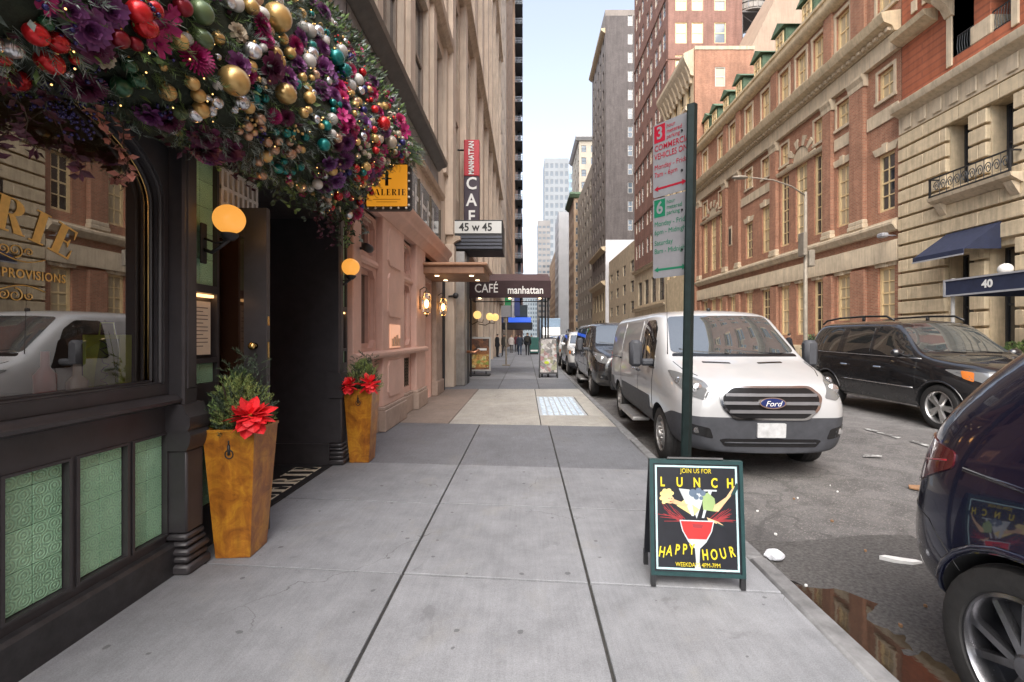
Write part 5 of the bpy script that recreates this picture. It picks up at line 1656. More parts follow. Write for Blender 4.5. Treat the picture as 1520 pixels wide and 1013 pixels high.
for (z0, z1) in ((36.5, 39.2), (39.4, 42.0)):
    for s in (-1, 1):
        q = MB(); q.tube([(28.9-1.7*s, 57.3, z0), (28.9+1.7*s, 57.3, z1)], .06, 4); q.tube([(27.2, 59-1.7*s, z0), (27.2, 59+1.7*s, z1)], .06, 4); q.build('cross_brace', M_steelw, WT)
q = MB(); q.box(26.9, 30.9, 57.0, 61, 42.05, 42.28); q.build('beam', M_steelw, WT)

# ---- grey brick tower with whitewashed party wall
GT = thing('grey_brick_tower', 'very tall grey brick tower with whitewashed lower side wall', 'building', (20, 106, 0))
FGs = Face('-y', 96.65); FGf = Face('-x', 17.0)
sv = [(21.75, 22.75, 16 + 3.95*k, 18.3 + 3.95*k) for k in range(2, 14)]
wall(FGs, 17.02, 26, 21.9, 69.5, sv, .2, .6, 'side_wall', M_brick_grey, GT)
for (a, b_, p, q_) in sv: window(FGs, (a+b_)/2, p, b_-a, q_-p, M_white_frame, M_pane_sky, GT, 1, 2, .08, .07, .1)
M_whitewash = mat('whitewash', (.66, .66, .68), .85, var=.08, scale=.7, bump=.2, bscale=12, streak=.12)
q = MB(); q.box(17.02, 26, 96.65, 97.6, 0, 21.898); q.build('whitewashed_wall', M_whitewash, GT)
fv = [(yc-.7, yc+.7, z, z+2.2) for k in range(3, 17) for z in (1.6+3.95*k,) for yc in (99.5, 103, 106.5, 110, 113.5)]
lowg = [(yc-1.2, yc+1.2, z, z+4) for z in (1.0, 7.0) for yc in (100, 104, 108, 112)]
wall(FGf, 97.0, 116, 12.2, 71, fv, .3, 9, 'front_wall', mat('grey stone', (.27, .235, .21), .85, var=.15, scale=.8, streak=.3), GT)
wall(FGf, 97.0, 116, 0, 12.2, lowg, .4, 9, 'stone_base', M_stone, GT)
for (a, b_, p, q_) in fv: window(FGf, (a+b_)/2, p, b_-a, q_-p, M_dark_frame, M_pane_sky, GT, 1, 2, .1, .08, .2)
for (a, b_, p, q_) in lowg: window(FGf, (a+b_)/2, p, b_-a, q_-p, M_dark_frame, M_pane, GT, 3, 2, .12, .1, .3)
for z in (12.2, 19.5, 66):
    q = MB(); FGf.prof(q, [(-.01, z), (.5, z+.3), (.9, z+.7), (.9, z+1.0), (-.01, z+1.1)], 96.95, 116); q.build('cornice', M_stone, GT)
q = MB()
for k in range(8): q.tube([(17.3+.9*k, 97.3, 69.5), (17.3+.9*k, 97.3, 71)], .05, 4)
q.tube([(17.2, 97.3, 71), (24, 97.3, 71)], .05, 4); q.tube([(17.2, 97.3, 70.3), (24, 97.3, 70.3)], .05, 4); q.build('roof_railing', M_iron, GT)

# ---- farther blocks down the street
def far_block(name, lab, x0, x1, y0, y1, zt, m, ncol, nrow, zf=2.0, front=True, side=True, fm=M_dark_frame, gm=M_pane_sky, cornice=None, ww=.5, wh=.55):
    B = thing(name, lab, 'building', ((x0+x1)/2, y0, 0))
    Fs_ = Face('-y', y0-.35); Ff = Face('-x', x0)
    rh = (zt - zf - 1.5)/nrow
    sv = []; fv = []
    if side:
        cw = (x1-x0)/ncol
        sv = [(x0+cw*(i+.5)-cw*ww/2, x0+cw*(i+.5)+cw*ww/2, zf+rh*j, zf+rh*j+rh*wh) for i in range(ncol) for j in range(nrow)]
    wall(Fs_, x0+.02, x1, 0, zt, sv, .25, .5, 'side_wall', m, B)
    for (a, b_, p, q_) in sv: window(Fs_, (a+b_)/2, p, b_-a, q_-p, fm, gm, B, 1, 2, .1, .08, .15)
    if front:
        cw = (y1-y0)/max(2, int((y1-y0)/5))
        fv = [(y0+cw*(i+.5)-1.1, y0+cw*(i+.5)+1.1, zf+rh*j, zf+rh*j+rh*wh) for i in range(int(round((y1-y0)/cw))) for j in range(nrow)]
    wall(Ff, y0, y1, 0, zt, fv, .3, (x1-x0), 'front_wall', m, B)
    for (a, b_, p, q_) in fv: window(Ff, (a+b_)/2, p, b_-a, q_-p, fm, gm, B, 1, 2, .12, .1, .2)
    if cornice:
        q = MB(); Ff.prof(q, [(-.01, zt-2), (.6, zt-1.8), (1.4, zt-.9), (1.4, zt-.3), (-.01, zt)], y0-.5, y1); Fs_.prof(q, [(-.01, zt-2), (.6, zt-1.8), (1.4, zt-.9), (1.4, zt-.3), (-.01, zt)], x0-1.4, x1); q.build('cornice', cornice, B)
    return B
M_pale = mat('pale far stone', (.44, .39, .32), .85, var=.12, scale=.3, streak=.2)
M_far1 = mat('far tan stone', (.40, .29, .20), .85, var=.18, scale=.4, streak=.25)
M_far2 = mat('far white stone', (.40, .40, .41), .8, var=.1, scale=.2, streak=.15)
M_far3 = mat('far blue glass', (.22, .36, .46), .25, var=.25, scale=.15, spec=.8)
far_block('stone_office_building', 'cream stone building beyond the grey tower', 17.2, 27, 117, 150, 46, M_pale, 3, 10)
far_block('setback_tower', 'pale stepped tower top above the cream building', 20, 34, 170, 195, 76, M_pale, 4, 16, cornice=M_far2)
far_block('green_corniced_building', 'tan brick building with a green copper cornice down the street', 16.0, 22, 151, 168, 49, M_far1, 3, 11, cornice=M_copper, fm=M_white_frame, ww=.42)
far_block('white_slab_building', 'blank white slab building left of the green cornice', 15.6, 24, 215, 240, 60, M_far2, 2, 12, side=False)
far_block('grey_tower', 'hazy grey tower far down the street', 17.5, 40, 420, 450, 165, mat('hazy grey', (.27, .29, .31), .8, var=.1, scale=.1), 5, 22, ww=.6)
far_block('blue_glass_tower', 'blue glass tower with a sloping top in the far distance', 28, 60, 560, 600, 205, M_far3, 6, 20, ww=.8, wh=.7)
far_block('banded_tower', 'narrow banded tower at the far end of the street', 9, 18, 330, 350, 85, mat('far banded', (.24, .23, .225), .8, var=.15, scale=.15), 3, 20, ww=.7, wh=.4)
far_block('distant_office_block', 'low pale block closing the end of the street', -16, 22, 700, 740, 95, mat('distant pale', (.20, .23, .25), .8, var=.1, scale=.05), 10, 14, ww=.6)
far_block('brick_apartment_house', 'brick apartment house mirrored in the white van windscreen', 17.0, 30, -45, 2.9, 26, M_brick_side, 3, 6, fm=M_cream, side=False)
far_block('low_shop_building', 'low building in the gap before the grey tower', 17.6, 26, 72, 96, 17, M_stone2, 3, 4)
far_block('tan_office_building', 'tan office building just past the white slab', 17.0, 30, 245, 320, 50, M_far1, 4, 12)
# ================================================================== VEHICLES
def lerp_tab(tab, x):
    if x <= tab[0][0]: return tab[0][1]
    for (a, va), (b, vb) in zip(tab, tab[1:]):
        if x <= b: return va + (vb-va)*(x-a)/(b-a)
    return tab[-1][1]

def rpoly(pts, r, n=4):
    """polygon with rounded corners; r a number or one per corner"""
    out = []; m = len(pts)
    for i in range(m):
        p = Vector(pts[i]); a = Vector(pts[i-1]); b = Vector(pts[(i+1) % m])
        rr = r[i] if hasattr(r, '__len__') else r
        da = (a-p); db = (b-p)
        q = min(rr, da.length*.48, db.length*.48)
        if q < 1e-4: out.append(tuple(p)); continue
        s = p + da.normalized()*q; e = p + db.normalized()*q
        for k in range(n+1):
            t = k/n
            out.append(tuple((1-t)**2*s + 2*t*(1-t)*p + t*t*e))
    return out

class Car:
    """body as a lofted hull with wheel arches cut out; panels laid on it by projection"""
    def __init__(s, L, ch, xs, warp, wheels, paint_m, low_m, glass_m, arch_r):
        s.L = L; s.wheels = wheels
        rings = []
        for x in xs:
            g_ = {k: lerp_tab(v, x) for k, v in ch.items()}
            h = [(0, g_['zb']), (g_['ws']*.8, g_['zb']), (g_['ws'], g_['zb']+.06), (g_['wl'], g_['zl']), (g_['wm'], g_['zm']), (g_['wb'], g_['zbelt']), (g_['wc'], g_['zc']), (g_['wr'], g_['zt']-g_['dr']), (g_['wr']*.55, g_['zt']-g_['dr']*.22), (0, g_['zt'])]
            ring = [(x, y, z) for y, z in h] + [(x, -y, z) for y, z in h[-2:0:-1]]
            rings.append([warp(*p) for p in ring])
        n = len(rings[0]); nh = 10
        mb = MB(); vs = [p for r in rings for p in r]; fs = []; mi = []
        for i in range(len(rings)-1):
            for k in range(n):
                a, b = i*n+k, i*n+(k+1) % n
                fs.append((a, b, b+n, a+n))
                kk = k if k < nh-1 else n-1-k
                mi.append(1 if kk <= 2 and low_m else 0)
        for base in (0, (len(rings)-1)*n):
            for k in range(nh-1):
                a, b = base+k, base+k+1
                c, d = base+(n-k-1+0) % n if k else base, base+(n-k-1)
                ra = base + ((n-k) % n); rb = base + (n-k-1)
                f = [a, b, rb] if k == 0 else ([a, b, rb, ra] if k < nh-2 else [a, b, ra])
                fs.append(tuple(dict.fromkeys(f))); mi.append(1 if k <= 2 and low_m else 0)
        mb.v = vs; mb.f = fs; mb.m = mi
        hull = mb.build('hull', [paint_m, low_m or paint_m, M_wellm])
        sub = hull.modifiers.new('s', 'SUBSURF'); sub.levels = 2; sub.render_levels = 2
        full = baked(hull)
        bm = bmesh.new(); bm.from_mesh(full); s.bvh = BVHTree.FromBMesh(bm); bm.free()
        hull.modifiers.remove(sub)
        hull.data = full
        cuts = []
        for (wx, wr) in wheels:
            c = MB()
            for sg in (-1, 1):
                prof = [(arch_r, sg*1.3), (arch_r, sg*.58)]
                c.lathe(prof, 36, (wx, 0, wr-.02), axis='y')
            co = c.build('cut', [M_wellm, M_wellm, M_wellm]); 
            for p in co.data.polygons: p.material_index = 2
            m_ = hull.modifiers.new('b', 'BOOLEAN'); baked(co); m_.object = co; m_.operation = 'DIFFERENCE'; m_.solver = 'EXACT'
            cuts.append(co)
        cut = baked(hull)
        for c in cuts: bpy.data.objects.remove(c)
        bpy.data.objects.remove(hull)
        s.mesh = cut
    def split(s, parent, mats, names):
        jobs = [(i, m, nm, None) for i, (m, nm) in enumerate(zip(mats, names)) if nm != 'wheel_well']
        jobs += [(2, mats[2], names[2], (a, b)) for a in (0, 1) for b in (0, 1)]
        for idx, m, nm, q in jobs:
            bm = bmesh.new(); bm.from_mesh(s.mesh)
            def keep(f):
                if f.material_index != idx: return False
                c = f.calc_center_median()
                return q is None or (int(c.x > s.L/2), int(c.y > 0)) == q
            bmesh.ops.delete(bm, geom=[f for f in bm.faces if not keep(f)], context='FACES')
            if len(bm.faces) == 0: bm.free(); continue
            for f in bm.faces: f.material_index = 0; f.smooth = True
            me = bpy.data.meshes.new(nm); bm.to_mesh(me); bm.free()
            me.materials.clear(); me.materials.append(m)
            me.set_sharp_from_angle(angle=R(38))
            o = bpy.data.objects.new(nm, me); COL.objects.link(o); o.parent = parent
    def proj(s, o, d):
        h = s.bvh.ray_cast(Vector(o), Vector(d).normalized())
        if h[0] is None: h = s.bvh.find_nearest(Vector(o) + Vector(d).normalized()*2.5)
        return h[0], h[1]
    def panel(s, name, m, parent, pts, axis, off=.004, thick=.006, step=.07, sg=1, ang=None):
        """axis side: pts (x,z) on flank sg; front/rear: (y,z); top: (x,y); diag: (t,z) seen along ang"""
        bm = bmesh.new()
        f = bm.faces.new([bm.verts.new((p[0], p[1], 0)) for p in pts])
        lo = [min(p[i] for p in pts) for i in (0, 1)]; hi = [max(p[i] for p in pts) for i in (0, 1)]
        for i in (0, 1):
            v = lo[i] + step
            while v < hi[i] - step*.3:
                no = (1, 0, 0) if i == 0 else (0, 1, 0)
                co = (v, 0, 0) if i == 0 else (0, v, 0)
                bmesh.ops.bisect_plane(bm, geom=bm.verts[:] + bm.edges[:] + bm.faces[:], dist=1e-5, plane_co=co, plane_no=no)
                v += step
        bm.verts.ensure_lookup_table()
        pos_ = []; nor = []
        for v in bm.verts:
            a, b = v.co.x, v.co.y
            if axis == 'side': o, d = (a, 3*sg, b), (0, -sg, 0)
            elif axis == 'front': o, d = (-3, a, b), (1, 0, 0)
            elif axis == 'rear': o, d = (s.L+3, a, b), (-1, 0, 0)
            elif axis == 'top': o, d = (a, b, 4), (0, 0, -1)
            else:
                dv = Vector((math.cos(ang), math.sin(ang), 0)); t = Vector((-math.sin(ang), math.cos(ang), 0))
                c0 = Vector((0 if dv.x > 0 else s.L, 0, 0))
                o = c0 + t*a + Vector((0, 0, b)) - dv*4; d = dv
            h, n = s.proj(o, d)
            if n.dot(Vector(d)) > 0: n = -n
            pos_.append(h + n*off); nor.append(n)
        for v, p in zip(bm.verts, pos_): v.co = p
        bm.verts.index_update()
        be = [e for e in bm.edges if len(e.link_faces) == 1]
        low = {}
        for e in be:
            for v in e.verts:
                if v not in low: low[v] = bm.verts.new(pos_[v.index] - nor[v.index]*(thick+off))
        for e in be:
            a, b = e.verts
            try: bm.faces.new((a, b, low[b], low[a]))
            except ValueError: pass
        bmesh.ops.recalc_face_normals(bm, faces=bm.faces)
        for fc in bm.faces: fc.smooth = True
        me = bpy.data.meshes.new(name); bm.to_mesh(me); bm.free()
        me.materials.append(m); me.set_sharp_from_angle(angle=R(40))
        ob = bpy.data.objects.new(name, me); COL.objects.link(ob); ob.parent = parent
        return ob
    def line(s, name, m, parent, pts, axis, r=.006, sg=1, off=0.0, n=6):
        """seam, trim or wiper following the body"""
        P_ = []
        for i in range(len(pts)-1):
            for k in range(n):
                t = k/n; P_.append((pts[i][0]*(1-t)+pts[i+1][0]*t, pts[i][1]*(1-t)+pts[i+1][1]*t))
        P_.append(pts[-1])
        q = []
        for a, b in P_:
            if axis == 'side': h, nn = s.proj((a, 3*sg, b), (0, -sg, 0)); h = h + Vector((0, sg*off, 0))
            elif axis == 'front': h, nn = s.proj((-3, a, b), (1, 0, 0)); h = h + Vector((-off, 0, 0))
            elif axis == 'rear': h, nn = s.proj((s.L+3, a, b), (-1, 0, 0)); h = h + Vector((off, 0, 0))
            else: h, nn = s.proj((a, b, 4), (0, 0, -1)); h = h + Vector((0, 0, off))
            q.append(h)
        mb = MB(); mb.tube(q, r, 5)
        me = mb.mesh(name, m, smooth=True)
        o = bpy.data.objects.new(name, me); COL.objects.link(o); o.parent = parent
        return o

def part(name, mb, m, parent, smooth=False, angle=None):
    o = bpy.data.objects.new(name, mb.mesh(name, m, smooth=smooth, angle=angle)); COL.objects.link(o); o.parent = parent
    return o

M_wellm = mat('wheel well', (.010, .010, .011), .9, world_space=False)
M_tyre = mat('tyre rubber', (.022, .021, .021), .75, var=.3, scale=18, world_space=False, bump=.15, bscale=120)
M_rim = mat('alloy rim', (.55, .54, .53), .3, metal=.85, var=.15, scale=14, world_space=False)
M_rim_steel = mat('steel wheel', (.42, .41, .40), .45, metal=.7, var=.25, scale=12, world_space=False)
M_rim_two = mat('graphite alloy', (.20, .20, .215), .25, metal=.9, var=.3, scale=9, world_space=False)
M_rim_dark = mat('dark alloy', (.035, .035, .04), .3, metal=.6, world_space=False)
M_chrome = mat('chrome trim', (.70, .70, .70), .12, metal=1.0, var=.05, world_space=False)
M_plastic = mat('dark bumper plastic', (.050, .053, .062), .6, var=.2, scale=9, world_space=False, bump=.08, bscale=150)
M_barm = mat('grey grille bar', (.20, .20, .21), .35, metal=.4, world_space=False)
M_blackgloss = mat('gloss black trim', (.012, .012, .013), .2, world_space=False)
M_carglass = glass_dark('car glass', (.016, .018, .018), .015, 0, 1.9)
M_screen = glass_dark('windscreen glass', (.05, .058, .06), .01, 0, 2.3)
M_lens = glass_dark('lamp lens', (.15, .155, .16), .06, 0, 1.7)
M_lamp = mat('lamp reflector', (.75, .75, .76), .12, metal=.9, world_space=False)
M_amberl = mat('amber lens', (.55, .16, .03), .2, spec=.8, world_space=False)
M_redl = mat('red lens', (.32, .012, .02), .12, spec=.9, coat=.8, world_space=False)
M_redd = mat('dark red lens', (.09, .006, .010), .12, spec=.9, coat=.8, world_space=False)
M_plate = mat('blurred licence plate', (.50, .51, .52), .5, var=.25, scale=9, world_space=False)

def wheel_meshes(r, w, style):
    t = MB(); ri = r*(.66 if style == 'steel' else .70)
    h = w/2
    prof = [(ri, -h*.80), (ri+.01, -h*.92), (r*.86, -h), (r*.955, -h*.88), (r*.99, -h*.55)]
    for k, (a, b) in enumerate(((-.55, -.22), (-.18, .18), (.22, .55))):
        prof += [(r, h*a), (r, h*b), (r*.975, h*(b+.02))] if k < 2 else [(r, h*a), (r, h*b)]
    prof += [(r*.99, h*.55), (r*.955, h*.88), (r*.86, h), (ri+.01, h*.92), (ri, h*.80)]
    t.lathe(prof, 36, (0, 0, 0), axis='y', cap=False)
    tm = t.mesh('tyre', M_tyre, angle=35)
    m = MB()
    m.lathe([(ri+.004, -h*.86), (ri-.012, -h*.90), (ri-.018, -h*.80), (ri-.03, -h*.45), (ri-.03, h*.8)], 36, (0, 0, 0), axis='y', cap=False)
    yo = -h*.72
    if style == 'steel':
        m.lathe([(.0, yo-.05), (.055, yo-.05), (.065, yo-.02), (.10, yo-.005), (ri*.62, yo-.02), (ri*.72, yo+.015), (ri-.02, yo+.03), (ri-.02, yo+.06), (0, yo+.06)], 30, axis='y')
        for k in range(10):
            a = 2*math.pi*k/10
            m.lathe([(.0, yo-.035), (.012, yo-.035), (.014, yo)], 6, (.085*math.cos(a), 0, .085*math.sin(a)), axis='y')
        for k in range(9):      # hand holes
            a = 2*math.pi*(k+.5)/9; q = ri*.80
            m.lathe([(.0, yo+.012), (.026, yo+.014), (.028, yo+.05)], 8, (q*math.cos(a), 0, q*math.sin(a)), mi=1, axis='y')
    else:
        nsp = {'five': 5, 'twin': 5, 'star': 5}[style]
        m.lathe([(.0, yo-.025), (.045, yo-.025), (.065, yo-.005), (.075, yo+.04), (0, yo+.04)], 20, axis='y')
        m.lathe([(ri-.03, yo+.075), (.0, yo+.075)], 24, axis='y', mi=1, cap=False)
        for k in range(nsp):
            a0 = 2*math.pi*k/nsp
            for da, wd in (((-.16, .030), (.16, .030)) if style in ('twin', 'five') else ((-.30, .020), (.30, .020))):
                a1 = a0 + da*(1.0 if style == 'twin' else .9)
                rb = .05; re_ = ri-.018
                c0, s0 = math.cos(a0 + (da*1.6 if style == 'twin' else da*.5)), math.sin(a0 + (da*1.6 if style == 'twin' else da*.5)); c1, s1 = math.cos(a1), math.sin(a1)
                p0 = Vector((rb*c0, 0, rb*s0)); p1 = Vector((re_*c1, 0, re_*s1))
                d = (p1-p0).normalized(); n_ = Vector((-d.z, 0, d.x))
                w0, w1 = wd*1.15, wd*.95
                vs = []
                for (p, ww, y0) in ((p0, w0, yo-.015), (p1, w1, yo+.005)):
                    vs += [p+n_*ww+Vector((0, y0+.03, 0)), p+n_*ww*.7+Vector((0, y0, 0)), p-n_*ww*.7+Vector((0, y0, 0)), p-n_*ww+Vector((0, y0+.03, 0))]
                m.add(vs, [(0,1,5,4), (1,2,6,5), (2,3,7,6), (3,0,4,7), (0,3,2,1), (4,5,6,7)])
        for k in range(5):
            a = 2*math.pi*k/5; m.lathe([(0, yo-.02), (.011, yo-.02), (.012, yo)], 6, (.04*math.cos(a), 0, .04*math.sin(a)), axis='y', mi=1)
    rm = m.mesh('rim', [M_rim_steel if style == 'steel' else M_rim_two if style == 'star' else M_rim, M_rim_dark], angle=30)
    return tm, rm
_wh = {}
def add_wheels(parent, wheels, half, r, w, style):
    key = (r, w, style)
    if key not in _wh: _wh[key] = wheel_meshes(r, w, style)
    tm, rm = _wh[key]
    for (wx, wr) in wheels:
        for sg in (-1, 1):
            o = bpy.data.objects.new('wheel', tm); COL.objects.link(o); o.parent = parent
            o.location = (wx, sg*(half - w/2), r); o.rotation_euler = (0, rnd.uniform(0, 6), R(180) if sg > 0 else 0)
            q = bpy.data.objects.new('rim', rm); COL.objects.link(q); q.parent = o

# ------------------------------------------------------------------ panel van
def make_van(label, group, paint_m, low_m, loc, rz, detail=True, windows=False):
    L = 5.5
    V = thing('panel_van', label, 'van', (0, 0, 0), group=group)
    W = 1.02
    ch = dict(
        zb=[(0, .34), (.3, .30), (1, .34), (4.6, .36), (5.5, .42)],
        ws=[(0, .66), (.12, .84), (.35, .94), (.9, .975), (5.2, .975), (5.45, .95), (5.5, .92)],
        zl=[(0, .78), (.5, .80), (.75, .66), (1.0, .62), (5.5, .62)],
        wl=[(0, .70), (.12, .88), (.35, .975), (.9, 1.0), (5.2, 1.0), (5.45, .975), (5.5, .94)],
        zm=[(0, .95), (.5, .98), (1.0, .95), (5.5, .95)],
        wm=[(0, .66), (.12, .85), (.35, .955), (.9, 1.01), (1.5, 1.025), (5.2, 1.025), (5.45, 1.0), (5.5, .95)],
        zbelt=[(0, 1.06), (.15, 1.10), (.5, 1.17), (.95, 1.25), (1.3, 1.28), (5.5, 1.28)],
        wb=[(0, .56), (.12, .74), (.35, .87), (.8, .945), (1.3, .985), (2, 1.0), (5.2, 1.0), (5.5, .94)],
        zc=[(0, 1.09), (.15, 1.135), (.5, 1.215), (.95, 1.33), (1.15, 1.46), (1.72, 1.90), (1.95, 1.95), (5.3, 1.95), (5.5, 1.90)],
        wc=[(0, .45), (.12, .62), (.35, .76), (.8, .88), (1.1, .90), (1.72, .855), (2.2, .87), (5.3, .88), (5.5, .84)],
        zt=[(0, 1.11), (.15, 1.165), (.5, 1.26), (.9, 1.36), (1.0, 1.40), (1.70, 1.985), (1.90, 2.045), (2.3, 2.08), (5.2, 2.09), (5.45, 2.06), (5.5, 2.0)],
        dr=[(0, .01), (1.0, .03), (1.7, .035), (2.2, .045), (5.5, .045)],
        wr=[(0, .38), (.12, .54), (.35, .66), (.8, .76), (1.1, .78), (1.72, .72), (2.2, .76), (5.5, .74)],
    )
    xs = [0, .06, .15, .3, .5, .72, .92, 1.02, 1.2, 1.45, 1.66, 1.78, 2.0, 2.4, 3.0, 3.6, 4.2, 4.8, 5.2, 5.4, 5.5]
    def warp(x, y, z):
        k = max(0, 1-x/.6)
        return (x + k*(.16*max(0, z-.72) + (.05 if z < .42 else 0)), y, z)
    C = Car(L, ch, xs, warp, [(1.03, .355), (4.33, .355)], paint_m, low_m, M_carglass, .43)
    C.split(V, [paint_m, low_m, M_wellm], ['body', 'lower_cladding', 'wheel_well'])
    add_wheels(V, C.wheels, .985, .355, .235, 'steel')
    C.panel('windscreen', M_screen, V, rpoly([(-.815, 1.435), (-.4, 1.415), (.4, 1.415), (.815, 1.435), (.70, 1.935), (.35, 1.95), (-.35, 1.95), (-.70, 1.935)], .06), 'front', .010, .016, .06)
    # dark surround under the screen
    C.panel('cowl', M_blackgloss, V, rpoly([(-.82, 1.385), (.82, 1.385), (.80, 1.425), (-.80, 1.425)], .02), 'front', .004, .006, .1)
    for sg in (-1, 1):
        C.panel('side_window', M_carglass, V, rpoly([(1.36, 1.33), (2.24, 1.30), (2.24, 1.90), (1.83, 1.90), (1.62, 1.76)], [.04, .05, .06, .06, .05]), 'side', .004, .006, .09, sg)
        if windows:
            for (a, b) in ((2.42, 3.85), (3.95, 5.3)):
                C.panel('side_window', M_carglass, V, rpoly([(a, 1.30), (b, 1.30), (b, 1.90), (a, 1.90)], .07), 'side', .004, .006, .12, sg)
        else:
            C.panel('blank_window_panel', paint_m, V, rpoly([(2.46, 1.30), (3.88, 1.30), (3.88, 1.90), (2.46, 1.90)], .09), 'side', .008, .01, .15, sg)
            C.panel('blank_window_panel', paint_m, V, rpoly([(4.0, 1.30), (5.28, 1.30), (5.28, 1.90), (4.0, 1.90)], .09), 'side', .008, .01, .15, sg)
        hl = [(.60, .965), (.73, .930), (.87, .975), (.925, 1.10), (.93, 1.225), (.88, 1.215), (.68, 1.135)]
        o = C.panel('headlight', M_lens, V, rpoly([(sg*a, b) for a, b in hl], .03), 'front', .006, .012, .05)
        mb = MB(); h, n_ = C.proj((-3, sg*.76, 1.05), (1, 0, 0)); mb.lathe([(.0, -.012), (.045, -.012), (.062, .0), (.05, .01)], 14, h + Vector((-.006, 0, 0)), axis='x'); part('lamp_reflector', mb, M_lamp, o, angle=40)
        mb = MB(); h, n_ = C.proj((-3, sg*.89, 1.12), (1, 0, 0)); mb.lathe([(.0, -.014), (.03, -.014), (.042, .0), (.03, .01)], 12, h + Vector((-.006, 0, 0)), axis='x'); part('lamp_reflector', mb, M_lamp, o, angle=40)
        C.panel('fog_recess', M_blackgloss, V, rpoly([(sg*.62, .50), (sg*.86, .54), (sg*.88, .66), (sg*.66, .62)], .03), 'front', .004, .006, .06)
        mb = MB(); h, n_ = C.proj((-3, sg*.79, .585), (1, 0, 0)); mb.lathe([(0, -.012), (.03, -.012), (.036, .0)], 12, h, axis='x'); part('fog_lamp', mb, M_lamp, V)
        C.panel('hood_vent', M_blackgloss, V, rpoly([(.70, sg*.17), (.76, sg*.50), (.815, sg*.50), (.755, sg*.17)], .015), 'top', .003, .004, .07)
        # mirror
        mb = MB(); mb.cbox(1.36, 1.52, sg*1.13, sg*1.31, 1.22, 1.60, .045); mr = part('mirror', mb, M_plastic, V, angle=40)
        mb = MB(); mb.cbox(1.42, 1.56, sg*.94, sg*1.14, 1.23, 1.33, .03); part('mirror_arm', mb, M_plastic, mr)
        C.panel('mirror_base', M_blackgloss, V, rpoly([(1.30, 1.20), (1.60, 1.20), (1.60, 1.62), (1.50, 1.60)], .03), 'side', .005, .006, .08, sg)
        # seams, handles, trim
        C.line('door_seam', M_blackgloss, V, [(1.36, .50), (1.36, 1.30)], 'side', .005, sg); C.line('door_seam', M_blackgloss, V, [(2.33, .45), (2.33, 1.92)], 'side', .005, sg)
        C.line('door_seam', M_blackgloss, V, [(3.93, .62), (3.93, 1.92)], 'side', .005, sg)
        mb = MB(); mb.cbox(2.10, 2.28, sg*1.02, sg*1.055, 1.10, 1.14, .012); part('door_handle', mb, M_plastic, V)
        mb = MB(); mb.cbox(2.46, 2.64, sg*1.02, sg*1.055, 1.10, 1.14, .012); part('door_handle', mb, M_chrome, V)
        mb = MB(); mb.cbox(3.95, 5.15, sg*.995, sg*1.03, 1.215, 1.245, .008); part('slide_rail', mb, M_blackgloss, V)
        C.panel('side_cladding', low_m or M_plastic, V, rpoly([(1.52, .62), (3.82, .62), (3.82, .80), (1.52, .80)], .03), 'side', .010, .012, .15, sg)
        C.panel('side_cladding', low_m or M_plastic, V, rpoly([(4.82, .62), (5.35, .62), (5.35, .80), (4.82, .80)], .03), 'side', .010, .012, .15, sg)
    mb = MB(); mb.cbox(2.2, 3.6, .84, 1.12, .30, .36, .015); part('side_step', mb, M_rim_steel, V)
    mb = MB(); mb.cbox(2.2, 3.6, -1.12, -.84, .30, .36, .015); part('side_step', mb, M_rim_steel, V)
    # grille
    outer = [(-.40, .72), (.40, .72), (.53, .84), (.57, .98), (.44, 1.095), (-.44, 1.095), (-.57, .98), (-.53, .84)]
    gr = C.panel('grille', M_chrome, V, rpoly(outer, .05), 'front', .016, .02, .08)
    inner_ = [(a*.935, .91+(b-.91)*.88) for a, b in outer]
    C.panel('grille_mesh', M_blackgloss, V, rpoly(inner_, .045), 'front', .021, .006, .08)
    for z, hw in ((.815, .46), (.905, .515), (.995, .495)):
        C.panel('grille_bar', M_barm, V, rpoly([(-hw, z-.017), (hw, z-.017), (hw, z+.017), (-hw, z+.017)], .006), 'front', .034, .014, .08)
    if detail:
        pts = [(.145*math.cos(2*math.pi*k/28), .908 + .060*math.sin(2*math.pi*k/28)) for k in range(28)]
        em = C.panel('emblem', M_chrome, V, pts, 'front', .046, .010, .1)
        pts = [(.130*math.cos(2*math.pi*k/28), .908 + .049*math.sin(2*math.pi*k/28)) for k in range(28)]
        C.panel('emblem_field', mat('emblem blue', (.012, .022, .10), .25, world_space=False), em, pts, 'front', .050, .004, .1)
        h, n_ = C.proj((-3, 0, .908), (1, 0, 0))
        me = text_mesh('Ford', .085, M_white_let, shear=.35, sx=1.05, extrude=.001)
        me.transform(Matrix(((0, 0, -1, h.x-.053), (-1, 0, 0, 0), (0, 1, 0, .906), (0, 0, 0, 1))))
        o = bpy.data.objects.new('emblem_lettering', me); COL.objects.link(o); o.parent = em
        C.panel('licence_plate', M_plate, V, rpoly([(-.155, .525), (.155, .525), (.155, .685), (-.155, .685)], .012), 'front', .022, .018, .1)
        C.line('roof_aerial', M_blackgloss, V, [(1.95, .0), (1.99, .0)], 'top', .03, off=.02)
        mb = MB(); h, n_ = C.proj((1.08, .86, 4), (0, 0, -1)); mb.tube([h, h + Vector((.02, .01, .95))], [.006, .002], 5); part('whip_aerial', mb, M_blackgloss, V)
    C.panel('lower_intake', M_blackgloss, V, rpoly([(-.50, .415), (.50, .415), (.56, .49), (.50, .505), (-.50, .505), (-.56, .49)], .02), 'front', .004, .006, .08)
    C.line('intake_bar', M_plastic, V, [(-.5, .46), (.5, .46)], 'front', .008, off=.006)
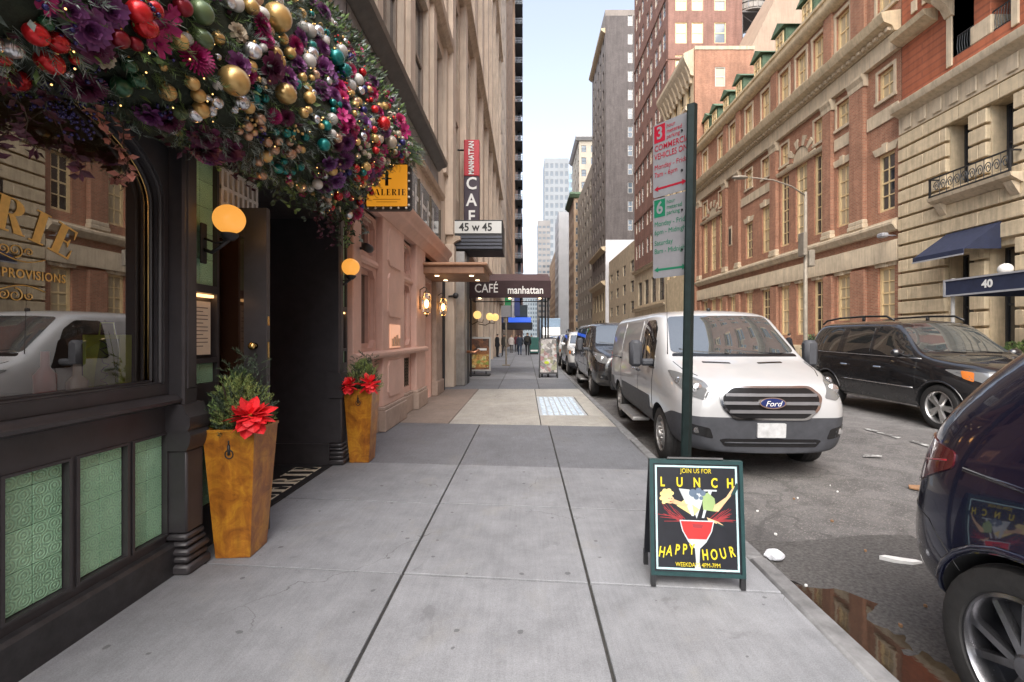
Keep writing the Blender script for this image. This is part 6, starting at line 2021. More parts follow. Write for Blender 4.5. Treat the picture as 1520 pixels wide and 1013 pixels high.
    C.line('wiper', M_blackgloss, V, [(-.62, 1.42), (-.2, 1.445), (.05, 1.47)], 'front', .011, off=.012); C.line('wiper', M_blackgloss, V, [(.08, 1.42), (.45, 1.445), (.70, 1.48)], 'front', .011, off=.012)
    C.line('hood_seam', M_blackgloss, V, [(.36, .70), (.60, .80), (.90, .84)], 'top', .005); C.line('hood_seam', M_blackgloss, V, [(.36, -.70), (.60, -.80), (.90, -.84)], 'top', .005)
    mb = MB(); mb.cbox(5.46, 5.62, -.98, .98, .40, .62, .03); part('rear_bumper', mb, M_plastic, V, angle=40)
    for sg in (-1, 1):
        C.panel('tail_light', M_redl, V, rpoly([(5.33, .95), (5.47, .95), (5.47, 1.5), (5.33, 1.5)], .02), 'side', .006, .008, .1, sg)
    V.location = loc; V.rotation_euler = (0, 0, R(90) + rz)
    return V

M_vanwhite = paint('white van paint', (.44, .445, .455), .30, .9, 0, .16)
M_vanblack = paint('black van paint', (.014, .014, .016), .25, 1.0, 0, .10)
def park_z(x): return road_z(x) - .004
make_van('white panel van with dark bumper parked at the curb behind the sign post', 'vans parked along the curb', M_vanwhite, M_plastic, (2.74, 5.05, park_z(2.74)), R(-2.4))
make_van('black passenger van parked directly behind the white van', 'vans parked along the curb', M_vanblack, M_vanblack, (2.78, 11.75, park_z(2.7)), R(-.6), False, True)

# ------------------------------------------------------------------ sport utility cars
def suv_shape(L, H, W, hood_z, rear='upright', nose=.0):
    w = W/2
    zr = H
    if rear == 'upright':
        tail_top = [(L-.75, zr-.02), (L-.42, zr-.07), (L-.2, 1.30), (L-.06, 1.16), (L, 1.05)]
    else:
        tail_top = [(L-1.35, zr-.01), (L-.95, zr-.03), (L-.68, zr-.09), (L-.42, 1.60), (L-.2, 1.37), (L-.07, 1.24), (L, 1.13)]
    ch = dict(
        zb=[(0, .34), (.5, .27), (1, .28), (L-1, .28), (L-.5, .33), (L, .42)],
        ws=[(0, w*.58), (.12, w*.80), (.4, w*.92), (1, w*.945), (L-1, w*.945), (L-.35, w*.92), (L-.1, w*.84), (L, w*.66)],
        zl=[(0, .56), (.8, .50), (L-.9, .50), (L-.3, .60), (L, .62)],
        wl=[(0, w*.64), (.12, w*.85), (.4, w*.965), (1, w*.985), (L-1, w*.985), (L-.35, w*.965), (L-.1, w*.89), (L, w*.72)],
        zm=[(0, .74), (.8, .78), (L-.8, .80), (L, .80)],
        wm=[(0, w*.60), (.12, w*.83), (.4, w*.965), (1, w), (L-1, w), (L-.35, w*.975), (L-.1, w*.89), (L, w*.70)],
        zbelt=[(0, hood_z-.16), (.3, hood_z-.09), (1.0, hood_z-.02), (1.5, hood_z+.06), (L-.8, hood_z+.12), (L-.3, hood_z+.05), (L, .94)],
        wb=[(0, w*.50), (.12, w*.72), (.4, w*.88), (1, w*.945), (L-1, w*.955), (L-.35, w*.92), (L-.1, w*.84), (L, w*.64)],
        zc=[(0, hood_z-.12), (.3, hood_z-.03), (1.0, hood_z+.05), (1.45, hood_z+.19), (2.05, zr-.16)] + [(a, b-(.10 if rear == 'upright' else .055)) for a, b in tail_top],
        wc=[(0, w*.42), (.12, w*.62), (.4, w*.78), (1, w*.86), (1.35, w*.87), (2.05, w*.79), (L-1, w*.80), (L-.42, w*.77), (L-.1, w*.78), (L, w*.60)],
        zt=[(0, hood_z-.10), (.3, hood_z+.01), (1.0, hood_z+.09), (1.36, hood_z+.15), (1.95, zr-.075), (2.3, zr-.01), (2.8, zr)] + tail_top,
        dr=[(0, .015), (1.1, .03), (2.0, .05), (L, .04)],
        wr=[(0, w*.34), (.12, w*.54), (.4, w*.68), (1, w*.74), (2.05, w*.69), (L-1, w*.69), (L-.3, w*.64), (L, w*.50)],
    )
    xs = [0, .06, .16, .32, .55, .8, 1.05, 1.2, 1.35, 1.65, 1.92, 2.1, 2.5, 3.0, 3.5, L-1.2, L-.95, L-.75, L-.5, L-.3, L-.15, L-.05, L]
    xs = sorted(set(round(x, 3) for x in xs))
    def warp(x, y, z):
        k = max(0, 1-x/.5); k2 = max(0, 1-(L-x)/.35)
        return (x + k*(.14*max(0, z-.62)) - k2*(.10*max(0, z-.72)*(1 if rear == 'upright' else .6)), y, z)
    return ch, xs, warp

def make_suv(label, cat_name, group, paint_m, loc, rz, L=4.9, H=1.86, W=1.93, hood=1.10, wb=(.88, 3.86), r=.375, rim='five', rails=True, cladding=None, rear='upright', detail=True):
    ch, xs, warp = suv_shape(L, H, W, hood, rear)
    V = thing(cat_name, label, 'car', (0, 0, 0), group=group)
    C = Car(L, ch, xs, warp, [(wb[0], r), (wb[1], r)], paint_m, cladding, M_carglass, r+.055)
    C.split(V, [paint_m, cladding or paint_m, M_wellm], ['body', 'lower_cladding', 'wheel_well'])
    w = W/2
    add_wheels(V, C.wheels, w*.985, r, .255, rim)
    zb = hood + .09; zt = H - .155
    C.panel('windscreen', M_screen, V, rpoly([(-w*.80, hood+.17), (w*.80, hood+.17), (w*.655, H-.10), (-w*.655, H-.10)], .05), 'front', .005, .008, .09)
    for sg in (-1, 1):
        if rear == 'upright':
            C.panel('side_window', M_carglass, V, rpoly([(1.42, zb-.01), (2.42, zb+.0), (2.42, zt), (2.12, zt), (1.80, zt-.16)], .05), 'side', .004, .006, .09, sg)
            C.panel('side_window', M_carglass, V, rpoly([(2.52, zb), (3.30, zb+.01), (3.24, zt), (2.52, zt)], .05), 'side', .004, .006, .09, sg)
            C.panel('side_window', M_carglass, V, rpoly([(3.50, zb+.02), (4.50, zb+.05), (4.30, zt-.04), (3.42, zt)], .06), 'side', .004, .006, .09, sg)
            lo, hi = 1.28, 4.55
        else:
            C.panel('side_window', M_carglass, V, rpoly([(1.42, zb-.01), (2.35, zb+.0), (2.35, zt), (2.12, zt), (1.80, zt-.16)], .05), 'side', .004, .006, .09, sg)
            C.panel('side_window', M_carglass, V, rpoly([(2.45, zb), (3.20, zb+.01), (3.16, zt), (2.45, zt)], .05), 'side', .004, .006, .09, sg)
            C.panel('side_window', M_carglass, V, rpoly([(3.28, zb+.02), (L-.76, zb+.05), (L-.70, zb+.13), (L-.96, zt-.08), (3.26, zt-.01)], .05), 'side', .004, .006, .06, sg)
            lo, hi = 1.28, L-.75
            C.line('shoulder_crease', paint_m, V, [(.9, .98), (2.4, 1.01), (L-.45, 1.07)], 'side', .014, sg, -.006)
            C.line('lower_crease', paint_m, V, [(1.4, .52), (3.3, .56)], 'side', .016, sg, -.006)
        C.line('window_trim', M_chrome, V, [(lo, zb-.035), (hi, zb+.02)], 'side', .009, sg)
        if rear != 'upright': C.line('window_trim', M_chrome, V, [(3.24, zb-.01), (L-.745, zb+.022), (L-.675, zb+.13), (L-.945, zt-.05), (3.24, zt+.02)], 'side', .008, sg)
        C.panel('headlight', M_lens, V, rpoly([(sg*a, b) for a, b in ((w*.56, hood-.30), (w*.80, hood-.31), (w*.925, hood-.20), (w*.93, hood-.09), (w*.66, hood-.14))], .03), 'front', .006, .01, .05)
        C.panel('turn_lamp', M_amberl, V, rpoly([(.34, hood-.27), (.50, hood-.22), (.56, hood-.10), (.38, hood-.12)], .03), 'side', .006, .008, .05, sg)
        mb = MB(); h, n_ = C.proj((-3, sg*w*.74, hood-.22), (1, 0, 0)); mb.lathe([(.0, -.012), (.05, -.012), (.07, .0), (.05, .01)], 14, h + Vector((-.004, 0, 0)), axis='x'); part('lamp_reflector', mb, M_lamp, V, angle=40)
        # mirrors, handles, seams, sill
        mb = MB(); mb.sphere((1.58, sg*(w+.10), zb+.06), .12, 14, 10, sc=(.62, 1.0, .68)); mr = part('mirror', mb, paint_m, V, smooth=True)
        mb = MB(); mb.cbox(1.52, 1.62, sg*(w-.10), sg*(w+.04), zb-.01, zb+.04, .015); part('mirror_arm', mb, M_blackgloss, mr)
        for (a, b) in (((1.32, .52), (1.36, zb-.06)), ((2.47, .45), (2.47, zt+.03)), ((3.40 if rear == 'upright' else 3.24, .62), (3.36 if rear == 'upright' else 3.22, zt+.02))):
            C.line('door_seam', M_blackgloss, V, [a, b], 'side', .004, sg)
        for x in (2.22, 3.18): 
            h, n_ = C.proj((x, sg*3, .98), (0, -sg, 0)); mb = MB(); mb.cbox(x-.10, x+.10, h.y+sg*.012, h.y+sg*.04, .965, .995, .01); part('door_handle', mb, M_chrome if rear == 'upright' else paint_m, V)
        if rear == 'upright': C.line('side_strip', M_chrome, V, [(1.38, .66), (3.35, .68)], 'side', .012, sg)
        C.line('sill_trim', M_rim_steel if rear == 'upright' else M_blackgloss, V, [(1.40, .33), (3.30, .34)], 'side', .022, sg)
        for (wx, wr) in C.wheels:
            pts = [(wx + (r+.075)*math.cos(a), r - .02 + (r+.075)*math.sin(a)) for a in [R(8 + 164*k/12) for k in range(13)]]
            C.line('arch_lip', cladding or paint_m, V, pts, 'side', .016, sg, n=2)
        if rear == 'upright':
            C.panel('tail_light', M_redl, V, rpoly([(L-.26, .86), (L-.12, .86), (L-.17, 1.20), (L-.30, 1.20)], .03), 'side', .006, .008, .06, sg)
        else:
            C.panel('tail_light', M_redd, V, rpoly([(L-.40, 1.06), (L-.10, .90), (L-.03, .96), (L-.04, 1.10), (L-.14, 1.17), (L-.40, 1.13)], .025), 'side', .008, .010, .035, sg)
            C.panel('tail_light', M_redd, V, rpoly([(sg*w*.30, .96), (sg*w*.85, .92), (sg*w*.86, 1.06), (sg*w*.30, 1.03)], .02), 'rear', .008, .010, .05)
            C.line('light_bar', M_redl, V, [(L-.36, 1.085), (L-.18, 1.045), (L-.06, .985)], 'side', .007, sg, .004)
            C.panel('reflector', M_redl, V, rpoly([(sg*w*.55, .50), (sg*w*.80, .50), (sg*w*.80, .54), (sg*w*.55, .54)], .008), 'rear', .004, .006, .06)
        if rails:
            p = [Vector((2.15, sg*w*.70, H-.03)), Vector((2.35, sg*w*.70, H+.055)), Vector((2.9, sg*w*.70, H+.075)), Vector((L-1.2, sg*w*.70, H+.065)), Vector((L-.75, sg*w*.69, H+.02)), Vector((L-.6, sg*w*.69, H-.06))]
            mb = MB(); mb.tube(p, .022, 8); mb.box(2.95, 3.0, sg*w*.70-.02, sg*w*.70+.02, H-.03, H+.07); part('roof_rail', mb, M_blackgloss, V, smooth=True)
    if rear != 'upright':
        for sg in (1,):
            C.line('fuel_door', M_blackgloss, V, rpoly([(L-1.02, .86), (L-.80, .86), (L-.78, 1.06), (L-1.00, 1.08)], .03)+[(L-1.0, .875)], 'side', .0025, sg, n=2)
        for sg in (-1, 1):
            C.line('bumper_seam', M_blackgloss, V, [(L-.46, .62), (L-.28, .78), (L-.10, .82)], 'side', .0025, sg)
        C.panel('rear_window', M_carglass, V, rpoly([(-w*.62, 1.17), (w*.62, 1.17), (w*.52, H-.22), (-w*.52, H-.22)], .06), 'rear', .005, .008, .08)
        mb = MB(); mb.cbox(L-1.05, L-.66, -w*.62, w*.62, H-.12, H-.07, .02); part('spoiler', mb, paint_m, V, angle=40)
        C.panel('licence_plate', M_plate, V, rpoly([(-.16, .74), (.16, .74), (.16, .88), (-.16, .88)], .01), 'rear', .012, .01, .1)
    C.panel('grille', M_chrome, V, rpoly([(-.42, hood-.40), (.42, hood-.40), (.48, hood-.16), (-.48, hood-.16)], .04), 'front', .012, .016, .08)
    C.panel('grille_mesh', M_blackgloss, V, rpoly([(-.39, hood-.375), (.39, hood-.375), (.445, hood-.185), (-.445, hood-.185)], .03), 'front', .016, .006, .08)
    for z in (hood-.33, hood-.28, hood-.23): C.line('grille_bar', M_chrome, V, [(-.40, z), (.40, z)], 'front', .010, off=.018)
    C.panel('lower_intake', M_blackgloss, V, rpoly([(-.55, .40), (.55, .40), (.50, .52), (-.50, .52)], .03), 'front', .004, .006, .08)
    C.panel('licence_plate', M_plate, V, rpoly([(-.16, .54), (.16, .54), (.16, .67), (-.16, .67)], .01), 'front', .02, .016, .1)
    for (a, b) in (((-.62, hood+.165), (.10, hood+.20)), ((.05, hood+.165), (.66, hood+.20))): C.line('wiper', M_blackgloss, V, [a, b], 'front', .010, off=.010)
    for sg in (-1, 1): C.line('hood_crease', M_blackgloss, V, [(.36, sg*w*.70), (.7, sg*w*.82), (1.16, sg*w*.86)], 'top', .004)
    V.location = loc; V.rotation_euler = (0, 0, R(90) + rz)
    return V

M_suvblack = paint('black car paint', (.011, .011, .013), .22, 1.0, .1, .03)
M_navycar = paint('deep navy car paint', (.008, .010, .034), .20, 1.0, .45, .03)
M_silver = paint('silver car paint', (.42, .43, .44), .3, 1.0, .5, .1)
M_carwhite = paint('white car paint', (.62, .62, .61), .3, 1.0, 0, .1)
M_blue = paint('blue car paint', (.03, .07, .14), .3, 1.0, .3, .1)
make_suv('black sport utility car with roof rails and chrome trim in the roadway', 'sport_utility_car', None, M_suvblack, (7.90, 6.80, road_z(7.5)-.004), R(-1.0), 4.95, 1.93, 1.93, 1.13, (.88, 3.80), .385, 'five', True, M_suvblack)
make_suv('glossy navy blue car filling the right foreground, tail lamp towards the van', 'sport_utility_car', None, M_navycar, (2.86, -2.17, park_z(2.6)), 0, 4.66, 1.88, 1.92, 1.15, (.86, 3.92), .375, 'star', False, None, 'sloped')
make_suv('white square fronted sport utility car parked behind the black van', 'sport_utility_car', 'cars parked far along the curb', M_carwhite, (2.72, 18.7, park_z(2.7)), 0, 4.8, 1.88, 1.92, 1.14, (.88, 3.75), .38, 'five', True, M_plastic)
for (y, pm, lab, H_) in ((24.6, M_carwhite, 'second white car behind the square white one at the curb', 1.78), (30.5, M_silver, 'silver car parked third in the row beyond the white ones', 1.62), (36.5, M_blue, 'dark blue car parked farther along the near curb', 1.66), (42.5, M_silver, 'grey car farthest along the near curb', 1.6)):
    make_suv(lab, 'parked_car', 'cars parked far along the curb', pm, (2.75, y, park_z(2.7)), 0, 4.7, H_, 1.86, 1.02, (.86, 3.6), .35, 'five', False, M_plastic)
for (y, pm, lab) in ((46, M_suvblack, 'black car standing on the far side of the street'), (60, M_carwhite, 'white car in the distance on the far side')):
    make_suv(lab, 'parked_car', 'cars along the far curb', pm, (10.2, y, park_z(10.2)), 0, 4.7, 1.6, 1.86, 1.02, (.86, 3.6), .35, 'five', False, M_plastic)
# box truck far down the street
TK = thing('box_truck', 'pale blue and white box truck far down the near curb', 'truck', (2.9, 52, park_z(2.9)))
mb = MB(); mb.cbox(1.7, 4.1, 53.6, 60, .9, 3.6, .05); mb.build('cargo_box', mat('pale blue box', (.30, .42, .56), .5), TK)
mb = MB(); mb.prism([(53.6, .6), (51.6, .6), (51.5, 1.5), (52.1, 2.5), (53.5, 2.6)], 'x', 1.85, 3.95); mb.build('cab', M_carwhite, TK)
mb = MB(); mb.prism([(51.47, 1.58), (52.03, 2.44), (52.0, 2.45), (51.45, 1.60)], 'x', 1.98, 3.82); mb.build('windscreen', M_screen, TK)
for (x, y) in ((1.95, 52.6), (3.85, 52.6), (1.95, 58.4), (3.85, 58.4)):
    mb = MB(); mb.lathe([(0, -.14), (.42, -.14), (.45, -.08), (.45, .08), (.42, .14), (0, .14)], 18, (x, y, .31), axis='x'); mb.build('wheel', M_tyre, TK)
# ================================================================== SMALL THINGS ON THE SIDEWALK
# ---- leaf and petal helpers
def frame_of(d, roll=0.0):
    d = Vector(d).normalized()
    a = Vector((0, 0, 1)) if abs(d.z) < .95 else Vector((1, 0, 0))
    s = d.cross(a).normalized(); n = s.cross(d)
    if roll:
        c_, s_ = math.cos(roll), math.sin(roll)
        s, n = s*c_ + n*s_, n*c_ - s*s_
    return d, s, n
def leaf(mb, p, d, L, w, curl=.2, roll=0.0, mi=0, fold=.15):
    """pointed leaf of four faces"""
    p = Vector(p); d, s, n = frame_of(d, roll)
    a = p; b = p + d*L*.45 + n*curl*L*.35; c = p + d*L + n*curl*L*-.1
    l = b + s*w*.5 - n*fold*w; r = b - s*w*.5 - n*fold*w
    if w > .05:          # broad leaves get a rounder outline
        e = p + d*L*.78 + n*curl*L*.18; l2 = e + s*w*.34 - n*fold*w*.6; r2 = e - s*w*.34 - n*fold*w*.6
        mb.add([a, r, b, l, r2, e, l2, c], [(0, 1, 2), (0, 2, 3), (1, 4, 5, 2), (2, 5, 6, 3), (4, 7, 5), (5, 7, 6)], mi); return
    mb.add([a, r, b, l, c], [(0, 1, 2), (0, 2, 3), (1, 4, 2), (2, 4, 3)], mi)
def needle_spray(mb, p, d, L, n, spread, w=.0022, mi=0, rn=rnd, nl=.045):
    """a twig with needles along it"""
    p = Vector(p); d, s, u = frame_of(d, rn.uniform(0, 6.28))
    for k in range(n):
        t = (k+.5)/n
        q = p + d*L*t - Vector((0, 0, 1))*(.18*L*t*t)
        a = rn.uniform(0, 6.28)
        dd = (d*.75 + (s*math.cos(a) + u*math.sin(a))*spread).normalized()
        l = nl*rn.uniform(.7, 1.2)*(1.15 - .5*t)
        e = q + dd*l
        x = dd.cross(Vector((rn.uniform(-1, 1), rn.uniform(-1, 1), rn.uniform(-1, 1))))
        if x.length < 1e-4: continue
        x = x.normalized()*w
        mb.add([q - x, q + x, e], [(0, 1, 2)], mi)

def leaf_mat(name, col, var=.35, rough=.55, trans=.2):
    if name in MATS: return MATS[name]
    m, nt, b = _new(name)
    g_ = N(nt, 'ShaderNodeNewGeometry')
    f = noise_n(nt, g_.outputs['Position'], 9, 3)
    rr = g_.outputs['Random Per Island']
    c = mixc(nt, rr, tuple(x*(1-var) for x in col), tuple(min(1, x*(1+var)) for x in col))
    c = mixc(nt, 1.0, c, ramp(nt, f, [(.3, .8), (.7, 1.15)]), 'MULTIPLY')
    nt.links.new(c, b.inputs['Base Color'])
    b.inputs['Roughness'].default_value = rough
    b.inputs['Subsurface Weight'].default_value = 0
    return m
ML_dark = leaf_mat('dark fir', (.055, .085, .05))
ML_blue = leaf_mat('frosted fir', (.24, .29, .26))
ML_green = leaf_mat('fresh green', (.15, .24, .075))
ML_wine = leaf_mat('wine leaf', (.075, .018, .035))
ML_dusty = leaf_mat('dusty pink leaf', (.40, .17, .13))
ML_stem = mat('twig', (.05, .035, .022), .8)
ML_yel = leaf_mat('yellow green cypress', (.27, .34, .11))
ML_red = leaf_mat('poinsettia red', (.78, .022, .03), .2, .5)
ML_redc = leaf_mat('poinsettia centre', (.40, .30, .04), .3)

# ---- tapered planters with evergreens and poinsettias
def rust_mat():
    m, nt, b = _new('rust patina pot')
    p = pos(nt)
    f = noise_n(nt, p, 7, 6, .7, .8)
    c = ramp(nt, f, [(.25, (.15, .04, .008)), (.48, (.40, .145, .015)), (.62, (.55, .25, .022)), (.8, (.22, .07, .012))])
    mp = N(nt, 'ShaderNodeMapping'); mp.inputs['Scale'].default_value = (9, 9, .9); nt.links.new(p, mp.inputs[0])
    s = ramp(nt, noise_n(nt, mp.outputs[0], 1.2, 5, .7), [(.4, 1.05), (.7, .62)])
    nt.links.new(mixc(nt, 1.0, c, s, 'MULTIPLY'), b.inputs['Base Color'])
    b.inputs['Roughness'].default_value = .32; b.inputs['Specular IOR Level'].default_value = .6
    bump_n(nt, b, f, .15, .01)
    return m
M_rust = rust_mat()
M_soil = mat('potting soil', (.03, .02, .014), .95)
def planter(cx, cy, rz, lab):
    P_ = thing('tapered_planter', lab, 'planter', (0, 0, 0), group='tapered rust coloured planters by the entrance')
    wb_, wt_, h = .115, .172, .905
    mb = MB()
    def ring(w, z): return [(-w, -w, z), (w, -w, z), (w, w, z), (-w, w, z)]
    rs = [ring(wb_, .002), ring(wb_+.002, .012), ring(wt_-.002, h-.02), ring(wt_+.004, h-.018), ring(wt_+.004, h), ring(wt_-.018, h), ring(wt_-.024, h-.06)]
    vs = [p for r in rs for p in r]; fs = [(3, 2, 1, 0)]
    for i in range(len(rs)-1):
        for k in range(4): fs.append((i*4+k, i*4+(k+1) % 4, (i+1)*4+(k+1) % 4, (i+1)*4+k))
    mb.add(vs, fs); pot = part('pot', mb, M_rust, P_)
    mb = MB(); mb.poly(ring(wt_-.023, h-.05)); part('soil', mb, M_soil, P_)
    mb = MB()       # ring emblem on the front face
    tilt = (wt_-wb_)/h
    def fp(x, z): return (x, -(wb_ + tilt*z) - .003, z)
    c = [(.026*math.cos(2*math.pi*k/16), .735 + .030*math.sin(2*math.pi*k/16)) for k in range(17)]
    mb.tube([fp(*q) for q in c], .0045, 5); mb.tube([fp(0, .73), fp(0, .80)], .010, 6); mb.tube([fp(0, .80), fp(0, .83)], .005, 6)
    part('emblem', mb, M_iron, P_, smooth=True)
    P_.location = (cx, cy, 0); P_.rotation_euler = (0, 0, rz)
    return P_
planter(-2.045, 3.285, R(4), 'rust orange tapered planter nearest the camera beside the arched window')
planter(-2.030, 5.665, R(2), 'rust orange tapered planter beyond the entrance against the pink shop')

def evergreen(cx, cy, z0, h, w, lab, seed, lit=.25):
    rn = random.Random(seed)
    E = thing('evergreen_shrub', lab, 'shrub', (cx, cy, z0), group='evergreens in the planters')
    mb = MB()
    for k in range(5):
        a = rn.uniform(0, 6.28); mb.tube([(cx+.02*math.cos(a), cy+.02*math.sin(a), z0-.04), (cx+w*.35*math.cos(a), cy+w*.35*math.sin(a), z0+h*.4), (cx+w*.5*math.cos(a), cy+w*.5*math.sin(a), z0+h*.75)], [.010, .007, .003], 5)
    mb.build('stem', ML_stem, E, smooth=True)
    mb = MB()
    n = 520
    for i in range(n):
        t = rn.random()
        r_ = w*(math.sin(math.pi*min(1, (t*.86+.17)))**.7)*rn.uniform(.25, 1.0)
        a = rn.uniform(0, 6.28)
        p = Vector((cx + r_*math.cos(a)*.75, cy + r_*math.sin(a)*.75, z0 - .03 + h*t*.86 + .05*noise.noise((a, t*4, seed))))
        d = Vector((math.cos(a)*(.7-.4*t), math.sin(a)*(.7-.4*t), .55 + .6*t + rn.uniform(-.3, .3)))
        bright = noise.noise((p.x*9, p.y*9, p.z*9 + seed)) > .0
        needle_spray(mb, p, d, rn.uniform(.07, .13), 16, .55, .0035, 1 if (bright and rn.random() < .75) else (2 if rn.random() < lit else 0), rn, .038)
    for (dx, hh, a) in ((.02, h*1.20, .4), (.09, h*1.12, 2.2), (-.06, h*1.05, 4.0)):   # leggy top shoots
        for j in range(9):
            p = Vector((cx+dx*1.3+.02*math.cos(a*j), cy+.02*math.sin(a*j), z0+hh*(.72+.035*j)))
            needle_spray(mb, p, (math.cos(a*j)*.7, math.sin(a*j)*.7, .5), .075, 15, .6, .003, 0, rn, .035)
    tag(mb.build('foliage', [ML_dark, ML_yel, ML_green], E, fix=False), kind='stuff')
    return E
evergreen(-2.06, 3.30, .87, .46, .235, 'bushy evergreen with yellow green middle in the nearest planter', 3)
evergreen(-2.03, 5.68, .87, .38, .27, 'spreading evergreen in the planter against the pink shop', 8)
def poinsettia(c, d, s, lab, seed):
    rn = random.Random(seed)
    F_ = thing('poinsettia', lab, 'flower', c, group='red poinsettias in the planters')
    c = Vector(c); d, sx, n = frame_of(d)
    mb = MB()
    for ring_, (k, L, lift) in enumerate(((9, .13, .0), (9, .115, .28), (8, .09, .6), (5, .055, 1.0))):
        for i in range(k):
            a = 2*math.pi*(i + .5*ring_ + rn.uniform(-.15, .15))/k
            dd = (sx*math.cos(a) + n*math.sin(a) + d*lift).normalized()
            q = MB(); leaf(q, c + d*.01*ring_, dd, L*s*rn.uniform(.85, 1.15), L*s*.80, rn.uniform(.05, .35), rn.uniform(-.35, .35), 0, .08); q.build('bract', ML_red, F_, fix=False)
    q = MB()
    for i in range(6): q.sphere(c + d*.035 + sx*.008*math.cos(i) + n*.008*math.sin(i), .006, 6, 4)
    q.build('flower_centre', ML_redc, F_, smooth=True)
    q = MB(); q.tube([c, c - d*.08 - Vector((0, 0, .10))], .005, 5); q.build('stem', ML_stem, F_)
    return F_
poinsettia((-1.895, 3.14, .985), (.35, -.8, .55), 1.22, 'big red poinsettia spilling over the corner of the nearest planter', 1)
poinsettia((-1.885, 5.50, .965), (.5, -.7, .4), 1.15, 'red poinsettia at the right front of the farther planter', 2)
poinsettia((-2.12, 5.47, .945), (-.3, -.8, .4), 1.05, 'smaller red poinsettia at the left of the farther planter', 4)

# ---- sandwich boards
M_teal = mat('dark teal frame', (.012, .042, .044), .4, var=.2, scale=20)
M_boardblack = mat('poster black', (.013, .014, .019), .35, var=.2, scale=12)
M_yel = mat('poster yellow', (.62, .50, .025), .5, var=.05)
M_cream_ink = mat('poster cream', (.62, .56, .40), .5)
M_cyan = mat('poster pale edge', (.42, .60, .62), .45)
M_pred = mat('poster red', (.62, .03, .03), .45)
M_pdred = mat('poster dark red', (.28, .03, .035), .5)
M_pskin = mat('poster peach', (.62, .40, .22), .5)
M_pblond = mat('poster blond', (.66, .54, .22), .5)
M_pgrey = mat('poster grey', (.46, .50, .52), .4)
M_pgreen = mat('poster green', (.26, .36, .15), .5)
M_steelblue = mat('poster blue grey', (.10, .14, .20), .5)
SB = thing('sandwich_board', 'black lunch and happy hour sandwich board with a red cocktail picture near the curb', 'sandwich board', (0, 0, 0))
bw_, bh_ = .283, .70
def brd(mb, pts, d, mi=0):
    """polygon on the front leaf (u,v), tilted back a little"""
    mb.poly([(u, -d + v*.085, .072 + v*.995) for u, v in pts], mi)
mb = MB()
def bbar(mb, u0, u1, v0, v1, d0, d1):
    vs = []
    for (u, v) in ((u0, v0), (u1, v0), (u1, v1), (u0, v1)):
        vs.append((u, -d0 + v*.085, .072 + v*.995))
    for (u, v) in ((u0, v0), (u1, v0), (u1, v1), (u0, v1)):
        vs.append((u, -d1 + v*.085, .072 + v*.995))
    mb.add(vs, [(3,2,1,0), (4,5,6,7), (0,1,5,4), (1,2,6,5), (2,3,7,6), (3,0,4,7)])
bbar(mb, -bw_+.02, bw_-.02, .02, bh_-.02, -.012, .004); part('poster', mb, M_boardblack, SB)
for nm, m, e, d, wd in (('frame', M_teal, 0, .014, .022), ('poster_edge', M_cyan, .034, .0062, .011)):
    mb = MB(); a = bw_ - e; v0, v1 = e, bh_-e; bo = -.02 if e == 0 else .0
    bbar(mb, -a, -a+wd, v0, v1, bo, d); bbar(mb, a-wd, a, v0, v1, bo, d); bbar(mb, -a+wd, a-wd, v0, v0+wd, bo, d); bbar(mb, -a+wd, a-wd, v1-wd, v1, bo, d)
    part(nm, mb, m, SB)
for u in (-bw_+.015, bw_-.015):
    mb = MB(); mb.box(u-.014, u+.014, -.012, .02, .0, .075); part('leg', mb, M_iron, SB)
    mb = MB(); mb.box(u-.014, u+.014, .255, .285, .0, .10); part('leg', mb, M_iron, SB)
mb = MB(); mb.add([(-bw_, .245, .09), (bw_, .245, .09), (bw_, .075, .765), (-bw_, .075, .765), (-bw_, .262, .09), (bw_, .262, .09), (bw_, .092, .765), (-bw_, .092, .765)], [(0,1,2,3), (7,6,5,4), (0,4,5,1), (1,5,6,2), (2,6,7,3), (3,7,4,0)]); part('rear_leaf', mb, M_boardblack, SB)
mb = MB(); mb.tube([(-bw_*.6, .066, .775), (bw_*.6, .066, .775)], .010, 6); part('hinge', mb, M_iron, SB)
def art(pts, m, d=.006, nm='picture'):
    mb = MB(); brd(mb, pts, d); return part(nm, mb, m, SB)
def ell(cu, cv, a, b, n=18, r=0.0): return [(cu + a*math.cos(t)*math.cos(r) - b*math.sin(t)*math.sin(r), cv + a*math.cos(t)*math.sin(r) + b*math.sin(t)*math.cos(r)) for t in [2*math.pi*k/n for k in range(n)]]
# splash rays
mb = MB()
for k in range(34):
    sg = -1 if k % 2 else 1
    a = R(rnd.uniform(-8, 52)); L = rnd.uniform(.07, .13)
    u0, v0 = sg*rnd.uniform(.07, .13), .335 + rnd.uniform(-.01, .02)
    u1, v1 = u0 + sg*L*math.cos(a), v0 + L*math.sin(a)
    brd(mb, [(u0, v0-.003), (u1, v1-.0015), (u1, v1+.0015), (u0, v0+.003)], .0056 + .00002*k)
part('splash_picture', mb, M_pdred, SB)
art([(-.105, .525), (-.04, .520), (-.015, .36), (-.03, .36)], M_pgrey, .0068); art([(.03, .35), (.075, .512), (.045, .512), (.045, .522), (.125, .522), (.125, .512), (.095, .512), (.045, .35)], M_pgrey, .00685)
art([(-.05, .515), (.05, .505), (.03, .43), (-.0, .345), (-.03, .43)], M_pgrey, .0066)
for (u, v, r) in ((-.02, .50, .024), (.015, .515, .018), (.0, .475, .016), (.04, .50, .018), (.03, .47, .012)): art(ell(u, v, r, r), M_steelblue, .0072)
art(ell(-.180, .470, .034, .036), M_pblond, .0070)
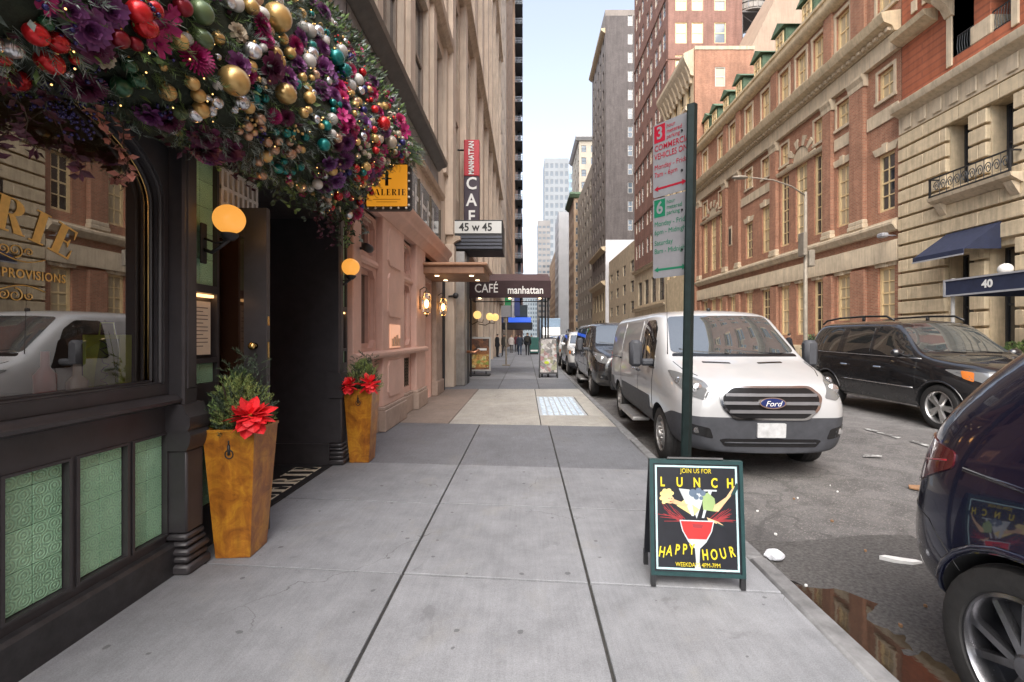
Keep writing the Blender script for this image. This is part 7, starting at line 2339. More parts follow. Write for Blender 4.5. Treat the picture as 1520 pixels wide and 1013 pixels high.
for (u, v, r) in ((-.205, .49, .016), (-.19, .507, .016), (-.165, .51, .015), (-.148, .495, .013), (-.21, .462, .014), (-.198, .438, .012)): art(ell(u, v, r, r*.9), M_pblond, .0071)
art(ell(-.166, .462, .004, .002), M_boardblack, .0078); art(ell(-.150, .462, .004, .002), M_boardblack, .0078); art(ell(-.156, .443, .006, .003), M_pred, .0078); art(ell(-.16, .455, .026, .024), M_pskin, .0074)
art([(-.15, .435), (-.06, .41), (-.05, .43), (-.14, .46)], M_pskin, .0074); art([(-.12, .42), (-.02, .36), (.02, .40), (-.07, .46)], M_pblond, .0067)
art([(.04, .40), (.12, .39), (.11, .47), (.07, .505), (.035, .49)], M_pgreen, .0069)
art([(.10, .40), (.13, .39), (.21, .49), (.245, .555), (.225, .545), (.18, .48), (.11, .43)], M_pskin, .0073); art([(.205, .49), (.245, .57), (.255, .545), (.235, .50)], M_teal, .0076)
art([(.06, .355), (.13, .33), (.16, .31), (.13, .315), (.07, .335)], M_pskin, .0075); art([(.12, .325), (.165, .305), (.15, .30), (.12, .315)], M_teal, .0077)
# glass of red drink
art([(-.105, .335), (.105, .335), (.09, .27), (.055, .205), (.015, .165), (.01, .08), (.02, .045), (-.02, .045), (-.01, .08), (-.015, .165), (-.055, .205), (-.09, .27)], M_pgrey, .0080)
art([(-.097, .328), (.097, .328), (.083, .27), (.055, .222), (-.055, .222), (-.083, .27)], M_pred, .0084)
art([(-.03, .315), (.04, .312), (.03, .285), (-.025, .29)], M_pdred, .0087)
def btext(s, size, u, v, m, sx=1.0, bold=.0, ang=0.0, space=1.0):
    up = Vector((0, .085, .995)).normalized(); rt = Vector((1, 0, 0))
    r = rt*math.cos(ang) + up*math.sin(ang); w_ = up*math.cos(ang) - rt*math.sin(ang)
    o = Vector((u, -.0098 + v*.085, .072 + v*.995))
    me = text_mesh(s, size, m, extrude=.0006, sx=sx, bold=bold, space=space)
    mt = Matrix((r, w_, r.cross(w_))).transposed().to_4x4(); mt.translation = o
    me.transform(mt); ob = bpy.data.objects.new('lettering', me); COL.objects.link(ob); ob.parent = SB
btext('JOIN US FOR', .040, -.0, .634, M_yel, .82, .0)
for ch_, u in zip('LUNCH', (-.205, -.10, .005, .11, .205)): btext(ch_, .080, u, .562, M_yel, .72, .0022)
for i, (ch_, u) in enumerate(zip('HAPPY', (-.215, -.170, -.122, -.077, -.035))): btext(ch_, .088, u, .158 - .16*(u+.03)*(u+.03)*4 - .0, M_yel, .60, .0018, R(-9) if u < -.1 else R(-4))
for i, (ch_, u) in enumerate(zip('HOUR', (.045, .098, .152, .205))): btext(ch_, .088, u, .128 + .16*(u-.03)*(u-.03)*5, M_yel, .60, .0018, R(5) if u < .1 else R(12))
btext('WEEKDAYS 4PM-7PM', .036, .0, .068, M_yel, .80, .0)
SB.location = (1.06, 2.80, 0); SB.rotation_euler = (0, 0, R(-5))

def photo_mat(name, cols, scale=7.0):
    m, nt, b = _new(name)
    v = N(nt, 'ShaderNodeTexVoronoi'); v.inputs['Scale'].default_value = scale
    p = pos(nt)
    nt.links.new(p, v.inputs['Vector'])
    sc_ = N(nt, 'ShaderNodeSeparateColor'); nt.links.new(v.outputs['Color'], sc_.inputs[0])
    c = ramp(nt, sc_.outputs[0], [(i/(len(cols)-1), c) for i, c in enumerate(cols)])
    c = mixc(nt, 1.0, c, ramp(nt, noise_n(nt, p, 14, 4), [(.3, .6), (.7, 1.25)]), 'MULTIPLY')
    nt.links.new(c, b.inputs['Base Color']); b.inputs['Roughness'].default_value = .35
    return m
# poster stand with the sandwich picture
PS2 = thing('poster_stand', 'framed food poster stand by the cafe front with a sandwich picture', 'poster stand', (-1.75, 17.6, 0))
mb = MB(); mb.box(-2.18, -1.34, 17.58, 17.66, .18, 1.50); mb.build('frame', mat('silver frame', (.45, .44, .42), .4, metal=.5), PS2)
mb = MB(); mb.box(-2.12, -1.40, 17.565, 17.578, .25, 1.43); mb.build('poster', photo_mat('dark menu photo', [(.05, .03, .02), (.12, .05, .03), (.30, .12, .04)], 5), PS2)
mb = MB(); mb.box(-2.10, -1.42, 17.555, 17.563, .32, .82); mb.build('sandwich_picture', photo_mat('sandwich photo', [(.45, .22, .06), (.60, .38, .12), (.35, .10, .03), (.25, .33, .06), (.62, .50, .25)], 9), PS2)
mb = MB(); mb.box(-1.85, -1.50, 17.553, 17.562, .98, 1.06); mb.build('title_strip', M_white_let, PS2)
mb = MB(); mb.cbox(-2.20, -1.36, 17.35, 17.95, .002, .06, .02); mb.box(-2.0, -1.95, 17.6, 17.64, .05, .19); mb.box(-1.55, -1.5, 17.6, 17.64, .05, .19); mb.build('base', M_iron, PS2)
# second sandwich board by the awning posts
S2 = thing('sandwich_board', 'black sandwich board covered with food photos under the awning posts', 'sandwich board', (.85, 16.8, 0))
mb = MB(); mb.add([(.50, 16.72, .14), (1.20, 16.72, .14), (1.17, 16.95, 1.45), (.53, 16.95, 1.45), (.50, 16.76, .14), (1.20, 16.76, .14), (1.17, 16.99, 1.45), (.53, 16.99, 1.45)], [(3,2,1,0), (4,5,6,7), (0,1,5,4), (1,2,6,5), (2,3,7,6), (3,0,4,7)]); mb.build('front_leaf', M_iron, S2)
mb = MB(); mb.add([(.54, 16.712, .20), (1.16, 16.712, .20), (1.13, 16.932, 1.42), (.57, 16.932, 1.42)], [(0, 1, 2, 3)]); mb.build('photo_panel', photo_mat('food photos', [(.05, .045, .04), (.35, .32, .30), (.10, .09, .08), (.50, .48, .45), (.22, .08, .09), (.20, .24, .12)], 8), S2, fix=False)
mb = MB(); mb.poly([(.78+.09*math.cos(k*.8), 16.755, .56+.06*math.sin(k*.8)) for k in range(8)]); mb.build('green_sticker', mat('lime sticker', (.45, .55, .03), .4), S2, fix=False)
mb = MB(); mb.add([(.50, 17.24, .10), (1.20, 17.24, .10), (1.17, 17.0, 1.45), (.53, 17.0, 1.45)], [(0, 1, 2, 3)]); mb.build('rear_leaf', M_iron, S2, fix=False)
for (x, y) in ((.52, 16.72), (1.17, 16.72), (.52, 17.24), (1.17, 17.24)):
    mb = MB(); mb.box(x-.02, x+.03, y-.02, y+.03, .0, .16); mb.build('leg', M_iron, S2)

# ---- parking sign on its post
M_post = mat('dark green post', (.010, .019, .019), .4, metal=.3, var=.3, scale=14)
PG = thing('parking_sign', 'dark green post with stacked red and green parking rule plates', 'street sign', (1.185, 3.36, 0))
base = Vector((1.185, 3.36, 0)); top = Vector((1.243, 3.36, 3.26)); ax = (top-base)
yaw = R(-60)
ux = Vector((math.cos(yaw), math.sin(yaw), 0)); uy = Vector((-math.sin(yaw), math.cos(yaw), 0))
prof = [(-.040, .022), (-.034, .022), (-.020, -.018), (.020, -.018), (.034, .022), (.040, .022), (.040, .030), (.030, .030), (.016, -.008), (-.016, -.008), (-.030, .030), (-.040, .030)]
rot = R(35)
def pp(u, v, t):
    a = Vector((math.cos(rot), math.sin(rot), 0)); b = Vector((-math.sin(rot), math.cos(rot), 0))
    return base + ax*t + a*u + b*v
mb = MB(); n = len(prof)
vs = [pp(u, v, 0) for u, v in prof] + [pp(u, v, 1) for u, v in prof]
mb.add(vs, [tuple(range(n)), tuple(range(n, 2*n))] + [(i, (i+1) % n, n+(i+1) % n, n+i) for i in range(n)])
mb.build('post', M_post, PG)
M_signback = mat('sign plate', (.20, .20, .215), .4, var=.08, scale=12)
M_sred = mat('sign red', (.30, .008, .025), .4); M_sgreen = mat('sign green', (.008, .13, .07), .4)
# the plates hang on the left of the post, turned along the street
pr = Vector((1.218, 3.400, 0)); pl = Vector((1.022, 3.640, 0))
wv = (pr - pl); wid = wv.length; ru = wv.normalized(); up_ = Vector((0, 0, 1)); nn = ru.cross(up_)
def S(u, v, d=0.0): return pl + ru*u + up_*v + nn*d
def plate(z0, z1, nm, edge):
    mb = MB(); c = .02
    pts = rpoly([(0, z0), (wid, z0), (wid, z1), (0, z1)], c, 3)
    vs = [S(u, v, 0) for u, v in pts] + [S(u, v, .003) for u, v in pts]; k = len(pts)
    mb.add(vs, [tuple(range(k))[::-1], tuple(range(k, 2*k))] + [(i, (i+1) % k, k+(i+1) % k, k+i) for i in range(k)])
    o = mb.build(nm, M_signback, PG)
    return o
def srect(u0, u1, v0, v1, m, o, d=.0042, nm='colour_block'):
    mb = MB(); mb.poly([S(u0, v0, d), S(u1, v0, d), S(u1, v1, d), S(u0, v1, d)]); return mb.build(nm, m, o, fix=False)
def stext(s, size, u, v, m, o, sx=.85, bold=.0, align='LEFT', d=.0050):
    text_on('lettering', s, size, m, S(u, v, d), ru, up_, o, sx=sx, bold=bold, align=align, extrude=.0003)
def arrow(v, m, o):
    for pts in ([(.04, v-.008), (wid-.04, v-.008), (wid-.04, v+.008), (.04, v+.008)], [(.012, v), (.05, v-.022), (.05, v+.022)], [(wid-.012, v), (wid-.05, v-.022), (wid-.05, v+.022)]):
        mb = MB(); mb.poly([S(a, b, .0045 + .0002*(len(pts) == 3)) for a, b in pts]); mb.build('arrow', m, o, fix=False)
zA0, zA1, zB0, zB1 = 2.645, 3.225, 2.005, 2.635
o = plate(zA0, zA1, 'red_plate', M_sred)
srect(.012, .112, zA1-.15, zA1-.012, M_sred, o); stext('3', .135, .062, zA1-.081, M_signback, o, .9, .003, 'CENTER')
for i, t in enumerate(('hour', 'metered', 'parking')): stext(t, .046, .125, zA1-.045-.043*i, M_sred, o)
stext('COMMERCIAL', .066, .014, zA1-.195, M_sred, o, .80, .0003); stext('VEHICLES ONLY', .066, .014, zA1-.262, M_sred, o, .72, .0003)
stext('Monday - Friday', .056, .014, zA1-.345, M_sred, o); stext('7am - 6pm', .056, .014, zA1-.405, M_sred, o)
arrow(zA0+.065, M_sred, o)
o = plate(zB0, zB1, 'green_plate', M_sgreen)
srect(.012, .112, zB1-.15, zB1-.012, M_sgreen, o); stext('6', .135, .062, zB1-.081, M_signback, o, .9, .003, 'CENTER')
for i, t in enumerate(('hour', 'metered', 'parking')): stext(t, .046, .125, zB1-.045-.043*i, M_sgreen, o)
for t, v in (('Monday - Friday', .205), ('6pm - Midnight', .270), ('Saturday', .355), ('8am - Midnight', .420)): stext(t, .056, .014, zB1-v, M_sgreen, o)
arrow(zB0+.065, M_sgreen, o)
for z in (2.2, 2.5, 2.8, 3.1):
    mb = MB(); mb.tube([S(wid-.05, z, -.02), S(wid-.05, z, .012)], .008, 6); mb.build('bolt', M_iron, PG)

# ---- street lamp on the far sidewalk
SL = thing('street_lamp', 'tall grey street lamp with a long arm in front of the brick club', 'street lamp', (12.0, 19.5, 0))
M_galv = mat('galvanised steel', (.27, .235, .19), .6, metal=.2, var=.2, scale=6)
mb = MB(); mb.tube([(12.0, 19.5, 0), (12.0, 19.5, 1.2), (12.0, 19.5, 7.7)], [.11, .09, .06], 12); mb.build('pole', M_galv, SL, smooth=True)
mb = MB(); mb.tube([(12.0, 19.5, 7.55), (11.4, 19.5, 7.95), (10.6, 19.5, 8.22), (9.6, 19.5, 8.33)], [.035, .03, .028, .025], 8); mb.build('arm', M_galv, SL, smooth=True)
mb = MB(); mb.sphere((9.2, 19.5, 8.32), .36, 14, 8, sc=(1.0, .45, .22)); mb.build('lamp_head', M_galv, SL, smooth=True)
mb = MB(); mb.cbox(11.78, 11.95, 19.25, 19.7, 4.95, 5.95, .03); mb.build('control_box', M_galv, SL)
mb = MB(); mb.cbox(12.05, 12.3, 19.3, 19.7, 4.5, 5.2, .03); mb.build('control_box', M_galv, SL)

# ---- bits farther along the sidewalk
GB = thing('street_cabinet', 'green metal street cabinet near the curb beyond the awning', 'cabinet', (.65, 38, 0))
mb = MB(); mb.cbox(.35, 1.1, 37.5, 38.6, .12, 1.42, .04); mb.build('box', mat('cabinet green', (.02, .10, .085), .5, var=.2), GB)
mb = MB(); mb.box(.40, 1.05, 37.6, 38.5, 0, .12); mb.build('foot', M_iron, GB)
mb = MB(); mb.box(.42, 1.03, 37.485, 37.50, .25, .38); mb.build('label_plate', M_white_let, GB)
SP2 = thing('sign_post', 'thin steel sign post standing on the sidewalk beyond the cafe poster', 'sign post', (-1.0, 23.5, 0))
mb = MB(); mb.tube([(-1.0, 23.5, 0), (-1.0, 23.5, 3.1)], .045, 8); mb.build('post', M_galv, SP2); mb = MB(); mb.cbox(-1.2, -.8, 23.3, 23.7, 0, .06, .02); mb.build('foot', M_galv, SP2)
mb = MB(); mb.cbox(-1.25, -.75, 23.44, 23.46, 2.5, 3.1, .005); mb.build('plate', M_signback, SP2)
BA2 = thing('entrance_marquee', 'dark marquee with a bright blue lit band far along the sidewalk', 'marquee', (-.6, 46, 3))
mb = MB(); mb.cbox(-2.3, .7, 45, 48, 2.15, 2.85, .04); mb.build('dark_valance', mat('far black canvas', (.012, .012, .016), .6), BA2)
mb = MB(); mb.box(-1.7, .55, 44.94, 44.99, 2.92, 3.35); mb.box(-1.7, .55, 45, 48, 2.9, 3.36); mb.build('blue_band', emit('blue lit band', (.05, .16, .85), .28, (.02, .06, .3)), BA2)
mb = MB(); mb.cbox(-2.3, .2, 45.2, 48, 3.4, 4.6, .04); mb.build('upper_box', mat('far teal box', (.02, .035, .045), .6), BA2)
text_on('lettering', 'THE BAR', .34, M_cream_ink, (-.7, 44.985, 2.5), (1, 0, 0), (0, 0, 1), BA2, extrude=.01) if False else None
for (x, y, z0, z1, w_, c, lab) in ((-1.55, 40, 3.6, 5.0, .55, (.02, .22, .08), 'small green banner hanging out over the far sidewalk'), (-.75, 40.5, 3.3, 5.1, .5, (.03, .05, .18), 'dark blue banner beside the green one'), (-1.1, 41.5, 3.2, 5.2, .3, (.6, .6, .62), 'narrow white banner between the green and blue ones')):
    B_ = thing('banner', lab, 'banner', (x, y, z0)); mb = MB(); mb.cbox(x-w_/2, x+w_/2, y, y+.04, z0, z1, .01); mb.build('cloth', mat('banner %.2f %.2f' % (c[0], c[2]), c, .7), B_)
    mb = MB(); mb.tube([(-2.36, y+.02, z1+.05), (x+w_/2+.05, y+.02, z1+.05)], .03, 6); mb.build('pole', M_iron, B_)
for i in range(3):
    a, b_ = (.45, .95, 1.4)[i], (33, 35, 34)[i]

# hedge and shrub on the far sidewalk
def bush(cx, cy, z0, rx, ry, rz_, n, lab, seed, mats, name='hedge'):
    rn = random.Random(seed)
    B_ = thing(name, lab, 'hedge' if name == 'hedge' else 'shrub', (cx, cy, z0))
    mb = MB()
    for k in range(4): mb.tube([(cx+rx*.3*(k-1.5), cy, z0-.1), (cx+rx*.35*(k-1.5), cy+.02, z0+rz_)], .02, 5)
    mb.build('stem', ML_stem, B_)
    mb = MB()
    for i in range(n):
        v = Vector((rn.gauss(0, 1), rn.gauss(0, 1), rn.gauss(0, 1))).normalized()*rn.uniform(.55, 1.0)
        q = (cx+v.x*rx, cy+v.y*ry, z0+rz_*(1+v.z))
        leaf(mb, q, (v.x+rn.uniform(-.6, .6), v.y+rn.uniform(-.6, .6), v.z+rn.uniform(-.3, .8)), rn.uniform(.07, .12), rn.uniform(.05, .08), .2, rn.uniform(0, 6), rn.choice((0, 0, 1)))
    tag(mb.build('leaves', mats, B_, fix=False), kind='stuff')
    return B_
bush(15.4, 13.7, .55, .55, 1.2, .42, 1500, 'clipped green hedge in front of the limestone building at the right edge', 5, [ML_green, ML_yel])
mb = MB(); mb.cbox(14.8, 16.0, 12.4, 15.0, 0, .62, .04); tag(mb.build('hedge_planter', M_stone2), 'low stone planter box holding the hedge at the right edge', 'planter')
bush(13.2, 21.0, .35, .36, .36, .62, 900, 'dark conical shrub on the far sidewalk left of the black car', 6, [ML_dark, ML_green], 'potted_shrub')
mb = MB(); mb.lathe([(.22, 0), (.30, .45), (.27, .46), (0, .44)], 16, (13.2, 21.0, 0)); tag(mb.build('shrub_pot', M_iron, smooth=True), 'black pot under the dark shrub on the far sidewalk', 'pot')

# ---- people
def person(loc, rz, jacket, legs, hair, lab, stride=.0, lean=0.0, arm=.0, h=1.75, bag=None):
    P_ = thing('person', lab, 'person', (0, 0, 0), group='people on the far sidewalk')
    V_ = [(0, 0, .95, .135), (0, 0, 1.12, .125), (0, .01, 1.32, .155), (0, .0, 1.47, .075), (0, -.015, 1.54, .058), (0, -.03, 1.64, .098), (0, -.02, 1.73, .075)]
    E_ = [(0, 1), (1, 2), (2, 3), (3, 4), (4, 5), (5, 6)]
    for sg in (-1, 1):
        s_ = stride*sg
        b = len(V_)
        V_ += [(sg*.095, 0, .88, .095), (sg*.10, -s_*.5-.02, .50, .065), (sg*.10, -s_*.9+(.06 if s_ < 0 else 0), .09, .045), (sg*.11, -s_*.9-.15, .04, .036)]
        E_ += [(0, b), (b, b+1), (b+1, b+2), (b+2, b+3)]
        b = len(V_)
        V_ += [(sg*.19, 0, 1.41, .065), (sg*.245, .02+s_*.2, 1.14, .052), (sg*.235, -.07+s_*.5-arm*(sg > 0)*.15, .92+arm*(sg > 0)*.25, .040), (sg*.225, -.12+s_*.55-arm*(sg > 0)*.15, .82+arm*(sg > 0)*.28, .034)]
        E_ += [(2, b), (b, b+1), (b+1, b+2), (b+2, b+3)]
    me = bpy.data.meshes.new('body'); me.from_pydata([v[:3] for v in V_], E_, [])
    o = bpy.data.objects.new('body', me); COL.objects.link(o)
    md = o.modifiers.new('skin', 'SKIN')
    for i, v in enumerate(V_):
        sv = me.skin_vertices[0].data[i]; r_ = v[3]
        sv.radius = (r_*(1.25 if i in (0, 1, 2) else 1), r_*(.85 if i in (0, 1, 2) else 1)); sv.use_root = (i == 0)
    sb = o.modifiers.new('s', 'SUBSURF'); sb.levels = 1; sb.render_levels = 1
    m2 = baked(o)
    bpy.data.objects.remove(o)
    m2.materials.clear()
    for m in (jacket, legs, M_skin, hair, M_shoe): m2.materials.append(m)
    for p in m2.polygons:
        c = p.center; z = c.z
        p.use_smooth = True
        p.material_index = 4 if z < .10 else 1 if z < .86 and abs(c.x) < .20 else 2 if (z < .87 and abs(c.x) >= .20) or (1.49 < z) else 0
        if z > 1.66 or (z > 1.58 and c.y > -.03): p.material_index = 3
    bo = bpy.data.objects.new('body', m2); COL.objects.link(bo); bo.parent = P_
    mb = MB(); mb.lathe([(.20, .80), (.195, .95), (.165, 1.15), (.185, 1.33), (.15, 1.44), (.08, 1.50)], 14, (0, .0, 0), cap=False); 
    q = part('coat', mb, jacket, P_, smooth=True); q.scale = (1.08, .78, 1)
    if bag:
        mb = MB(); mb.cbox(-.15, .15, .12, .28, 1.02, 1.42, .05); part('backpack', mb, bag, P_, angle=40)
    P_.location = loc; P_.rotation_euler = (0, 0, rz); P_.scale = (h/1.80,)*3
    return P_
M_skin = mat('skin', (.45, .28, .20), .6, world_space=False); M_shoe = mat('dark shoe', (.02, .02, .02), .6, world_space=False)
J = [mat('coat %d' % i, c, .8, world_space=False, var=.2) for i, c in enumerate(((.012, .013, .018), (.02, .03, .05), (.03, .028, .025), (.50, .46, .44), (.03, .05, .045), (.10, .02, .03)))]
Hh = [mat('hair %d' % i, c, .6, world_space=False) for i, c in enumerate(((.015, .011, .009), (.07, .04, .02), (.25, .16, .08)))]
T_ = [mat('trousers %d' % i, c, .8, world_space=False, var=.2) for i, c in enumerate(((.015, .016, .02), (.03, .05, .09), (.08, .075, .07)))]
person((-.45, 35.6, 0), R(180), J[1], T_[1], Hh[0], 'person in a navy coat and jeans walking away, left of the two nearest walkers', .28)
person((.15, 35.2, 0), R(176), J[0], T_[0], Hh[1], 'person in a long black coat walking away at the right of the group', .22, 0, 0, 1.86, J[2])
person((-2.0, 32.2, 0), R(120), J[0], T_[0], Hh[0], 'person in black leaning by the wall on the left beyond the poster stand', 0, 0, .6)
person((-1.55, 33.5, 0), R(-20), J[2], T_[0], Hh[0], 'person in a dark jacket facing the camera beside the thin sign post', -.2)
person((-1.25, 40.2, 0), R(170), J[3], T_[2], Hh[2], 'person in a pale coat behind the walking group', .15, 0, 0, 1.68)
person((-.85, 43.0, 0), R(10), J[5], T_[0], Hh[1], 'person in a dark red jacket farther back under the blue band', -.15)
person((.55, 42.0, 0), R(180), J[4], T_[0], Hh[0], 'person in a dark green coat near the green cabinet', .25)
person((12.9, 22.3, 0), R(90), J[0], T_[0], Hh[0], 'person in black on the far sidewalk beyond the white van', .15)
# ================================================================== FLOWER AND BAUBLE GARLAND
rg = random.Random(5)
GA = thing('flower_garland', 'huge festive garland of baubles, roses and fir over the black storefront', 'garland', (-2.2, 3.4, 2.7))
KEYS = [
    (.2, [(-2.32, 2.58), (-2.0, 2.56), (-1.80, 2.78), (-1.72, 3.05), (-1.75, 3.4), (-1.9, 3.8), (-2.1, 4.2), (-2.36, 4.4)]),
    (1.5, [(-2.32, 2.60), (-2.0, 2.58), (-1.80, 2.78), (-1.72, 3.05), (-1.75, 3.4), (-1.9, 3.8), (-2.1, 4.2), (-2.36, 4.4)]),
    (2.3, [(-2.32, 2.76), (-2.02, 2.74), (-1.82, 2.88), (-1.72, 3.12), (-1.75, 3.5), (-1.9, 3.95), (-2.1, 4.35), (-2.36, 4.55)]),
    (3.2, [(-2.32, 2.82), (-1.98, 2.79), (-1.75, 2.94), (-1.66, 3.22), (-1.70, 3.6), (-1.86, 4.05), (-2.05, 4.45), (-2.36, 4.7)]),
    (4.4, [(-2.32, 2.90), (-1.92, 2.87), (-1.66, 3.05), (-1.52, 3.38), (-1.58, 3.8), (-1.75, 4.3), (-1.98, 4.75), (-2.36, 5.0)]),
    (5.3, [(-2.32, 2.95), (-2.0, 2.92), (-1.82, 3.32), (-1.56, 3.62), (-1.42, 3.80), (-1.55, 4.15), (-1.80, 4.65), (-2.36, 5.3)]),
    (5.75, [(-2.32, 3.72), (-2.0, 3.74), (-1.80, 3.76), (-1.55, 3.78), (-1.36, 3.86), (-1.62, 4.15), (-1.95, 4.6), (-2.36, 5.2)]),
    (6.0, [(-2.34, 4.0), (-2.2, 4.0), (-2.1, 4.02), (-2.0, 4.05), (-1.9, 4.1), (-2.0, 4.3), (-2.2, 4.5), (-2.36, 4.7)]),
]
def gprof(y):
    for (a, pa), (b, pb) in zip(KEYS, KEYS[1:]):
        if y <= b:
            t = max(0, (y-a)/(b-a)); return [(p[0]*(1-t)+q[0]*t, p[1]*(1-t)+q[1]*t) for p, q in zip(pa, pb)]
    return KEYS[-1][1]
def gpt(y, t):
    p = gprof(y); f = t*(len(p)-1); i = min(int(f), len(p)-2); u = f-i
    P0, P1, P2, P3 = p[max(i-1, 0)], p[i], p[i+1], p[min(i+2, len(p)-1)]
    c = [.5*((2*P1[k]) + (-P0[k]+P2[k])*u + (2*P0[k]-5*P1[k]+4*P2[k]-P3[k])*u*u + (-P0[k]+3*P1[k]-3*P2[k]+P3[k])*u**3) for k in (0, 1)]
    n = noise.noise((y*2.6, t*6, 4.0))*.075 + noise.noise((y*7, t*16, 9.0))*.03
    return Vector((c[0] + n, y, c[1] + n*.4))
NY, NT = 70, 26
vs = [gpt(.2 + 5.8*j/NY, i/NT) for j in range(NY+1) for i in range(NT+1)]
fs = [(j*(NT+1)+i, (j+1)*(NT+1)+i, (j+1)*(NT+1)+i+1, j*(NT+1)+i+1) for j in range(NY) for i in range(NT)]
mb = MB(); mb.add(vs, fs)
core = mb.build('moss_core', mat('dark moss', (.03, .04, .026), .95, var=.5, scale=14, bump=.6, bscale=60), GA, smooth=True, fix=False)
bmg = bmesh.new(); bmg.from_mesh(core.data); bvg = BVHTree.FromBMesh(bmg); bmg.free()
def gnormal(p):
    h, n, i, d = bvg.find_nearest(p)
    return n if n.x > 0 or n.z > .3 else -n
def on_pixel(px, py):
    d = Vector(((px-VPX)/FPX, 1.0, (VPY-py)/FPX)).normalized()
    h, n, i, dist = bvg.ray_cast(Vector((0, 0, CAM_H)), d)
    if h is None: return None
    if n.dot(d) > 0: n = -n
    return h, n, dist
def rand_site(y0=1.2, y1=5.8, t0=.1, t1=.95):
    y = rg.uniform(y0, y1); t = rg.uniform(t0, t1)
    p = gpt(y, t); h, n, i, d = bvg.find_nearest(p)
    if n.x < 0 and n.z < .5: n = -n
    return p, n
def shown(p):
    px = VPX + FPX*p.x/p.y; py = VPY - FPX*(p.z-CAM_H)/p.y
    return -40 < px < 700 and py > -40

# fir, leaves and twigs: uncountable
mb = MB()
cnt = 0
while cnt < 1500:
    p, n = rand_site(.9, 5.95, .0, 1.0)
    if not shown(p): 
        if rg.random() < .8: continue
    cnt += 1
    fro = noise.noise((p.y*1.9, p.z*1.9, 7)) > .12
    d = n*.8 + Vector((rg.uniform(-.5, .5), rg.uniform(-.7, .7), rg.uniform(-.8, .4)))
    needle_spray(mb, p - n*.03, d, rg.uniform(.09, .16), 24, .6, .0022, 1 if fro and rg.random() < .8 else (2 if rg.random() < .3 else 0), rg, .055)
for k in range(2300):
    p, n = rand_site(.9, 5.95, .0, .98)
    if not shown(p): continue
    d = n*.7 + Vector((rg.uniform(-.8, .8), rg.uniform(-.8, .8), rg.uniform(-.9, .5)))
    leaf(mb, p + n*rg.uniform(-.03, .03), d, rg.uniform(.04, .08), rg.uniform(.02, .038), rg.uniform(0, .4), rg.uniform(0, 6.28), rg.choice((0, 2, 2, 3, 1)))
for k in range(900):         # upper back greenery at the far end
    p, n = rand_site(4.6, 5.98, .72, 1.0)
    leaf(mb, p + n*rg.uniform(0, .10), n + Vector((rg.uniform(-.7, .7), rg.uniform(-.7, .7), rg.uniform(-.4, .8))), rg.uniform(.05, .10), .03, .2, rg.uniform(0, 6), rg.choice((0, 0, 2, 1)))
for k in range(150):         # fir reaching past the sign and the storefront's far end
    p = gpt(rg.uniform(5.55, 5.95), rg.uniform(.45, .75))
    needle_spray(mb, p, (rg.uniform(.0, .8), rg.uniform(-.2, .8), rg.uniform(-.6, .2)), .18, 24, .5, .0024, rg.choice((0, 2, 1)), rg, .05)
tag(mb.build('foliage', [ML_dark, ML_blue, ML_green, ML_wine], GA, fix=False), kind='stuff')

# hanging branches along the lower edge
def branch(y, x, z, dy, dz, n, mis, seed, lw=.032, LL=.052):
    rn = random.Random(seed); mb = MB()
    pts = [Vector((x + .05*t*rn.uniform(-1, 1.4), y + dy*t + .03*math.sin(t*5+seed), z + dz*t - .05*t*t)) for t in [k/7 for k in range(8)]]
    mb.tube(pts, [.004 - .0004*k for k in range(8)], 4, mi=0)
    for i in range(n):
        t = rn.random()*6.99; k = int(t); p = pts[k].lerp(pts[k+1], t-k)
        leaf(mb, p, (rn.uniform(-1, 1), rn.uniform(-1, 1), rn.uniform(-1, .3)), LL*rn.uniform(.6, 1.2), lw*rn.uniform(.7, 1.2), rn.uniform(-.2, .4), rn.uniform(0, 6), 1)
    mb.build('hanging_branch', [ML_stem, mis], GA, fix=False)
for i, (y, x, z, dy, dz, n, m_) in enumerate(((1.75, -2.0, 2.60, .1, -.24, 30, ML_wine), (1.95, -2.05, 2.60, .12, -.28, 34, ML_wine), (2.15, -2.0, 2.62, .1, -.26, 30, ML_dusty), (2.3, -2.02, 2.62, -.06, -.30, 30, ML_dusty), (1.65, -2.1, 2.6, .2, -.20, 28, ML_dark), (2.02, -2.15, 2.6, -.15, -.30, 30, ML_wine), (2.55, -2.05, 2.76, .1, -.10, 16, ML_wine),
        (3.1, -2.0, 2.80, .05, -.12, 18, ML_wine), (3.5, -1.95, 2.82, .05, -.18, 30, ML_dark), (3.75, -1.95, 2.84, .05, -.20, 30, ML_green), (4.0, -1.92, 2.86, .05, -.24, 34, ML_dark), (4.25, -1.95, 2.82, .05, -.30, 36, ML_wine), (4.5, -1.95, 2.84, .04, -.36, 40, ML_wine), (4.7, -1.98, 2.86, .05, -.30, 34, ML_dark), (4.9, -1.95, 2.9, .05, -.34, 36, ML_green), (5.1, -1.98, 2.92, .04, -.28, 34, ML_dark), (5.25, -1.9, 3.0, .04, -.30, 30, ML_blue), (3.3, -2.0, 2.82, .0, -.16, 20, ML_wine), (4.1, -1.8, 2.9, .02, -.2, 30, ML_blue))):
    branch(y, x, z, dy, dz, n, m_, 40+i)

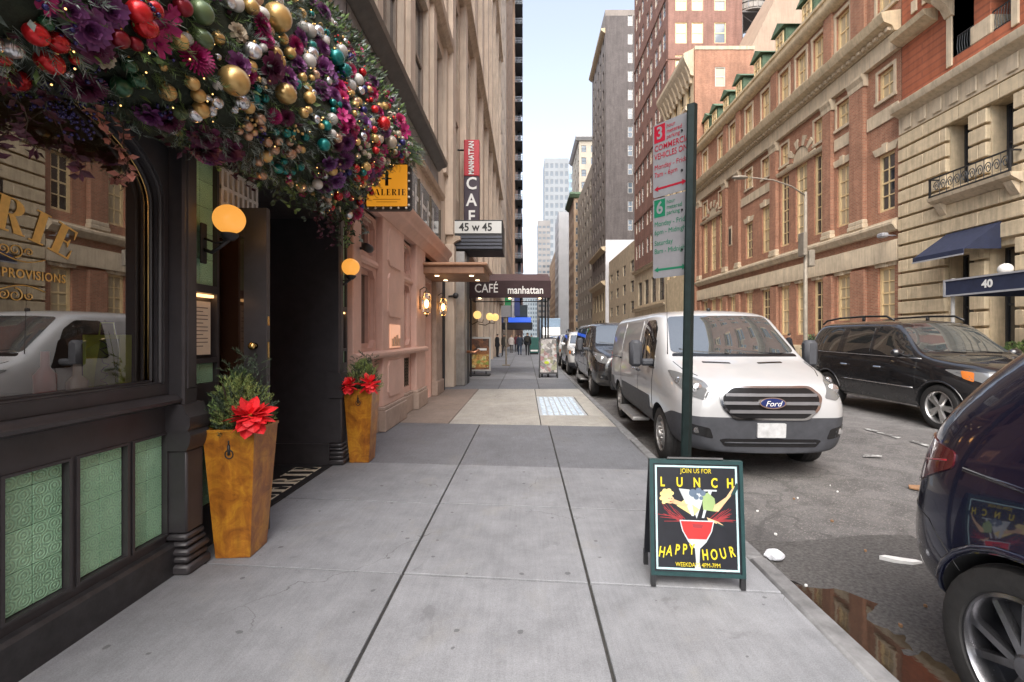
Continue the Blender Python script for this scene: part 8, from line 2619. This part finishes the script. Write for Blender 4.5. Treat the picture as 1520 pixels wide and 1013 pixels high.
# bauble, rose, dahlia and orchid prototypes
def bauble_mat(name, col, rough, metal):
    m, nt, b = _new('bauble ' + name)
    tc = N(nt, 'ShaderNodeTexCoord').outputs['Object']
    oi = N(nt, 'ShaderNodeObjectInfo')
    c = mixc(nt, oi.outputs['Random'], tuple(x*.75 for x in col), tuple(min(1, x*1.15) for x in col))
    nt.links.new(c, b.inputs['Base Color'])
    nt.links.new(math_n(nt, 'ADD', rough, math_n(nt, 'MULTIPLY', oi.outputs['Random'], .22)), b.inputs['Roughness'])
    b.inputs['Metallic'].default_value = metal
    b.inputs['Coat Weight'].default_value = .4
    return m
BC = {k: bauble_mat(k, c, r, m) for k, (c, r, m) in dict(
    red=((.62, .015, .02), .18, .55), darkred=((.24, .008, .02), .25, .5), silver=((.72, .72, .74), .12, .95), white=((.62, .60, .56), .35, .2), green=((.13, .19, .085), .35, .3), deepgreen=((.03, .11, .05), .2, .5),
    gold=((.70, .46, .17), .28, .65), teal=((.006, .20, .185), .16, .5), copper=((.62, .38, .25), .22, .7), blue=((.025, .02, .13), .2, .5), magenta=((.38, .01, .13), .25, .4), pearl=((.62, .52, .40), .3, .35)).items()}
BM = {}
for k, m in BC.items():
    mb = MB(); mb.sphere((0, 0, 0), 1.0, 20, 14)
    BM[k] = mb.mesh('bauble', m, smooth=True)
    mb = MB(); mb.lathe([(.0, 1.16), (.12, 1.15), (.20, 1.10), (.21, .96), (.19, .94)], 10); mb.tube([(0, .09*math.cos(a), 1.2+.09*math.sin(a)) for a in [i*.7 for i in range(10)]], .025, 4)
    BM[k+'_cap'] = mb.mesh('cap', M_brass, smooth=True)
mb = MB()          # ribbed bauble
for i in range(20):
    pass
def ribbed(m):
    mb = MB(); nn_, mm_ = 36, 14
    prof = [(math.sin(math.pi*i/mm_), -math.cos(math.pi*i/mm_)) for i in range(mm_+1)]
    v = []
    for (q, h) in prof:
        for k in range(nn_):
            a = 2*math.pi*k/nn_; r_ = q*(1 + .05*math.cos(a*12))
            v.append((r_*math.cos(a), r_*math.sin(a), h*.95))
    f = [(i*nn_+k, i*nn_+(k+1) % nn_, (i+1)*nn_+(k+1) % nn_, (i+1)*nn_+k) for i in range(mm_) for k in range(nn_)]
    mb.add(v, f); return mb.mesh('bauble', m, smooth=True)
RIB = {k: ribbed(BC[k]) for k in ('red', 'gold', 'silver', 'teal')}

PET = {k: leaf_mat('petal '+k, c, .28, .55) for k, c in dict(purple=(.18, .045, .17), plum=(.12, .018, .06), magenta=(.36, .012, .125), pink=(.50, .03, .14), lilac=(.22, .08, .26), blush=(.50, .24, .18), cream=(.50, .42, .30)).items()}
def petal(mb, ang, tilt, L, w, r0, z0, curl, mi=0):
    """cupped petal: 3 x 3 grid, root at radius r0"""
    ca, sa = math.cos(ang), math.sin(ang); V = []
    for i in range(4):
        t = i/3; a = tilt + curl*t
        r = r0 + L*t*math.cos(tilt + curl*t*.5); z = z0 + L*t*math.sin(tilt + curl*t*.5)
        hw = w*.5*(.35 + 1.3*t - .95*t*t*t)
        for j in range(3):
            s = (j-1)*hw; dz = -abs(j-1)*-.18*w
            V.append((r*ca - s*sa, r*sa + s*ca, z + dz*math.cos(a)))
    F_ = [(i*3+j, i*3+j+1, (i+1)*3+j+1, (i+1)*3+j) for i in range(3) for j in range(2)]
    mb.add(V, F_, mi)
def rose(m):
    mb = MB()
    for (k, tilt, L, w, r0, z0, c) in ((4, 1.45, .40, .36, .03, .10, -.1), (5, 1.25, .52, .48, .07, .05, -.25), (6, .95, .66, .58, .10, .0, -.4), (7, .60, .84, .66, .12, -.05, -.5), (8, .22, 1.0, .70, .14, -.10, -.45)):
        for i in range(k): petal(mb, 2*math.pi*(i + .37*k)/k + rg.uniform(-.12, .12), tilt + rg.uniform(-.1, .1), L*rg.uniform(.92, 1.06), w, r0, z0, c)
    return mb.mesh('rose', m, smooth=True, fix=False)
def dahlia(m):
    mb = MB()
    for ring_ in range(6):
        k = 12 + 3*ring_
        for i in range(k): petal(mb, 2*math.pi*(i + .5*(ring_ % 2))/k, 1.35 - .24*ring_, .45 + .11*ring_, .15, .06, .12 - .03*ring_, -.15)
    return mb.mesh('dahlia', m, smooth=True, fix=False)
def orchid(m):
    mb = MB()
    for i in range(5): petal(mb, 2*math.pi*i/5, .15 if i % 2 else .35, .95, .95 if i % 2 else .7, .05, 0, -.15)
    for i in range(3): petal(mb, 2*math.pi*i/3, 1.1, .35, .25, .02, .05, .3)
    return mb.mesh('orchid', m, smooth=True, fix=False)
FM = {}
for k in PET:
    FM['rose', k] = rose(PET[k])
for k in ('magenta', 'purple', 'plum', 'pink'):
    FM['dahlia', k] = dahlia(PET[k]); FM['orchid', k] = orchid(PET[k])

placed = []
def free(p, r, k=.78):
    for (q, s) in placed:
        if (p-q).length < (r+s)*k: return False
    return True
def orient(n):
    return n.to_track_quat('Z', 'Y').to_euler()
def put_bauble(p, n, r, col, rib=False, lift=.9, force=False):
    c = p + n*r*lift
    if not force and not free(c, r): return False
    placed.append((c, r))
    mesh = RIB[col] if rib and col in RIB else BM[col]
    rot = (rg.uniform(-.9, .9), rg.uniform(-.9, .9), rg.uniform(0, 6))
    o = inst('bauble', mesh, c, rot, GA, r)
    if r > .03:
        q = bpy.data.objects.new('cap', BM[col+'_cap']); COL.objects.link(q); q.parent = o
    return True
def put_flower(p, n, r, kind, col, force=False):
    c = p + n*r*.45
    if not force and not free(c, r*.8, .7): return False
    placed.append((c, r*.75))
    nn_ = (n + Vector((rg.uniform(-.3, .3), rg.uniform(-.5, .0), rg.uniform(-.35, .1)))).normalized()
    e = nn_.to_track_quat('Z', 'Y'); 
    o = inst(kind, FM[kind, col], c, e.to_euler(), GA, r)
    return True

B_LIST = '''40 40 17 red|73 52 16 red|62 76 19 red r|22 102 18 red r|192 14 18 red|215 10 14 red|200 38 18 red r|165 50 15 darkred|8 60 15 silver r|5 92 12 white|258 5 14 darkred
282 15 18 green|284 56 17 green|170 117 16 deepgreen|196 108 14 deepgreen|184 90 12 deepgreen|326 118 23 gold|395 30 21 gold|367 77 13 silver r|290 155 13 gold|282 160 13 silver|305 158 10 silver r|313 145 11 silver|288 134 11 gold|347 147 13 silver r|360 155 10 gold
452 50 11 white|464 50 10 silver|474 64 9 white|452 84 12 silver r|451 96 11 white|499 79 10 white|513 129 9 white|525 121 9 white|531 138 7 silver|400 82 11 gold|424 82 9 gold|414 62 9 gold|367 15 12 gold|342 8 12 white|332 6 11 silver|416 22 9 white|405 5 10 silver|408 93 9 gold|366 97 9 gold
491 91 13 teal|503 107 11 teal r|372 144 8 teal|377 129 7 teal|388 144 7 teal|382 156 6 teal|491 155 6 teal|499 158 6 teal|492 166 5 teal|479 188 8 teal r|474 210 10 teal|405 193 6 teal|420 196 7 teal|431 196 5 teal|409 245 8 teal|418 235 6 teal|399 237 5 teal|420 250 6 teal
414 139 16 gold r|444 117 7 gold|453 133 6 gold|444 168 8 gold|453 163 6 gold|463 176 7 silver|449 128 6 gold|362 185 8 copper|352 191 6 copper|365 198 7 copper|374 193 6 copper|380 176 9 copper|384 189 7 copper|392 206 8 copper|402 218 8 copper|408 206 7 copper|426 222 9 copper|437 217 7 copper|426 208 6 copper|444 219 6 gold
560 181 11 red|552 164 6 red|550 193 6 red|523 250 7 red|536 260 6 red|531 268 6 red|526 262 6 red|498 285 8 red|516 89 7 blue|535 136 7 blue|536 166 6 blue|513 253 6 blue|521 92 5 blue|507 258 5 blue|572 210 10 pearl|557 205 7 pearl|561 236 7 pearl|570 236 6 pearl|541 215 5 pearl|536 226 5 pearl|543 231 5 pearl|531 219 4 pearl|540 193 5 pearl|527 230 5 pearl|487 180 9 white|488 197 7 white|563 260 6 silver|600 225 5 pearl|607 232 4 silver|548 150 4 red|515 313 7 silver|519 325 6 green'''
for it in B_LIST.replace('\n', '|').split('|'):
    w_ = it.split(); h = on_pixel(float(w_[0]), float(w_[1]))
    if h is None: continue
    put_bauble(h[0], h[1], float(w_[2])*h[0].y/FPX*.92, w_[3], len(w_) > 4, .95, True)
F_LIST = '''155 15 24 rose purple|120 38 30 rose purple|95 12 24 rose purple|130 62 26 rose plum|235 35 22 orchid magenta|222 62 22 orchid magenta|245 20 18 orchid magenta|60 2 18 orchid magenta|282 87 27 dahlia magenta|378 37 20 dahlia magenta|388 60 15 dahlia magenta|120 118 28 dahlia plum|145 160 24 rose blush|130 178 20 rose blush|245 170 22 dahlia plum|300 195 22 rose plum|310 225 20 rose purple|335 215 22 rose plum
441 57 13 rose purple|419 116 19 rose purple|474 104 17 rose purple|484 116 15 rose lilac|474 136 15 rose purple|434 70 14 dahlia magenta|437 97 15 rose purple|474 74 14 dahlia purple|460 90 12 rose plum|528 77 10 rose pink|516 106 11 rose pink|503 148 12 rose pink|500 132 13 rose magenta|523 191 10 rose pink|505 191 12 rose magenta|515 181 11 rose magenta|505 173 12 orchid magenta|565 222 10 orchid magenta|420 172 14 dahlia plum|404 172 12 dahlia magenta|540 203 8 rose pink|365 110 13 rose magenta|495 215 11 rose plum|452 283 9 rose pink|470 250 13 rose plum|520 205 9 rose magenta|350 50 13 rose cream|150 85 14 rose cream'''
for it in F_LIST.replace('\n', '|').split('|'):
    w_ = it.split(); h = on_pixel(float(w_[0]), float(w_[1]))
    if h is None: continue
    put_flower(h[0], h[1], float(w_[2])*h[0].y/FPX*.925, w_[3], w_[4], True)
pal = [(2.2, ['red', 'darkred', 'deepgreen', 'silver'], [('rose', 'purple'), ('rose', 'plum'), ('orchid', 'magenta')]),
       (3.2, ['green', 'gold', 'silver', 'white', 'copper'], [('rose', 'plum'), ('dahlia', 'magenta'), ('rose', 'purple')]),
       (4.4, ['gold', 'copper', 'white', 'teal', 'silver'], [('rose', 'purple'), ('rose', 'lilac'), ('dahlia', 'purple')]),
       (9.0, ['pearl', 'red', 'blue', 'white', 'magenta', 'pearl', 'gold'], [('rose', 'magenta'), ('rose', 'pink'), ('rose', 'purple'), ('orchid', 'magenta')])]
nb = 0; tries = 0
while nb < 210 and tries < 9000:
    tries += 1
    p, n = rand_site(1.4, 5.7, .12, .80)
    if not shown(p): continue
    _, bc, fc = next(q for q in pal if p.y < q[0])
    if rg.random() < (.9 if p.y < 2.4 else .76):
        if put_bauble(p, n, rg.uniform(.018, .045), rg.choice(bc), rg.random() < .3): nb += 1
    else:
        k = rg.choice(fc)
        if put_flower(p, n, rg.uniform(.055, .095), *k): nb += 1
# berry clusters
for i in range(46):
    for _ in range(60):
        p, n = rand_site(1.5, 5.75, .05, .75)
        if shown(p): break
    k = 'blue' if p.y < 2.6 else rg.choice(('pearl', 'magenta', 'blue', 'red', 'gold', 'copper'))
    mb = MB()
    for j in range(9): mb.sphere(p + n*.03 + Vector((rg.uniform(-.045, .045), rg.uniform(-.045, .045), rg.uniform(-.05, .03))), rg.uniform(.007, .012), 7, 5)
    tag(mb.build('berry_cluster', BC[k], GA, smooth=True, fix=False), kind='stuff')
for (px, py) in ((20, 130), (60, 140), (85, 155), (45, 125), (100, 145), (120, 150), (75, 175), (30, 150)):
    h = on_pixel(px, py - 12)
    base_p = h[0] if h else Vector((-2.0, 2.0, 2.55))
    mb = MB()
    for j in range(22): mb.sphere(base_p + Vector((rg.uniform(-.03, .06), rg.uniform(-.08, .08), rg.uniform(-.14, .02))), rg.uniform(.005, .009), 7, 5)
    tag(mb.build('berry_cluster', BC['blue'], GA, smooth=True, fix=False), kind='stuff')
# fairy lights
mb = MB()
for i in range(120):
    p, n = rand_site(1.3, 5.8, .02, .9)
    mb.sphere(p + n*.05 + Vector((0, 0, rg.uniform(-.06, .02))), .0042, 6, 4)
tag(mb.build('fairy_lights', emit('fairy light', (1.0, .58, .18), 1.1), GA, fix=False), kind='stuff')

bpy.data.scenes.remove(TMP)
